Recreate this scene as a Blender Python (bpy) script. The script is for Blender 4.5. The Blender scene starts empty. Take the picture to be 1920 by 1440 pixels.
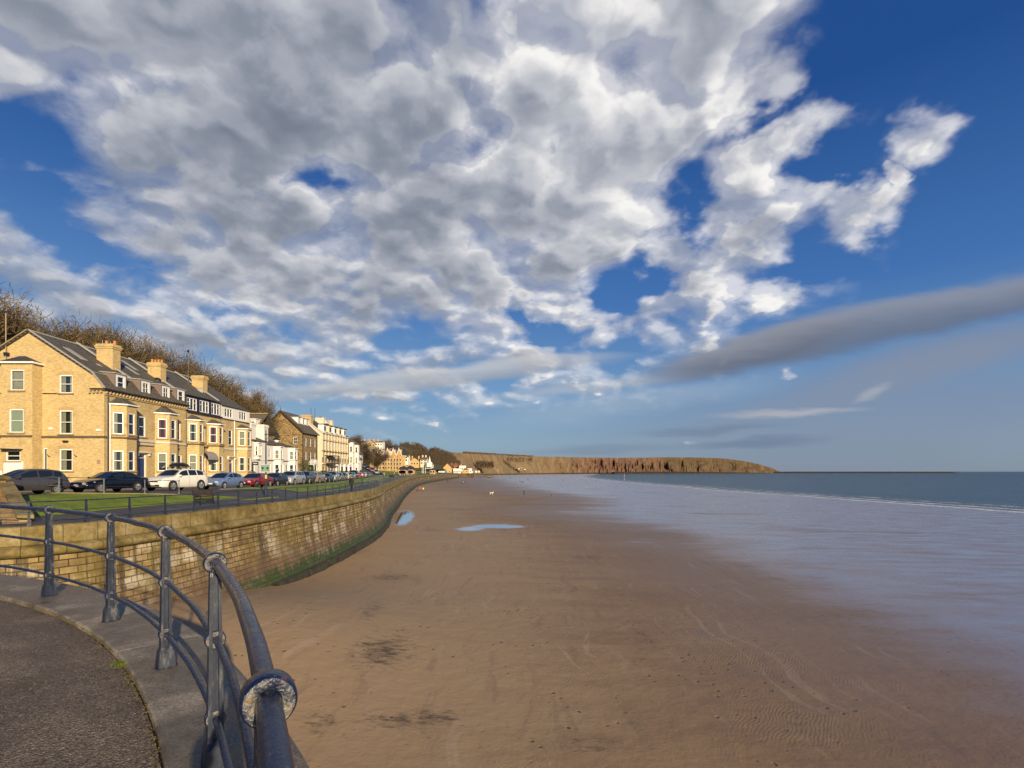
import bpy, bmesh, math, random
import numpy as np
from mathutils import Vector, Matrix
R = math.radians
random.seed(7)
sc = bpy.context.scene
COL = sc.collection

# ------------------------------------------------------------------ camera
CAMZ = 2.3
cam = bpy.data.cameras.new('camera'); cam.lens = 18.0; cam.sensor_width = 36.0
cam.shift_y = 164/1920
cam.clip_start = 0.05; cam.clip_end = 60000
cam_o = bpy.data.objects.new('camera', cam); COL.objects.link(cam_o)
cam_o.location = (0, 0, CAMZ); cam_o.rotation_euler = (R(90), 0, 0)
sc.camera = cam_o
sc.view_settings.view_transform = 'Standard'; sc.view_settings.look = 'None'
sc.view_settings.exposure = 0.30; sc.view_settings.gamma = 1.0
sc.cycles.max_bounces = 6; sc.cycles.diffuse_bounces = 2; sc.cycles.glossy_bounces = 3
sc.cycles.transparent_max_bounces = 12; sc.cycles.use_denoising = True

# ------------------------------------------------------------------ sun direction
SUN_EL = R(15.0)
SUNV = Vector((0.50*math.cos(SUN_EL), -0.866*math.cos(SUN_EL), math.sin(SUN_EL)))  # towards the sun
sun = bpy.data.lights.new('sun', 'SUN'); sun.energy = 5.0; sun.angle = R(0.5); sun.color = (1.0, 0.82, 0.55)
sun_o = bpy.data.objects.new('sun', sun); COL.objects.link(sun_o)
sun_o.rotation_euler = (-SUNV).to_track_quat('-Z', 'Y').to_euler()

# ------------------------------------------------------------------ node helpers
class NT:
    def __init__(s, tree): s.t = tree; s.n = tree.nodes; s.l = tree.links
    def node(s, typ, **kw):
        n = s.n.new(typ)
        for k, v in kw.items():
            if hasattr(n, k): setattr(n, k, v)
            else: s.put(n.inputs[k], v)
        return n
    def put(s, sock, v):
        if isinstance(v, bpy.types.NodeSocket): s.l.new(v, sock)
        elif v is not None:
            try: sock.default_value = v
            except Exception:
                if hasattr(v, '__len__') and len(v) == 3: sock.default_value = (*v, 1)
                else: raise
    def m(s, op, a, b=None, c=None, clamp=False):
        n = s.n.new('ShaderNodeMath'); n.operation = op; n.use_clamp = clamp
        for i, v in enumerate((a, b, c)):
            if v is not None: s.put(n.inputs[i], v)
        return n.outputs[0]
    def vm(s, op, a, b=None, out=0):
        n = s.n.new('ShaderNodeVectorMath'); n.operation = op
        s.put(n.inputs[0], a)
        if b is not None:
            if op == 'SCALE': s.put(n.inputs[3], b)
            else: s.put(n.inputs[1], b)
        return n.outputs[out]
    def xyz(s, x, y, z):
        n = s.n.new('ShaderNodeCombineXYZ')
        for i, v in enumerate((x, y, z)): s.put(n.inputs[i], v)
        return n.outputs[0]
    def sep(s, v):
        n = s.n.new('ShaderNodeSeparateXYZ'); s.put(n.inputs[0], v); return n.outputs
    def noise(s, v, scale=1.0, detail=4, rough=.5, dist=0.0, col=False, lac=2.0):
        n = s.n.new('ShaderNodeTexNoise'); s.put(n.inputs['Vector'], v); s.put(n.inputs['Scale'], scale)
        s.put(n.inputs['Detail'], detail); s.put(n.inputs['Roughness'], rough); s.put(n.inputs['Distortion'], dist)
        s.put(n.inputs['Lacunarity'], lac)
        return n.outputs[1 if col else 0]
    def vor(s, v, scale=1.0, feature='F1', out=0, rnd=1.0):
        n = s.n.new('ShaderNodeTexVoronoi'); n.feature = feature
        s.put(n.inputs['Vector'], v); s.put(n.inputs['Scale'], scale); s.put(n.inputs['Randomness'], rnd)
        return n.outputs[out]
    def rng(s, v, a, b, c=0.0, d=1.0, smooth=True):
        n = s.n.new('ShaderNodeMapRange'); n.interpolation_type = 'SMOOTHSTEP' if smooth else 'LINEAR'
        s.put(n.inputs[0], v); s.put(n.inputs[1], a); s.put(n.inputs[2], b); s.put(n.inputs[3], c); s.put(n.inputs[4], d)
        return n.outputs[0]
    def mix(s, f, a, b, typ='MIX'):
        n = s.n.new('ShaderNodeMix'); n.data_type = 'RGBA'; n.blend_type = typ
        s.put(n.inputs[0], f); s.put(n.inputs[6], a); s.put(n.inputs[7], b)
        return n.outputs[2]
    def ramp(s, f, pts):
        n = s.n.new('ShaderNodeValToRGB'); e = n.color_ramp.elements
        while len(e) < len(pts): e.new(0.5)
        for el, (p, c) in zip(e, pts): el.position = p; el.color = (*c, 1)
        s.put(n.inputs[0], f); return n.outputs[0]
    def bump(s, h, strength=.5, dist=.02, normal=None):
        n = s.n.new('ShaderNodeBump'); s.put(n.inputs['Strength'], strength); s.put(n.inputs['Distance'], dist)
        s.put(n.inputs['Height'], h)
        if normal is not None: s.put(n.inputs['Normal'], normal)
        return n.outputs[0]
    def mapv(s, v, loc=(0, 0, 0), rot=(0, 0, 0), scale=(1, 1, 1)):
        n = s.n.new('ShaderNodeMapping'); s.put(n.inputs[0], v)
        n.inputs[1].default_value = loc; n.inputs[2].default_value = rot; n.inputs[3].default_value = scale
        return n.outputs[0]
    def attr(s, name, out=2):
        n = s.n.new('ShaderNodeAttribute'); n.attribute_name = name; return n.outputs[out]

# ------------------------------------------------------------------ world: Nishita sky with a cloud deck
def build_world():
    w = bpy.data.worlds.new('World'); sc.world = w; w.use_nodes = True
    t = NT(w.node_tree); t.n.clear()
    sky = t.node('ShaderNodeTexSky', sky_type='NISHITA', sun_disc=False)
    sky.sun_elevation = SUN_EL; sky.sun_rotation = math.atan2(SUNV.x, SUNV.y)
    sky.altitude = 0; sky.air_density = 1.0; sky.dust_density = 0.4; sky.ozone_density = 2.0
    d = t.n.new('ShaderNodeTexCoord').outputs['Generated']
    d = t.vm('NORMALIZE', d)
    x, y, z = t.sep(d)
    zc = t.m('ADD', t.m('MAXIMUM', z, 0.0), 0.36)
    P = t.xyz(t.m('DIVIDE', x, zc), t.m('DIVIDE', y, zc), 0.0)
    # gnomonic bearing coordinates about north (+Y): u to the east, v up
    yc = t.m('MAXIMUM', y, 0.12)
    U = t.m('DIVIDE', x, yc); V = t.m('DIVIDE', z, yc)
    UV = t.xyz(U, V, 0.0)
    wob = t.noise(P, 1.6, 3, .5, col=True)
    wob = t.vm('SCALE', t.vm('SUBTRACT', wob, (0.5, 0.5, 0.5)), 0.22)
    UVw = t.vm('ADD', UV, wob)
    def blob(px, py, rx, ry, ang=0.0, soft=0.5, src=None):
        """soft ellipse: 1 in the centre, 0 outside"""
        u0, v0 = (px-960)/960, (884-py)/960
        q = t.vm('SUBTRACT', src if src is not None else UVw, (u0, v0, 0))
        if ang: q = t.mapv(q, rot=(0, 0, R(-ang)))
        q = t.vm('MULTIPLY', q, (960/rx, 960/ry, 0))
        L = t.vm('LENGTH', q, out=1)
        return t.rng(L, 1.0+soft, 1.0-soft, 0, 1)
    def addl(lst):
        s = lst[0]
        for q in lst[1:]: s = t.m('MAXIMUM', s, q)
        return s
    wob2 = t.vm('SCALE', t.vm('SUBTRACT', t.noise(P, 3.2, 5, .6, col=True), (0.5, 0.5, 0.5)), 0.30)
    UVh = t.vm('ADD', UV, wob2)
    cover = addl([blob(760, 300, 790, 430, 0, .55), blob(250, 20, 560, 210, 0, .6), blob(30, 90, 230, 120, 10, .5), blob(1250, 30, 290, 220, 0, .6), blob(700, 330, 480, 260, 0, .5),
                  blob(1440, 110, 120, 70, 25, .7, UVh), blob(1470, 260, 150, 90, 20, .6, UVh), blob(1380, 480, 120, 100, 10, .6, UVh),
                  blob(1722, 258, 62, 58, 30, .9, UVh), blob(1592, 382, 95, 46, 15, .9, UVh), blob(1668, 330, 36, 20, 45, .9, UVh),
                  t.m('MULTIPLY', blob(120, 540, 330, 120, -20, .6), .74),
                  t.m('MULTIPLY', blob(430, 660, 320, 60, -8, .6), .74)])
    hole = addl([blob(15, 235, 95, 60, 0, .8, UVh), blob(905, 40, 40, 80, 10, .9, UVh), blob(860, 225, 80, 40, 25, .9, UVh),
            blob(610, 330, 80, 26, 5, .9, UVh), blob(1310, 310, 50, 60, -20, .9, UVh), blob(150, 470, 150, 30, -12, .9, UVh),
            blob(1390, 205, 100, 24, 25, .9, UVh), blob(1010, 610, 70, 22, 0, .9, UVh), blob(430, 590, 90, 20, -10, .9, UVh),
            blob(1330, 420, 30, 60, 20, .9, UVh), blob(60, 340, 70, 26, 0, .9, UVh), blob(1560, 300, 60, 60, 0, .8, UVh), blob(1200, 520, 80, 25, 10, .9, UVh)])
    def dens(Pv, full=True):
        wv = t.vm('ADD', Pv, t.vm('SCALE', t.vm('SUBTRACT', t.noise(Pv, 5.5, 4, .55, col=True), (.5, .5, .5)), .085))
        n1 = t.noise(wv, 4.6, 11 if full else 6, .56)
        n2 = t.noise(Pv, 1.4, 2, .5)
        bil = t.m('SUBTRACT', 1.0, t.vor(wv, 9.0, 'SMOOTH_F1'))
        bil2 = t.m('SUBTRACT', 1.0, t.vor(wv, 19.0, 'SMOOTH_F1'))
        a = t.m('MULTIPLY_ADD', n1, .95, t.m('MULTIPLY', n2, .50))
        a = t.m('MULTIPLY_ADD', bil, .42, a)
        return t.m('MULTIPLY_ADD', bil2, .20, a)
    n = dens(P)
    ns = dens(t.vm('ADD', P, (0.020, -0.034, 0.0)), False)
    core = addl([blob(560, 250, 560, 290, 0, .6), blob(330, 60, 420, 170, 0, .6)])
    cov = t.m('ADD', t.m('SUBTRACT', t.m('MULTIPLY', cover, .66), t.m('MULTIPLY', hole, .42)), t.m('MULTIPLY', core, .20))
    dd = t.m('ADD', t.m('MULTIPLY_ADD', n, 1.75, -1.75*1.14-.36), cov)            # >0 inside cloud
    alpha = t.m('MULTIPLY', t.rng(dd, -0.06, 0.22), t.rng(cover, .02, .25))
    alpha = t.m('MAXIMUM', alpha, t.m('MULTIPLY', t.rng(t.m('ADD', dd, .36), 0.0, .42), t.rng(cover, .1, .8, 0, .70)))
    thick = t.rng(dd, 0.02, 0.72)
    lit = t.rng(t.m('SUBTRACT', n, ns), -0.10, 0.14)
    big = t.rng(t.noise(t.mapv(P, rot=(0, 0, R(30)), scale=(1, 1.5, 1)), 2.6, 4, .55), .36, .62, -.16, .16)
    side = t.m('ADD', t.rng(U, -.8, .45, -.10, .16), big)
    br = t.m('MULTIPLY_ADD', lit, .42, t.m('MULTIPLY', t.m('SUBTRACT', 1.0, thick), .46), clamp=True)
    br = t.m('ADD', br, side, clamp=True)
    ccol = t.ramp(br, [(0.0, (.185, .210, .268)), (.25, (.250, .278, .342)), (.50, (.375, .400, .460)), (.74, (.56, .57, .61)), (1.0, (.90, .88, .86))])
    # towards the horizon clouds pick up air
    # base sky
    base = t.mix(1.0, sky.outputs[0], (0.052, 0.070, 0.100, 1), 'MULTIPLY')
    hs = t.node('ShaderNodeHueSaturation', Saturation=1.05); t.put(hs.inputs['Color'], base); base = hs.outputs[0]
    el = t.rng(z, 0.0, 0.55, 0, 1, False)
    grad = t.ramp(el, [(0.0, (.235, .300, .375)), (.10, (.245, .345, .450)), (.28, (.150, .290, .500)), (.55, (.055, .165, .435)), (1.0, (.014, .072, .270))])
    base = t.mix(.82, base, grad)
    left = t.m('MULTIPLY', t.rng(U, 0.45, -1.0), t.rng(z, 0.45, 0.02)); 
    base = t.mix(t.m('MULTIPLY', left, .40), base, (.30, .47, .60, 1))
    # long flat clouds low in the east
    st = t.noise(t.mapv(UV, rot=(0, 0, R(-12)), scale=(2.5, 14, 1)), 1.0, 6, .6)
    stw = t.vm('ADD', UV, t.xyz(0.0, t.m('MULTIPLY', t.m('SUBTRACT', st, .5), .06), 0.0))
    def streak(px, py, rx, ry, ang, amt, col, base):
        b = t.m('MULTIPLY', blob(px, py, rx, ry, ang, .75, stw), amt)
        return t.mix(b, base, (*col, 1))
    base = streak(1640, 800, 500, 105, 8, .55, (.205, .245, .345), base)
    base = streak(1790, 665, 240, 34, 14, .75, (.235, .265, .345), base)
    base = streak(1560, 742, 190, 22, 14, .6, (.22, .275, .38), base)
    base = streak(1480, 775, 110, 7, 4, .8, (.42, .43, .48), base)
    base = streak(1635, 733, 30, 7, 25, .55, (.42, .44, .49), base)
    base = streak(1420, 830, 110, 8, 3, .65, (.145, .20, .30), base)
    base = streak(1330, 806, 110, 6, 2, .6, (.16, .215, .31), base)
    base = streak(1130, 845, 120, 9, 2, .6, (.19, .25, .34), base)
    base = streak(1190, 752, 210, 24, 8, .35, (.42, .48, .54), base)
    base = streak(1120, 722, 180, 10, 8, .6, (.46, .49, .53), base)
    # sheet cloud over the bay
    out = t.mix(alpha, base, ccol)
    def roll(px, py, rx, ry, ang, lo, hi, amt, cur):
        u0, v0 = (px-960)/960, (884-py)/960
        q = t.mapv(t.vm('SUBTRACT', stw, (u0, v0, 0)), rot=(0, 0, R(-ang)))
        q = t.vm('MULTIPLY', q, (960/rx, 960/ry, 0)); qx, qy, _ = t.sep(q)
        L = t.vm('LENGTH', q, out=1)
        c = t.mix(t.rng(qy, -.8, .9), (*lo, 1), (*hi, 1))
        return t.mix(t.m('MULTIPLY', t.rng(L, 1.15, .55), amt), cur, c)
    out = roll(820, 708, 370, 24, 7, (.33, .36, .41), (.60, .60, .60), .72, out)
    out = roll(1690, 598, 520, 47, 12.5, (.135, .165, .235), (.27, .29, .35), .88, out)
    out = roll(1420, 655, 210, 34, 13, (.13, .155, .215), (.27, .28, .33), .8, out)
    # below the horizon: dull blue
    out = t.mix(t.rng(z, -0.06, -0.001), (.10, .13, .17, 1), out)
    bg = t.n.new('ShaderNodeBackground'); t.put(bg.inputs[0], out); bg.inputs[1].default_value = 0.84
    o = t.n.new('ShaderNodeOutputWorld'); t.l.new(bg.outputs[0], o.inputs[0])
    w.cycles.sampling_method = 'MANUAL'; w.cycles.sample_map_resolution = 512
build_world()

# ------------------------------------------------------------------ mesh builder, tagging
def tag(o, label=None, cat=None, group=None, kind=None):
    for k, v in (('label', label), ('category', cat), ('group', group), ('kind', kind)):
        if v: o[k] = v
    return o
ROOTLOC = {}
def empty(name, loc, label=None, cat=None, group=None, rz=0.0):
    o = bpy.data.objects.new(name, None); COL.objects.link(o)
    o.location = loc; o.rotation_euler = (0, 0, rz); o.empty_display_size = .3
    ROOTLOC[o.name] = Vector(loc)
    return tag(o, label, cat, group)
class MB:
    def __init__(s): s.v = []; s.f = []; s.uv = []
    def add(s, vs, fs, uvs=None):
        b = len(s.v); s.v += [tuple(p) for p in vs]; s.f += [tuple(i+b for i in f) for f in fs]
        return s
    def quad(s, a, b, c, d): return s.add([a, b, c, d], [(0, 1, 2, 3)])
    def poly(s, pts): return s.add(pts, [tuple(range(len(pts)))])
    def box(s, c, size, rz=0.0, taper=1.0, M=None):
        hx, hy, hz = size[0]/2, size[1]/2, size[2]/2
        vs = []
        ca, sa = math.cos(rz), math.sin(rz)
        for z, k in ((-hz, 1.0), (hz, taper)):
            for x, y in ((-hx, -hy), (hx, -hy), (hx, hy), (-hx, hy)):
                x2, y2 = x*k, y*k
                p = Vector((x2*ca-y2*sa, x2*sa+y2*ca, z))
                if M is not None: p = M @ p
                vs.append((c[0]+p[0], c[1]+p[1], c[2]+p[2]))
        return s.add(vs, [(3, 2, 1, 0), (4, 5, 6, 7), (0, 1, 5, 4), (1, 2, 6, 5), (2, 3, 7, 6), (3, 0, 4, 7)])
    def bar(s, a, b, w, h=None):
        """rectangular bar between two points"""
        a, b = Vector(a), Vector(b); d = b-a; L = d.length
        if L < 1e-6: return s
        q = d.to_track_quat('X', 'Z').to_matrix()
        return s.box((a+b)/2, (L, w, h or w), M=q)
    def tube(s, pts, r, n=8, cap=True):
        pts = [Vector(p) for p in pts]; m = len(pts); rr = r if hasattr(r, '__len__') else [r]*m
        vs = []; up = None
        for i, p in enumerate(pts):
            d = (pts[min(i+1, m-1)]-pts[max(i-1, 0)]).normalized()
            if up is None:
                up = Vector((0, 0, 1)) if abs(d.z) < .9 else Vector((1, 0, 0))
            sx = d.cross(up).normalized(); up2 = sx.cross(d).normalized(); up = up2
            for k in range(n):
                a = 2*math.pi*k/n
                vs.append(p + sx*math.cos(a)*rr[i] + up2*math.sin(a)*rr[i])
        fs = [(i*n+k, i*n+(k+1) % n, (i+1)*n+(k+1) % n, (i+1)*n+k) for i in range(m-1) for k in range(n)]
        if cap: fs += [tuple(range(n))[::-1], tuple((m-1)*n+k for k in range(n))]
        return s.add(vs, fs)
    def lathe(s, prof, c=(0, 0, 0), n=16, axis=None):
        """prof: list of (r, h) ; axis: direction (default +Z)"""
        q = Vector(axis).to_track_quat('Z', 'Y').to_matrix() if axis is not None else Matrix.Identity(3)
        c = Vector(c); vs = []
        for r, h in prof:
            for k in range(n):
                a = 2*math.pi*k/n
                vs.append(c + q @ Vector((r*math.cos(a), r*math.sin(a), h)))
        m = len(prof)
        fs = [(i*n+k, i*n+(k+1) % n, (i+1)*n+(k+1) % n, (i+1)*n+k) for i in range(m-1) for k in range(n)]
        fs += [tuple(range(n))[::-1], tuple((m-1)*n+k for k in range(n))]
        return s.add(vs, fs)
    def prism(s, poly, off):
        """poly: list of 3D points; off: extrusion vector"""
        n = len(poly); off = Vector(off); p2 = [Vector(p)+off for p in poly]
        return s.add(list(poly)+p2, [tuple(range(n))[::-1], tuple(range(n, 2*n))] + [(i, (i+1) % n, n+(i+1) % n, n+i) for i in range(n)])
    def grid(s, rows):
        """rows: list of equal-length lists of points"""
        n = len(rows[0]); b = len(s.v)
        for r_ in rows: s.v += [tuple(p) for p in r_]
        for i in range(len(rows)-1):
            for k in range(n-1):
                s.f.append((b+i*n+k, b+i*n+k+1, b+(i+1)*n+k+1, b+(i+1)*n+k))
        return s
    def build(s, name, mat, parent=None, smooth=False, world=True, uvs=None, attrs=None, fix=False):
        me = bpy.data.meshes.new(name)
        off = Vector((0, 0, 0)); top = parent
        while top is not None and top.parent is not None: top = top.parent
        if top is not None and world: off = ROOTLOC.get(top.name, off)
        vs = [(p[0]-off.x, p[1]-off.y, p[2]-off.z) for p in s.v] if off.length else s.v
        me.from_pydata(vs, [], s.f); 
        if fix:
            bm = bmesh.new(); bm.from_mesh(me); bmesh.ops.recalc_face_normals(bm, faces=bm.faces); bm.to_mesh(me); bm.free()
        me.update()
        if smooth: me.polygons.foreach_set('use_smooth', [True]*len(me.polygons))
        if uvs is not None:
            ul = me.uv_layers.new(name='UVMap'); arr = np.array(uvs, dtype=np.float32)
            idx = np.empty(len(me.loops), dtype=np.int32); me.loops.foreach_get('vertex_index', idx)
            ul.data.foreach_set('uv', arr[idx].ravel())
        for an, av in (attrs or {}).items():
            a = me.attributes.new(an, 'FLOAT', 'POINT'); a.data.foreach_set('value', np.array(av, dtype=np.float32))
        if mat: me.materials.append(mat)
        o = bpy.data.objects.new(name, me); COL.objects.link(o)
        if parent is not None: o.parent = parent
        return o
def copy_tree(o, parent=None):
    c = o.copy(); COL.objects.link(c)
    if parent is not None: c.parent = parent
    else: ROOTLOC[c.name] = Vector(o.location)
    for ch in list(o.children): copy_tree(ch, c)
    return c
def interp(tab, t):
    if t <= tab[0][0]: return tab[0][1]
    for (a, b), (c, d) in zip(tab, tab[1:]):
        if t <= c: return b + (d-b)*(t-a)/(c-a)
    return tab[-1][1]

# ------------------------------------------------------------------ materials
MATS = {}
def mat(name, fn):
    if name in MATS: return MATS[name]
    m = bpy.data.materials.new(name); m.use_nodes = True
    t = NT(m.node_tree); b = m.node_tree.nodes['Principled BSDF']
    fn(t, b); MATS[name] = m; return m
def simple(name, col, rough=.6, metal=0.0, var=.12, scale=6.0, bump=0.0, bscale=40.0, spec=.5, coat=0.0):
    def f(t, b):
        o = t.n.new('ShaderNodeTexCoord').outputs['Object']
        n = t.noise(o, scale, 5, .6)
        v = t.rng(n, .25, .75, 1-var, 1+var, False)
        t.put(b.inputs['Base Color'], t.vm('SCALE', (*col,), v))
        b.inputs['Roughness'].default_value = rough; b.inputs['Metallic'].default_value = metal
        b.inputs['Specular IOR Level'].default_value = spec
        if coat: b.inputs['Coat Weight'].default_value = coat; b.inputs['Coat Roughness'].default_value = .05
        if bump: t.put(b.inputs['Normal'], t.bump(t.noise(o, bscale, 3, .6), bump, .01))
    return mat(name, f)
def wallcoord(t):
    o = t.n.new('ShaderNodeTexCoord').outputs['Object']; x, y, z = t.sep(o)
    return o, t.xyz(t.m('ADD', x, y), z, 0.0)
def brickmat(name, c1, c2, mortar, bw=.23, bh=.078, dirt=.35, dirtcol=(.10, .07, .04), msize=.008, big=.35):
    def f(t, b):
        o, uv = wallcoord(t)
        br = t.n.new('ShaderNodeTexBrick'); t.put(br.inputs['Vector'], uv)
        br.offset = .5; br.inputs['Scale'].default_value = 1.0
        br.inputs['Brick Width'].default_value = bw; br.inputs['Row Height'].default_value = bh
        br.inputs['Mortar Size'].default_value = msize; br.inputs['Bias'].default_value = 0.0
        br.inputs['Color1'].default_value = (*c1, 1); br.inputs['Color2'].default_value = (*c2, 1); br.inputs['Mortar'].default_value = (*mortar, 1)
        n = t.noise(uv, .55, 6, .6); n2 = t.noise(t.mapv(uv, scale=(1.0, 3.2, 1)), 2.6, 5, .65)
        c = t.mix(t.m('MULTIPLY', t.rng(n, .5, .75), dirt), br.outputs[0], (*dirtcol, 1))
        c = t.mix(t.m('MULTIPLY', t.rng(n2, .50, .66), big), c, (c2[0]*.5, c2[1]*.45, c2[2]*.4, 1))
        t.put(b.inputs['Base Color'], c); b.inputs['Roughness'].default_value = .85
        t.put(b.inputs['Normal'], t.bump(t.m('ADD', br.outputs[1], t.noise(uv, 30, 2)), .25, .006))
    return mat(name, f)
M_BRICK = brickmat('gault_brick', (.68, .50, .22), (.50, .345, .14), (.44, .35, .20))
M_BRICK2 = brickmat('orange_brick', (.72, .47, .18), (.60, .36, .13), (.40, .25, .12), big=.15)
M_BRICK3 = brickmat('cream_brick', (.55, .41, .20), (.46, .32, .14), (.42, .32, .18), big=.15)
M_REDBR = brickmat('red_brick', (.36, .13, .055), (.28, .10, .05), (.3, .2, .14), big=.2)
M_SAND = brickmat('sandstone', (.40, .27, .115), (.30, .19, .08), (.17, .115, .06), bw=.55, bh=.24, dirt=.6, dirtcol=(.08, .06, .03), msize=.014)
def f_rubble(t, b):
    o, uv = wallcoord(t); q = t.mapv(uv, scale=(1, 1.7, 1))
    e = t.vor(q, 2.6, 'DISTANCE_TO_EDGE'); c = t.vor(q, 2.6, 'F1', 1)
    col = t.ramp(t.sep(c)[0], [(0, (.10, .065, .03)), (.45, (.24, .155, .06)), (1, (.42, .28, .11))])
    col = t.mix(t.rng(e, .02, .09), (.26, .19, .10, 1), col)
    t.put(b.inputs['Base Color'], col); b.inputs['Roughness'].default_value = .9
    t.put(b.inputs['Normal'], t.bump(t.rng(e, 0, .12), .6, .03))
M_RUBBLE = mat('rubble_stone', f_rubble)
def slate(name, c, rw=.26, rh=.22, moss=.3, mosscol=(.13, .11, .035)):
    def f(t, b):
        o = t.n.new('ShaderNodeTexCoord').outputs['Object']; x, y, z = t.sep(o)
        uv = t.xyz(t.m('ADD', y, t.m('MULTIPLY', x, .0)), t.m('MULTIPLY', z, 1.9), 0.0)
        br = t.n.new('ShaderNodeTexBrick'); t.put(br.inputs['Vector'], uv)
        br.inputs['Scale'].default_value = 1.0; br.inputs['Brick Width'].default_value = rw; br.inputs['Row Height'].default_value = rh
        br.inputs['Mortar Size'].default_value = .012
        br.inputs['Color1'].default_value = (*c, 1); br.inputs['Color2'].default_value = (c[0]*.65, c[1]*.65, c[2]*.65, 1); br.inputs['Mortar'].default_value = (.015, .015, .015, 1)
        n = t.noise(o, 1.1, 6, .65)
        col = t.mix(t.m('MULTIPLY', t.rng(n, .45, .7), moss), br.outputs[0], (*mosscol, 1))
        t.put(b.inputs['Base Color'], col); b.inputs['Roughness'].default_value = .7
        t.put(b.inputs['Normal'], t.bump(br.outputs[1], .35, .01))
    return mat(name, f)
M_SLATE = slate('roof_slate', (.125, .110, .088)); M_SLATEB = slate('blue_slate', (.045, .055, .075), moss=.1)
M_TILE = slate('clay_tile', (.42, .16, .06), moss=.3, mosscol=(.2, .1, .05)); M_SLATEL = slate('brown_slate', (.16, .13, .095), moss=.5)
M_WHITE = simple('white_paint', (.80, .78, .74), .45, var=.05, scale=3)
M_RENDER = simple('white_render', (.78, .74, .66), .8, var=.06, scale=1.2, bump=.1)
M_CREAM = simple('cream_render', (.70, .60, .42), .8, var=.08, scale=1.0)
M_STONEB = simple('stone_band', (.30, .22, .12), .85, var=.3, scale=3)
M_DKBAND = simple('dark_band', (.12, .085, .045), .85, var=.3, scale=3)
M_WBAND = simple('pale_band', (.62, .56, .46), .7, var=.15, scale=3)
M_BLACK = simple('black_iron', (.018, .018, .022), .45, var=.2)
M_NAVY = simple('navy_board', (.012, .018, .04), .5, var=.1)
M_BLUED = simple('blue_door', (.02, .04, .14), .35, var=.05)
M_WOOD = simple('dark_wood', (.05, .03, .018), .6, var=.3)
M_POT = simple('terracotta', (.55, .22, .07), .8, var=.2)
M_LEAD = simple('lead_flashing', (.35, .33, .30), .6, var=.2)
M_DORM = simple('hung_slate', (.20, .15, .13), .8, var=.25, scale=5)
M_CURT = simple('curtain_cloth', (.42, .37, .26), .9, var=.25, scale=9)
M_CURTR = simple('red_cloth', (.35, .05, .04), .9, var=.25, scale=9)
M_BLIND = simple('pale_blind', (.42, .46, .36), .9, var=.05)
M_ROOM = simple('dark_room', (.02, .018, .015), .9)
def f_glass(t, b):
    g = t.n.new('ShaderNodeBsdfGlossy'); g.inputs[0].default_value = (.9, .93, 1, 1); g.inputs[1].default_value = .03
    tr = t.n.new('ShaderNodeBsdfTransparent'); tr.inputs[0].default_value = (.72, .78, .78, 1)
    fr = t.n.new('ShaderNodeFresnel'); fr.inputs[0].default_value = 1.5
    o = t.n.new('ShaderNodeTexCoord').outputs['Object']
    nb = t.bump(t.noise(o, .9, 1), .15, .05); t.put(g.inputs['Normal'], nb)
    mx = t.n.new('ShaderNodeMixShader'); t.put(mx.inputs[0], t.m('ADD', fr.outputs[0], .06, clamp=True))
    t.l.new(tr.outputs[0], mx.inputs[1]); t.l.new(g.outputs[0], mx.inputs[2])
    t.l.new(mx.outputs[0], t.n['Material Output'].inputs[0])
M_GLASS = mat('window_glass', f_glass)
def f_cglass(t, b):
    b.inputs['Base Color'].default_value = (.012, .018, .02, 1); b.inputs['Roughness'].default_value = .04
    b.inputs['Specular IOR Level'].default_value = .9
M_CGLASS = mat('tinted_glass', f_cglass)
def f_asphalt(t, b):
    p = t.n.new('ShaderNodeNewGeometry').outputs['Position']
    n = t.noise(p, .35, 6, .6); f = t.noise(p, 18, 3, .6)
    c = t.ramp(n, [(.3, (.034, .034, .038)), (.5, (.055, .053, .055)), (.7, (.075, .07, .066))])
    c = t.vm('SCALE', c, t.rng(f, .3, .7, .7, 1.3, False))
    t.put(b.inputs['Base Color'], c); t.put(b.inputs['Roughness'], t.rng(n, .35, .62, .45, .8))
    t.put(b.inputs['Normal'], t.bump(t.noise(p, 60, 2), .4, .005))
M_ASPH = mat('asphalt', f_asphalt)
# ================================================================== ground levels
def catmull(pts, step):
    P = [Vector(p) for p in pts]; P = [P[0]*2-P[1]] + P + [P[-1]*2-P[-2]]
    dense = []
    for i in range(1, len(P)-2):
        for k in range(24):
            s = k/24; a, b, c, d = P[i-1], P[i], P[i+1], P[i+2]
            dense.append(.5*((2*b)+(-a+c)*s+(2*a-5*b+4*c-d)*s*s+(-a+3*b-3*c+d)*s**3))
    dense.append(P[-2])
    out = [dense[0]]; acc = 0.0
    for a, b in zip(dense, dense[1:]):
        L = (b-a).length
        while acc+L >= step:
            a = a + (b-a)*((step-acc)/L); L = (b-a).length; out.append(a.copy()); acc = 0.0
        acc += L
    return out
WALLP = [(-34, 18.0), (-27, 18.7), (-21.5, 19.3), (-19.4, 19.9), (-18.2, 21.6), (-17.7, 23.5), (-17.3, 25.7), (-17, 28), (-16.8, 31), (-16.5, 36),
         (-16.4, 45), (-16.6, 52), (-16.9, 58), (-17.5, 64), (-19.2, 75), (-21.9, 88), (-26, 112), (-31, 140), (-36, 170), (-44, 221),
         (-54, 295), (-61, 400), (-65, 520), (-67, 640)]
WCURVE = catmull([(x, y, 0) for x, y in WALLP], 1.0)
def Wx(Y): return interp([(p.y, p.x) for p in WCURVE[::3]], Y) if Y < 640 else -67 - (Y-640)*.19
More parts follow.
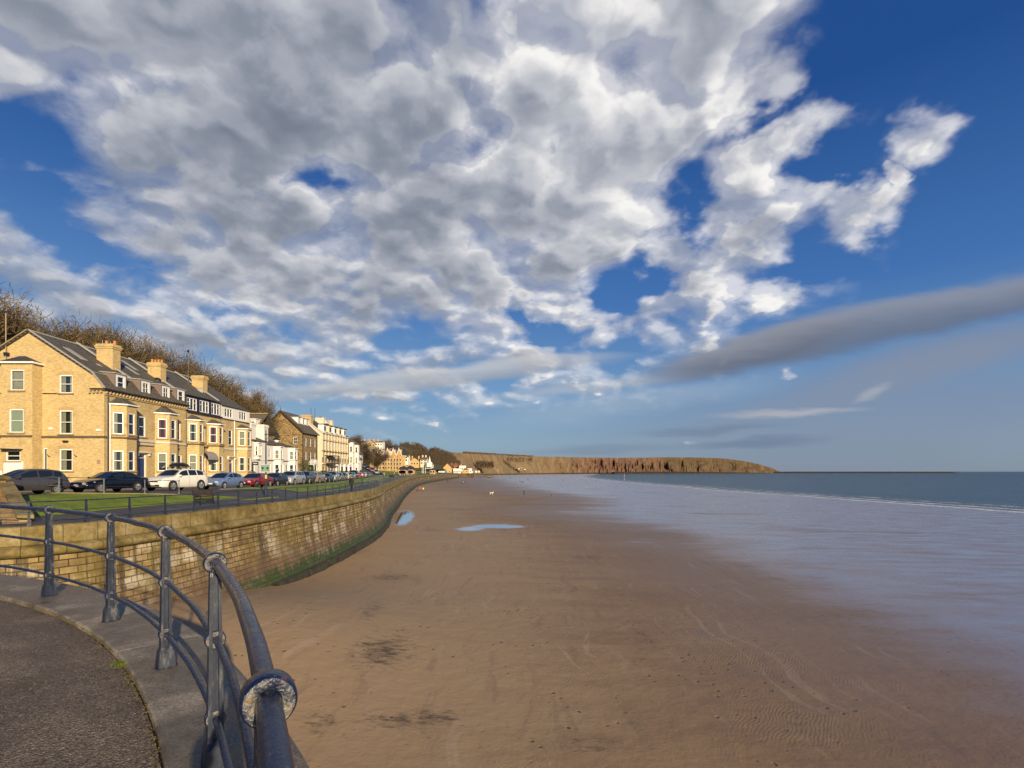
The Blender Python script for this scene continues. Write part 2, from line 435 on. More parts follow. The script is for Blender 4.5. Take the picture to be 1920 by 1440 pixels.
KTAB = [(18, -32.5), (30, -28.0), (34, -26.9), (40, -25.8), (46, -25.0), (55, -24.9), (63, -25.3), (79, -27.2), (95, -30.2), (112, -33.6),
        (137, -38.6), (152, -41.2), (221, -53), (295, -63), (400, -71), (640, -76), (1000, -140)]
def Kx(Y): return interp(KTAB, Y)
def Rz(Y): return interp([(18, 1.05), (30, .95), (46, .75), (70, .65), (640, .7)], Y)
def BX(Y):  # line behind the buildings where the hillside starts
    return interp([(18, -56), (110, -60), (150, -72), (200, -84), (300, -108), (400, -126), (600, -112), (700, -92), (800, -104), (1000, -150)], Y)
def G(X, Y):
    w, k = Wx(Y), Kx(Y); d = w - X
    if d < 5.4 and X > k: return 0.0
    if X > k:
        t_ = max(0, (d-5.4)/max(.1, (w-5.4)-k)); return Rz(Y)*min(1, t_)**.5
    if X > k-10: return Rz(Y)
    b = BX(Y)
    if X > b: return Rz(Y) + .25
    e = b - X
    hh = interp([(18, 17), (120, 17), (200, 20), (450, 26), (620, 33), (760, 36), (900, 42)], Y)
    s = min(1, e/42); s = s*s*(3-2*s)
    return Rz(Y)+.25 + hh*s + .02*max(0, e-42)
XW = [(-50, 118), (100, 112), (112, 112), (194, 104), (243, 96), (312, 99), (400, 93), (520, 95), (670, 99), (993, 130), (1500, 235), (2100, 330), (4000, 900)]
def S(X, Y):  # beach level
    xw = interp(XW, Y); s = min(1.0, max(0.0, (X+18)/(xw+18)))
    z = -5.65 - 1.13*s
    z += 1.7*math.exp(-((X+15.5)**2+(Y-23)**2)/(2*6.5**2)) if Y < 60 else 0
    if X > xw: z -= .012*(X-xw)
    return z
SEA_Z = -6.8
XW = [(-50, 118), (100, 112), (112, 112), (194, 104), (243, 96), (312, 99), (400, 93), (520, 95), (670, 99), (993, 130), (1500, 235), (2100, 330), (4000, 900)]
def at(px, py, z):  # world point seen at photo pixel (px, py) on level z
    D = (CAMZ-z)*960/(py-884); return Vector(((px-960)/960*D, D, z))
def atD(px, py, D): return Vector(((px-960)/960*D, D, CAMZ+(884-py)/960*D))
def on_sand(px, py):
    z = -5.8
    for _ in range(4):
        p = at(px, py, z); z = S(p.x, p.y)
    p.z = z; return p

# ================================================================== sand
def f_sand(t, b):
    p = t.n.new('ShaderNodeNewGeometry').outputs['Position']
    x, y, z = t.sep(p)
    p2 = t.xyz(x, y, 0.0)
    dist = t.vm('LENGTH', p2, out=1)
    wetA = t.attr('wet'); dark = t.attr('dark'); pool = t.attr('pool')
    far = t.rng(dist, 25, 160, 0, 1)
    n1 = t.noise(t.mapv(p2, rot=(0, 0, R(20)), scale=(1, 1.5, 1)), .045, 7, .62)
    n2 = t.noise(t.mapv(p2, rot=(0, 0, R(-25)), scale=(.5, 1.6, 1)), .35, 6, .65)
    n3 = t.noise(p2, 1.6, 6, .6)
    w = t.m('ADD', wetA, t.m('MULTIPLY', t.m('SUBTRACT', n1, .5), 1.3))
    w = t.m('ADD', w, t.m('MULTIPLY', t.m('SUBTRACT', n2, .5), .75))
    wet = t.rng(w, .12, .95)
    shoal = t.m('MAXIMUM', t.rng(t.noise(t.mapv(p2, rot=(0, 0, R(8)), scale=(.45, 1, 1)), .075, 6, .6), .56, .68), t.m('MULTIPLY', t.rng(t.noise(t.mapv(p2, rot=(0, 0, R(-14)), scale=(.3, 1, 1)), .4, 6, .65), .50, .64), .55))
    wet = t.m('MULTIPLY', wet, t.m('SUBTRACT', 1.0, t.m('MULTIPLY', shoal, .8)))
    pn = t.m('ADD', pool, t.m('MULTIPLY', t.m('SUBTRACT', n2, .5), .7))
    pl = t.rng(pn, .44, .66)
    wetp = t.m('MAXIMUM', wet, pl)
    # colour
    c = t.ramp(n1, [(.25, (.235, .142, .070)), (.5, (.315, .192, .094)), (.75, (.42, .268, .135))])
    c = t.mix(t.m('MULTIPLY', t.rng(n2, .45, .75), .45), c, (.225, .135, .082, 1))
    c = t.mix(t.m('MULTIPLY', t.rng(n3, .4, .8), .35), c, (.36, .25, .15, 1))
    c = t.mix(t.m('MULTIPLY', t.rng(t.m('ADD', wetA, t.m('MULTIPLY', t.m('SUBTRACT', n2, .5), 1.5)), -.5, -1.5), .55), c, (.47, .33, .18, 1))
    # long drift marks running down the beach
    dr = t.noise(t.mapv(t.vm('ADD', p2, t.vm('SCALE', t.noise(p2, .3, 3, .5, col=True), 1.6)), rot=(0, 0, R(18)), scale=(1.5, .14, 1)), 1.0, 5, .65)
    c = t.mix(t.m('MULTIPLY', t.rng(dr, .54, .68), .26), c, (.15, .105, .08, 1))
    c = t.mix(t.m('MULTIPLY', t.rng(dr, .43, .33), .35), c, (.42, .29, .18, 1))
    # orange-brown worm casts and footprints
    v = t.vor(t.vm('ADD', p2, t.vm('SCALE', t.noise(p2, 4, 2, .5, col=True), .16)), 1.9)
    vm_ = t.m('MULTIPLY', t.rng(v, .19, .07), t.rng(t.noise(p2, .16, 5, .75), .46, .57))
    c = t.mix(t.m('MULTIPLY', vm_, .75), c, (.10, .05, .022, 1))
    tk = t.noise(t.mapv(t.vm('ADD', p2, t.vm('SCALE', t.noise(p2, .12, 2, .5, col=True), 5.0)), rot=(0, 0, R(-20)), scale=(2.2, .05, 1)), 1.0, 3, .5)
    c = t.mix(t.m('MULTIPLY', t.m('MULTIPLY', t.rng(tk, .60, .64), t.rng(t.noise(p2, .12, 3, .6), .45, .6)), .45), c, (.48, .36, .24, 1))
    # coal dust and weed
    dk = t.m('ADD', dark, t.m('MULTIPLY', t.m('SUBTRACT', t.noise(t.mapv(p2, rot=(0, 0, R(30)), scale=(1, 2.2, 1)), 1.5, 8, .78), .5), 2.4))
    dkm = t.m('MULTIPLY', t.rng(dk, .50, 1.15), t.rng(dark, .02, .2))
    c = t.mix(t.m('MULTIPLY', dkm, .85), c, (.025, .025, .024, 1))
    damp = t.rng(w, -1.1, .15)
    c = t.mix(t.m('MULTIPLY', damp, .45), c, (.185, .120, .078, 1))
    c = t.mix(t.m('MULTIPLY', wetp, .5), c, (.43, .36, .335, 1))  # pale tint on wet sand and pools, painted in for bright cloud reflection
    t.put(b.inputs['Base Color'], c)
    t.put(b.inputs['Roughness'], t.mix(pl, t.mix(wet, t.mix(damp, (.68,)*3+(1,), (.42,)*3+(1,)), t.mix(t.rng(n2, .35, .65), (.26,)*3+(1,), (.50,)*3+(1,))), (.04,)*3+(1,)))
    t.put(b.inputs['Specular IOR Level'], t.m('MULTIPLY_ADD', wetp, .85, .28))
    t.put(b.inputs['Coat Weight'], wetp); t.put(b.inputs['Coat Roughness'], t.mix(pl, t.mix(t.rng(n2, .35, .65), (.16,)*3+(1,), (.40,)*3+(1,)), (.02,)*3+(1,))); b.inputs['Coat IOR'].default_value = 1.9
    # bumps: ripples, lumps, fine grain ; ripples fade with distance
    q = t.vm('ADD', p2, t.vm('SCALE', t.noise(p2, .9, 3, .5, col=True), .55))
    wv = t.n.new('ShaderNodeTexWave'); t.put(wv.inputs['Vector'], t.mapv(q, rot=(0, 0, R(35)))); wv.inputs['Scale'].default_value = 2.6
    wv.inputs['Distortion'].default_value = 2.5; wv.inputs['Detail'].default_value = 2; wv.inputs['Detail Scale'].default_value = .8
    rip = t.m('MULTIPLY', wv.outputs[1], t.rng(t.noise(p2, .14, 4, .6), .50, .62))
    h = t.m('ADD', t.m('MULTIPLY', rip, .11), t.m('MULTIPLY', n3, 1.0))
    h = t.m('ADD', h, t.m('MULTIPLY', t.noise(p2, 9, 4, .7), .22))
    h = t.m('SUBTRACT', h, t.m('MULTIPLY', vm_, .6))
    st = t.m('MULTIPLY', t.rng(dist, 20, 130, 1, .22), t.m('SUBTRACT', 1.0, t.m('MULTIPLY', pl, .96)))
    st = t.m('MULTIPLY', st, t.m('SUBTRACT', 1.0, t.m('MULTIPLY', wet, .55)))
    nb = t.n.new('ShaderNodeBump'); t.put(nb.inputs['Strength'], t.m('MULTIPLY', st, .8)); nb.inputs['Distance'].default_value = .045; t.put(nb.inputs['Height'], h)
    t.put(b.inputs['Normal'], nb.outputs[0])
M_BEACH = mat('wet_sand', f_sand)
WETB = [(0, 15.5), (14, 16.5), (17, 17), (26, 17.7), (39, 18.5), (66, 21), (80, 19), (91, 13.5), (105, 11), (129, 19), (160, 22), (190, 14), (225, 4), (254, 0),
        (375, -12), (500, -27), (640, -42), (900, -80), (3000, -80)]
def ell(X, Y, cx, cy, rx, ry, ang=0):
    ca, sa = math.cos(R(ang)), math.sin(R(ang)); dx, dy = X-cx, Y-cy
    u, v = (dx*ca+dy*sa)/rx, (-dx*sa+dy*ca)/ry
    return max(0.0, 1-math.sqrt(u*u+v*v)*.5)
def build_sand():
    Ys = [-40, -20, -8, 0, 3, 6]
    y = 8.0
    while y < 3200: Ys.append(y); y *= 1.022
    rows, wet, dark, pool = [], [], [], []
    n = 260
    for Y in Ys:
        xl = interp([(-40, -45), (8, -45), (30, -24), (60, -20)], Y) if Y < 60 else Wx(Y) - (3 if Y < 640 else 30)
        xr = interp(XW, Y) + max(12, .1*Y)
        xb = interp(WETB, Y); row = []
        for k in range(n):
            s = k/(n-1); X = xl + (xr-xl)*s**1.25
            row.append((X, Y, S(X, Y)))
            soft = 5.0 + .05*Y
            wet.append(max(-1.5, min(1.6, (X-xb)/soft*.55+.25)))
            pl = max(ell(X, Y, -2.2, 75.5, 4.6, 3.0, 0)*.93, ell(X, Y, -6.0, 72, 2.6, 3.2, 0)*.85, ell(X, Y, -19.1, 90, 1.9, 15, 10), ell(X, Y, 11, 104, 6, 2, 5)*.62,
                     ell(X, Y, 14.5, 60, 3.6, 1.5, -15)*.62, ell(X, Y, -37, 195, 3.5, 22, 16)*0)
            pool.append(pl)
            dk = max(ell(X, Y, -5.4, 21.6, 1.5, 2.4, 0), ell(X, Y, -7.5, 27.5, .8, 3.4, 10)*.85, ell(X, Y, -9.2, 38.5, 2.6, 2.2, 30)*.9, ell(X, Y, 6.9, 48.5, 2.2, 2.0, 10)*.85,
                     ell(X, Y, -11, 70, 3, 3, 0)*.8, ell(X, Y, -3.0, 16.4, 2.0, .9, 10)*.95, ell(X, Y, 2.3, 15.2, 1.6, .7, 0)*.75, ell(X, Y, -6, 15.8, 1.2, 1.0, 0)*.8,
                     ell(X, Y, 6, 24, .8, 9, -14)*.62, ell(X, Y, 9.5, 17, 1.0, 3, -30)*.62, ell(X, Y, 0, 120, 14, 3, 0)*.5)
            dark.append(dk)
        rows.append(row)
    m = MB(); m.grid(rows)
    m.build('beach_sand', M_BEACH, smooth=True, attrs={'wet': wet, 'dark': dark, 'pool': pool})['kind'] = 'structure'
build_sand()

# ================================================================== sea
def f_sea(t, b):
    p = t.n.new('ShaderNodeNewGeometry').outputs['Position']; x, y, z = t.sep(p); p2 = t.xyz(x, y, 0.0)
    d = t.attr('shore')
    n = t.noise(p2, .02, 5, .6); n2 = t.noise(t.mapv(p2, rot=(0, 0, R(10)), scale=(.35, 1, 1)), .22, 5, .62)
    c = t.ramp(n, [(.3, (.018, .050, .068)), (.7, (.038, .085, .098))])
    c = t.mix(t.rng(d, 45, 0), c, (.085, .120, .120, 1)); c = t.mix(t.rng(d, 7, 1), c, (.33, .31, .32, 1))
    # broken wave lines near the shore
    nn = t.noise(t.mapv(p2, scale=(.9, .28, 1)), .55, 5, .65)
    dd = t.m('ADD', d, t.m('MULTIPLY', t.m('SUBTRACT', t.noise(p2, .035, 4, .6), .5), 9))
    def line(pos, w, thr):
        a = t.m('ABSOLUTE', t.m('SUBTRACT', dd, pos))
        return t.m('MULTIPLY', t.rng(a, w, 0), t.rng(nn, thr, thr+.10))
    f = t.m('MAXIMUM', line(2.0, 3.4, .28), t.m('MAXIMUM', line(9.5, 3.0, .38), line(19, 2.2, .46)))
    f = t.m('MAXIMUM', f, t.m('MULTIPLY', t.rng(n2, .715, .76), t.rng(d, 260, 20)))
    c = t.mix(f, c, (.74, .76, .78, 1))
    t.put(b.inputs['Base Color'], c)
    t.put(b.inputs['Roughness'], t.m('MULTIPLY_ADD', f, .5, .22))
    b.inputs['IOR'].default_value = 1.33
    h = t.m('ADD', n2, t.m('MULTIPLY', t.noise(t.mapv(p2, scale=(.6, 1, 1)), 1.4, 4, .6), .22))
    t.put(b.inputs['Normal'], t.bump(h, 1.0, t.rng(y, 50, 1500, 1.6, 5.5)))
M_SEA = mat('sea_water', f_sea)
def build_sea():
    Ys = [-300, -100, 0, 40]; y = 60.0
    while y < 42000: Ys.append(y); y *= 1.05
    rows, at_ = [], []
    for Y in Ys:
        x0 = interp(XW, Y) if Y < 4000 else interp([(4000, 900), (6000, -3000), (42000, -42000)], Y)
        row = []
        for k in range(90):
            s = k/89; X = x0 - 1.5 + s**3.2*(45000 - x0) + s*200
            row.append((X, Y, SEA_Z + .03)); at_.append(X-x0)
        rows.append(row)
    m = MB(); m.grid(rows); o = m.build('sea_water', M_SEA, smooth=True, attrs={'shore': at_}); o['kind'] = 'structure'
build_sea()

# ================================================================== seawall
def f_wall(t, b):
    uvn = t.n.new('ShaderNodeUVMap').outputs[0]; p = t.n.new('ShaderNodeNewGeometry').outputs['Position']
    u, v, _ = t.sep(uvn)
    jit = t.noise(uvn, .8, 2, .5, col=True)
    uv = t.vm('ADD', uvn, t.vm('SCALE', t.vm('SUBTRACT', jit, (.5, .5, .5)), .05))
    br = t.n.new('ShaderNodeTexBrick'); t.put(br.inputs['Vector'], uv); br.inputs['Scale'].default_value = 1.0
    br.inputs['Brick Width'].default_value = .62; br.inputs['Row Height'].default_value = .30; br.inputs['Mortar Size'].default_value = .022
    br.inputs['Mortar Smooth'].default_value = .4; br.inputs['Bias'].default_value = -.1
    br.inputs['Color1'].default_value = (.47, .33, .13, 1); br.inputs['Color2'].default_value = (.22, .14, .055, 1); br.inputs['Mortar'].default_value = (.045, .03, .016, 1)
    # per-block shade
    bl = t.vor(t.mapv(uv, scale=(1.61, 3.33, 1)), 1.0, 'F1', 1, .15)
    c = t.mix(.45, br.outputs[0], t.ramp(t.sep(bl)[0], [(0, (.065, .042, .02)), (.5, (.20, .135, .055)), (.82, (.34, .24, .11)), (1, (.52, .42, .26))]))
    c = t.mix(br.outputs[1], c, (.05, .034, .018, 1))
    # leached lime patches
    n = t.noise(t.mapv(uvn, scale=(.35, .8, 1)), .8, 6, .65)
    c = t.mix(t.m('MULTIPLY', t.rng(n, .50, .62), t.m('SUBTRACT', .8, t.m('MULTIPLY', br.outputs[1], .5))), c, (.66, .58, .44, 1))
    # vertical run-off stains
    s1 = t.noise(t.mapv(uvn, scale=(1.5, .10, 1)), 1.0, 5, .7)
    c = t.mix(t.m('MULTIPLY', t.rng(s1, .46, .60), .85), c, (.060, .042, .018, 1))
    s2 = t.noise(t.mapv(uvn, scale=(.5, .22, 1)), 1.3, 6, .7)
    c = t.mix(t.m('MULTIPLY', t.rng(s2, .46, .64), .75), c, (.17, .125, .025, 1))
    # tide-dark lower part, deepened in colour to stand in for shade, then weed
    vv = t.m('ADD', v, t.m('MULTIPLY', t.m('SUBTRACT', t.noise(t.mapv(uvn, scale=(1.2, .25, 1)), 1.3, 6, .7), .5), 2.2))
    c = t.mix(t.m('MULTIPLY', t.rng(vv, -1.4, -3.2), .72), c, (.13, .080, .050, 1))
    gr = t.attr('weed')
    v3 = t.m('ADD', v, t.m('MULTIPLY', t.m('SUBTRACT', t.noise(t.mapv(uvn, scale=(1.6, .5, 1)), 1.3, 7, .8), .5), 3.4))
    g = t.m('MULTIPLY', t.m('MULTIPLY', t.rng(v3, -3.1, -3.7), gr), t.rng(t.noise(t.mapv(uvn, scale=(.6, 1, 1)), 1.1, 6, .75), .33, .52, .25, 1))
    gc = t.ramp(t.noise(uvn, 7, 4, .7), [(.3, (.010, .020, .004)), (.52, (.032, .064, .008)), (.7, (.09, .13, .014))])
    c = t.mix(g, c, gc)
    t.put(b.inputs['Base Color'], c); t.put(b.inputs['Roughness'], t.rng(v, -1, -5, .8, .45))
    h = t.m('ADD', t.m('MULTIPLY', br.outputs[1], -1.0), t.m('MULTIPLY', t.noise(uvn, 14, 5, .7), .5))
    h = t.m('ADD', h, t.m('MULTIPLY', t.sep(bl)[1], .5))
    t.put(b.inputs['Normal'], t.bump(h, 1.0, .06))
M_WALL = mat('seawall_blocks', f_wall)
def f_cope(t, b):
    uvn = t.n.new('ShaderNodeUVMap').outputs[0]; p = t.n.new('ShaderNodeNewGeometry').outputs['Position']
    n = t.noise(p, .7, 7, .68); n2 = t.noise(p, 5, 5, .7)
    c = t.ramp(n, [(.28, (.075, .052, .02)), (.45, (.20, .145, .04)), (.58, (.29, .22, .09)), (.75, (.42, .34, .20))])
    c = t.vm('SCALE', c, t.rng(n2, .3, .75, .6, 1.3, False))
    br = t.n.new('ShaderNodeTexBrick'); t.put(br.inputs['Vector'], uvn); br.inputs['Scale'].default_value = 1.0
    br.inputs['Brick Width'].default_value = 1.25; br.inputs['Row Height'].default_value = 50.0; br.inputs['Mortar Size'].default_value = .012
    c = t.mix(br.outputs[1], c, (.03, .022, .012, 1))
    t.put(b.inputs['Base Color'], c); b.inputs['Roughness'].default_value = .85
    t.put(b.inputs['Normal'], t.bump(t.m('SUBTRACT', n2, br.outputs[1]), .6, .03))
M_COPE = mat('seawall_coping', f_cope)
def curve_frames(C):
    out = []; s = 0
    for i, p in enumerate(C):
        d = (C[min(i+1, len(C)-1)]-C[max(i-1, 0)]).normalized()
        if i: s += (p-C[i-1]).length
        out.append((p, Vector((d.y, -d.x, 0)), s))   # outward normal = right of travel
    return out
def sweep(frames, prof, name, m, parent, smooth=True, wob=None, attrs=None):
    mb = MB(); uvs = []; rows = []
    v = [0]
    for (a, b), (c, d) in zip(prof, prof[1:]): v.append(v[-1]-math.hypot(c-a, d-b))
    for p, nrm, s in frames:
        row = []
        for (n, z), vv in zip(prof, v):
            dz = wob(s, z) if wob else 0
            row.append(p + nrm*(n+dz) + Vector((0, 0, z))); uvs.append((s, vv))
        rows.append(row)
    mb.grid(rows)
    at_ = attrs(frames, prof) if attrs else None
    return mb.build(name, m, parent, smooth=smooth, uvs=uvs, attrs=at_, world=True)
def build_wall():
    root = empty('sea_wall', (0, 0, 0), 'long curved battered stone sea wall below the promenade, stained, with green weed along its foot', 'sea wall')
    fr = curve_frames(WCURVE)
    pb = [(.04, -1.02), (.08, -1.5), (.12, -2.0), (.2, -2.6), (.3, -3.2), (.42, -3.8), (.58, -4.4), (.75, -5.0), (.95, -5.5), (1.1, -6.3)]
    def weed(fr, prof):
        w = []
        for p, n_, s in fr:
            a = interp([(0, 0), (18, 0), (25, .15), (31, .85), (40, 1), (300, 1), (640, .8)], p.y)
            w += [a]*len(prof)
        return {'weed': w}
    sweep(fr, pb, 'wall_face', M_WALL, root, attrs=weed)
    sweep(fr, [(-.55, -.1), (-.55, .11), (-.5, .13), (.0, .13), (.05, .10), (.07, .02), (.07, -.60), (.03, -.64)], 'coping', M_COPE, root, smooth=False)
    sweep(fr, [(.02, -.62), (.16, -.64), (.33, -.69), (.44, -.79), (.45, -.90), (.37, -1.01), (.2, -1.08), (.03, -1.1)], 'roll_moulding', M_COPE, root)
    f2 = [f for f in fr if f[0].y > 33]
    def f_foot(t, b):
        p = t.n.new('ShaderNodeNewGeometry').outputs['Position']; n = t.noise(p, 1.4, 7, .7)
        c = t.ramp(n, [(.35, (.015, .011, .008)), (.5, (.042, .030, .022)), (.58, (.025, .042, .008)), (.68, (.10, .075, .055))])
        t.put(b.inputs['Base Color'], c); b.inputs['Roughness'].default_value = .85
        t.put(b.inputs['Normal'], t.bump(n, 1.0, .12))
    rnd = random.Random(3); w = [rnd.uniform(-.08, .08) for _ in range(2000)]
    sweep(f2, [(.7, -5.08), (1.08, -5.14), (1.22, -5.26), (1.25, -5.5), (1.3, -6.4)], 'footing', mat('wet_footing', f_foot), root, wob=lambda s, z: w[int(s) % 2000])
    # drain outlets? none visible
build_wall()

# ================================================================== promenade, lawns, road
def f_lawn(t, b):
    p = t.n.new('ShaderNodeNewGeometry').outputs['Position']
    n = t.noise(p, .5, 6, .65); n2 = t.noise(t.mapv(p, scale=(1, 1, 2)), 14, 4, .7); n3 = t.noise(p, 3.0, 3, .6)
    c = t.ramp(n, [(.3, (.115, .165, .008)), (.5, (.18, .255, .012)), (.72, (.28, .32, .03))])
    c = t.vm('SCALE', c, t.rng(n2, .28, .72, .45, 1.45, False))
    c = t.mix(t.m('MULTIPLY', t.rng(n3, .55, .75), .4), c, (.05, .10, .01, 1))
    t.put(b.inputs['Base Color'], c); b.inputs['Roughness'].default_value = .8
    t.put(b.inputs['Normal'], t.bump(t.m('ADD', n2, n3), 1.0, .09))
M_LAWN = mat('lawn_grass', f_lawn)
def strip(name, Ys, fl, fr_, n, m, dz, lvl=None, kind='structure', label=None, cat=None, thick=.12, jit=0.0, parent=None):
    rows = []
    rn = random.Random(5)
    for Y in Ys:
        l, r_ = fl(Y), fr_(Y); row = []
        for k in range(n):
            X = l + (r_-l)*k/(n-1)
            row.append((X, Y, (lvl or G)(X, Y) + dz + (rn.uniform(-jit, jit) if 0 < k < n-1 else 0)))
        row = [(row[0][0], Y, row[0][2]-thick)] + row + [(row[-1][0], Y, row[-1][2]-thick)]
        rows.append(row)
    mb = MB(); mb.grid(rows); o = mb.build(name, m, parent, smooth=False)
    if parent is None: tag(o, label, cat, kind=kind)
    return o
def frange(a, b, s):
    out = []; x = a
    while x < b: out.append(x); x += s
    return out + [b]
def yrange(a, b):
    out = []; y = a
    while y < b: out.append(y); y += max(.5, y*.02)
    return out + [b]
YS = yrange(18.9, 660)
strip('promenade_pavement', YS, lambda Y: Wx(Y)-5.6, lambda Y: Wx(Y)-.5, 6, M_ASPH, .0)
strip('bank_ground', YS, lambda Y: Kx(Y)-.05, lambda Y: min(Wx(Y)-5.3, Kx(Y)+30), 14, M_ASPH, -.02)
strip('road', YS, lambda Y: Kx(Y)-7.4, lambda Y: Kx(Y)+.02, 5, M_ASPH, -.03)
strip('inland_pavement', yrange(18.9, 220), lambda Y: BX(Y)+.2, lambda Y: Kx(Y)-7.4, 6, simple('paving_slabs', (.15, .13, .105), .8, var=.25, scale=1.5), .09)
strip('kerb', yrange(44, 200), lambda Y: Kx(Y)-.02, lambda Y: Kx(Y)+.16, 2, simple('kerb_stone', (.26, .22, .17), .8, var=.3), .05)
# near lawn, bounded inland by the stone ramp wall and the footpath
LN_L = [(23.6, -22.2), (27, -26.3), (28, -27.4), (31.0, -27.7), (33, -26.2), (36.7, -23.9), (40, -22.4), (45, -20.9), (46, -20.7)]
LN_R = [(23.6, -22.1), (24.5, -22.7), (30, -22.5), (36, -22), (41.6, -21), (45, -20.75), (46, -20.66)]
strip('lawn', frange(23.6, 45.5, .35), lambda Y: interp(LN_L, Y), lambda Y: interp(LN_R, Y), 26, M_LAWN, .05, jit=.02)
UL_R = [(46, -24.9), (48, -24.7), (52, -23.6), (55.6, -21.4), (65, -21.3), (80, -24.2), (119, -31.2), (152, -36.8), (200, -45)]
def ul_r(Y): return interp(UL_R, Y) if Y < 200 else Wx(Y)-4.3
strip('lawn', yrange(45.5, 420), lambda Y: Kx(Y)+.16, ul_r, 14, M_LAWN, .05, jit=.02)
strip('kerb', frange(31.0, 37.2, .5), lambda Y: interp(LN_L, Y)-.18, lambda Y: interp(LN_L, Y)+.0, 2, M_STONEB, .09)

# ================================================================== hillside and cliffs
def f_hill(t, b):
    p = t.n.new('ShaderNodeNewGeometry').outputs['Position']
    n = t.noise(p, .05, 7, .65); n2 = t.noise(p, .6, 5, .7)
    c = t.ramp(n, [(.3, (.055, .045, .015)), (.5, (.10, .085, .025)), (.7, (.09, .13, .02))])
    c = t.vm('SCALE', c, t.rng(n2, .3, .7, .5, 1.3, False))
    t.put(b.inputs['Base Color'], c); b.inputs['Roughness'].default_value = .9
    t.put(b.inputs['Normal'], t.bump(n2, 1.0, .6))
M_HILL = mat('rough_hillside', f_hill)
def build_hill():
    rows = []
    for Y in yrange(-60, 1000):
        b = BX(Y)+.5; row = []
        if Y < 18.9: b0 = BX(18.9)+.5
        for k in range(40):
            s = k/39; X = b - 260*s**1.6
            z = G(X, max(Y, 19)) + (math.sin(X*.09+Y*.05)*.8+math.sin(Y*.021+2)*1.4)*min(1, (b-X)/30)
            row.append((X, Y, z))
        rows.append(row)
    MB().grid(rows).build('hillside', M_HILL, smooth=True)['kind'] = 'structure'
build_hill()
# hill land between road end and the hillside further along the bay (grass banks)
strip('grass_bank', yrange(150, 760), lambda Y: BX(Y)-.3, lambda Y: (Kx(Y)-7.3 if Y > 220 else min(Kx(Y)-7.3, BX(Y)+14)), 12,
      mat('bank_grass', f_lawn), .0, lvl=lambda X, Y: Rz(Y)+.12 + max(0, min(1, (Y-190)/80))*2.2*max(0, min(1, (Kx(Y)-7.3-X)/20)))
def f_cliff(t, b):
    p = t.n.new('ShaderNodeNewGeometry').outputs['Position']; s = t.attr('along'); e = t.attr('up'); gul = t.attr('gully')
    n = t.noise(p, .012, 8, .65); n2 = t.noise(t.mapv(p, scale=(1, 1, .35)), .05, 7, .7)
    gold = t.ramp(n2, [(.3, (.10, .068, .032)), (.5, (.205, .138, .066)), (.7, (.30, .21, .11))])
    red = t.ramp(n2, [(.3, (.07, .034, .02)), (.5, (.15, .078, .045)), (.7, (.23, .14, .085))])
    brn = t.ramp(n2, [(.3, (.05, .032, .014)), (.5, (.10, .062, .030)), (.7, (.16, .11, .05))])
    k = t.m('ADD', s, t.m('MULTIPLY', t.m('SUBTRACT', n, .5), .35))
    c = t.mix(t.rng(k, .36, .50), gold, red); c = t.mix(t.rng(k, .60, .74), c, brn)
    c = t.mix(t.m('MULTIPLY', t.rng(n, .55, .7), t.rng(s, .0, .5, .7, .2)), c, (.11, .11, .02, 1))
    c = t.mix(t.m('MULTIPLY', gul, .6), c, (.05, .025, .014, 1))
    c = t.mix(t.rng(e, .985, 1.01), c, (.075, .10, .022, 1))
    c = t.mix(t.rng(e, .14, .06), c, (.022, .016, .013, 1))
    t.put(b.inputs['Base Color'], c); b.inputs['Roughness'].default_value = .95
    t.put(b.inputs['Normal'], t.bump(n2, .8, 5.0))
M_CLIFF = mat('boulder_clay_cliff', f_cliff)
def vnoise(seed):
    rn = random.Random(seed); tab = [rn.random() for _ in range(4096)]
    def f(x, y=0.0):
        xi, yi = math.floor(x), math.floor(y); fx, fy = x-xi, y-yi; fx = fx*fx*(3-2*fx); fy = fy*fy*(3-2*fy)
        g = lambda a, b: tab[(a*73+b*179) % 4096]
        return (g(xi, yi)*(1-fx)+g(xi+1, yi)*fx)*(1-fy)+(g(xi, yi+1)*(1-fx)+g(xi+1, yi+1)*fx)*fy
    return f
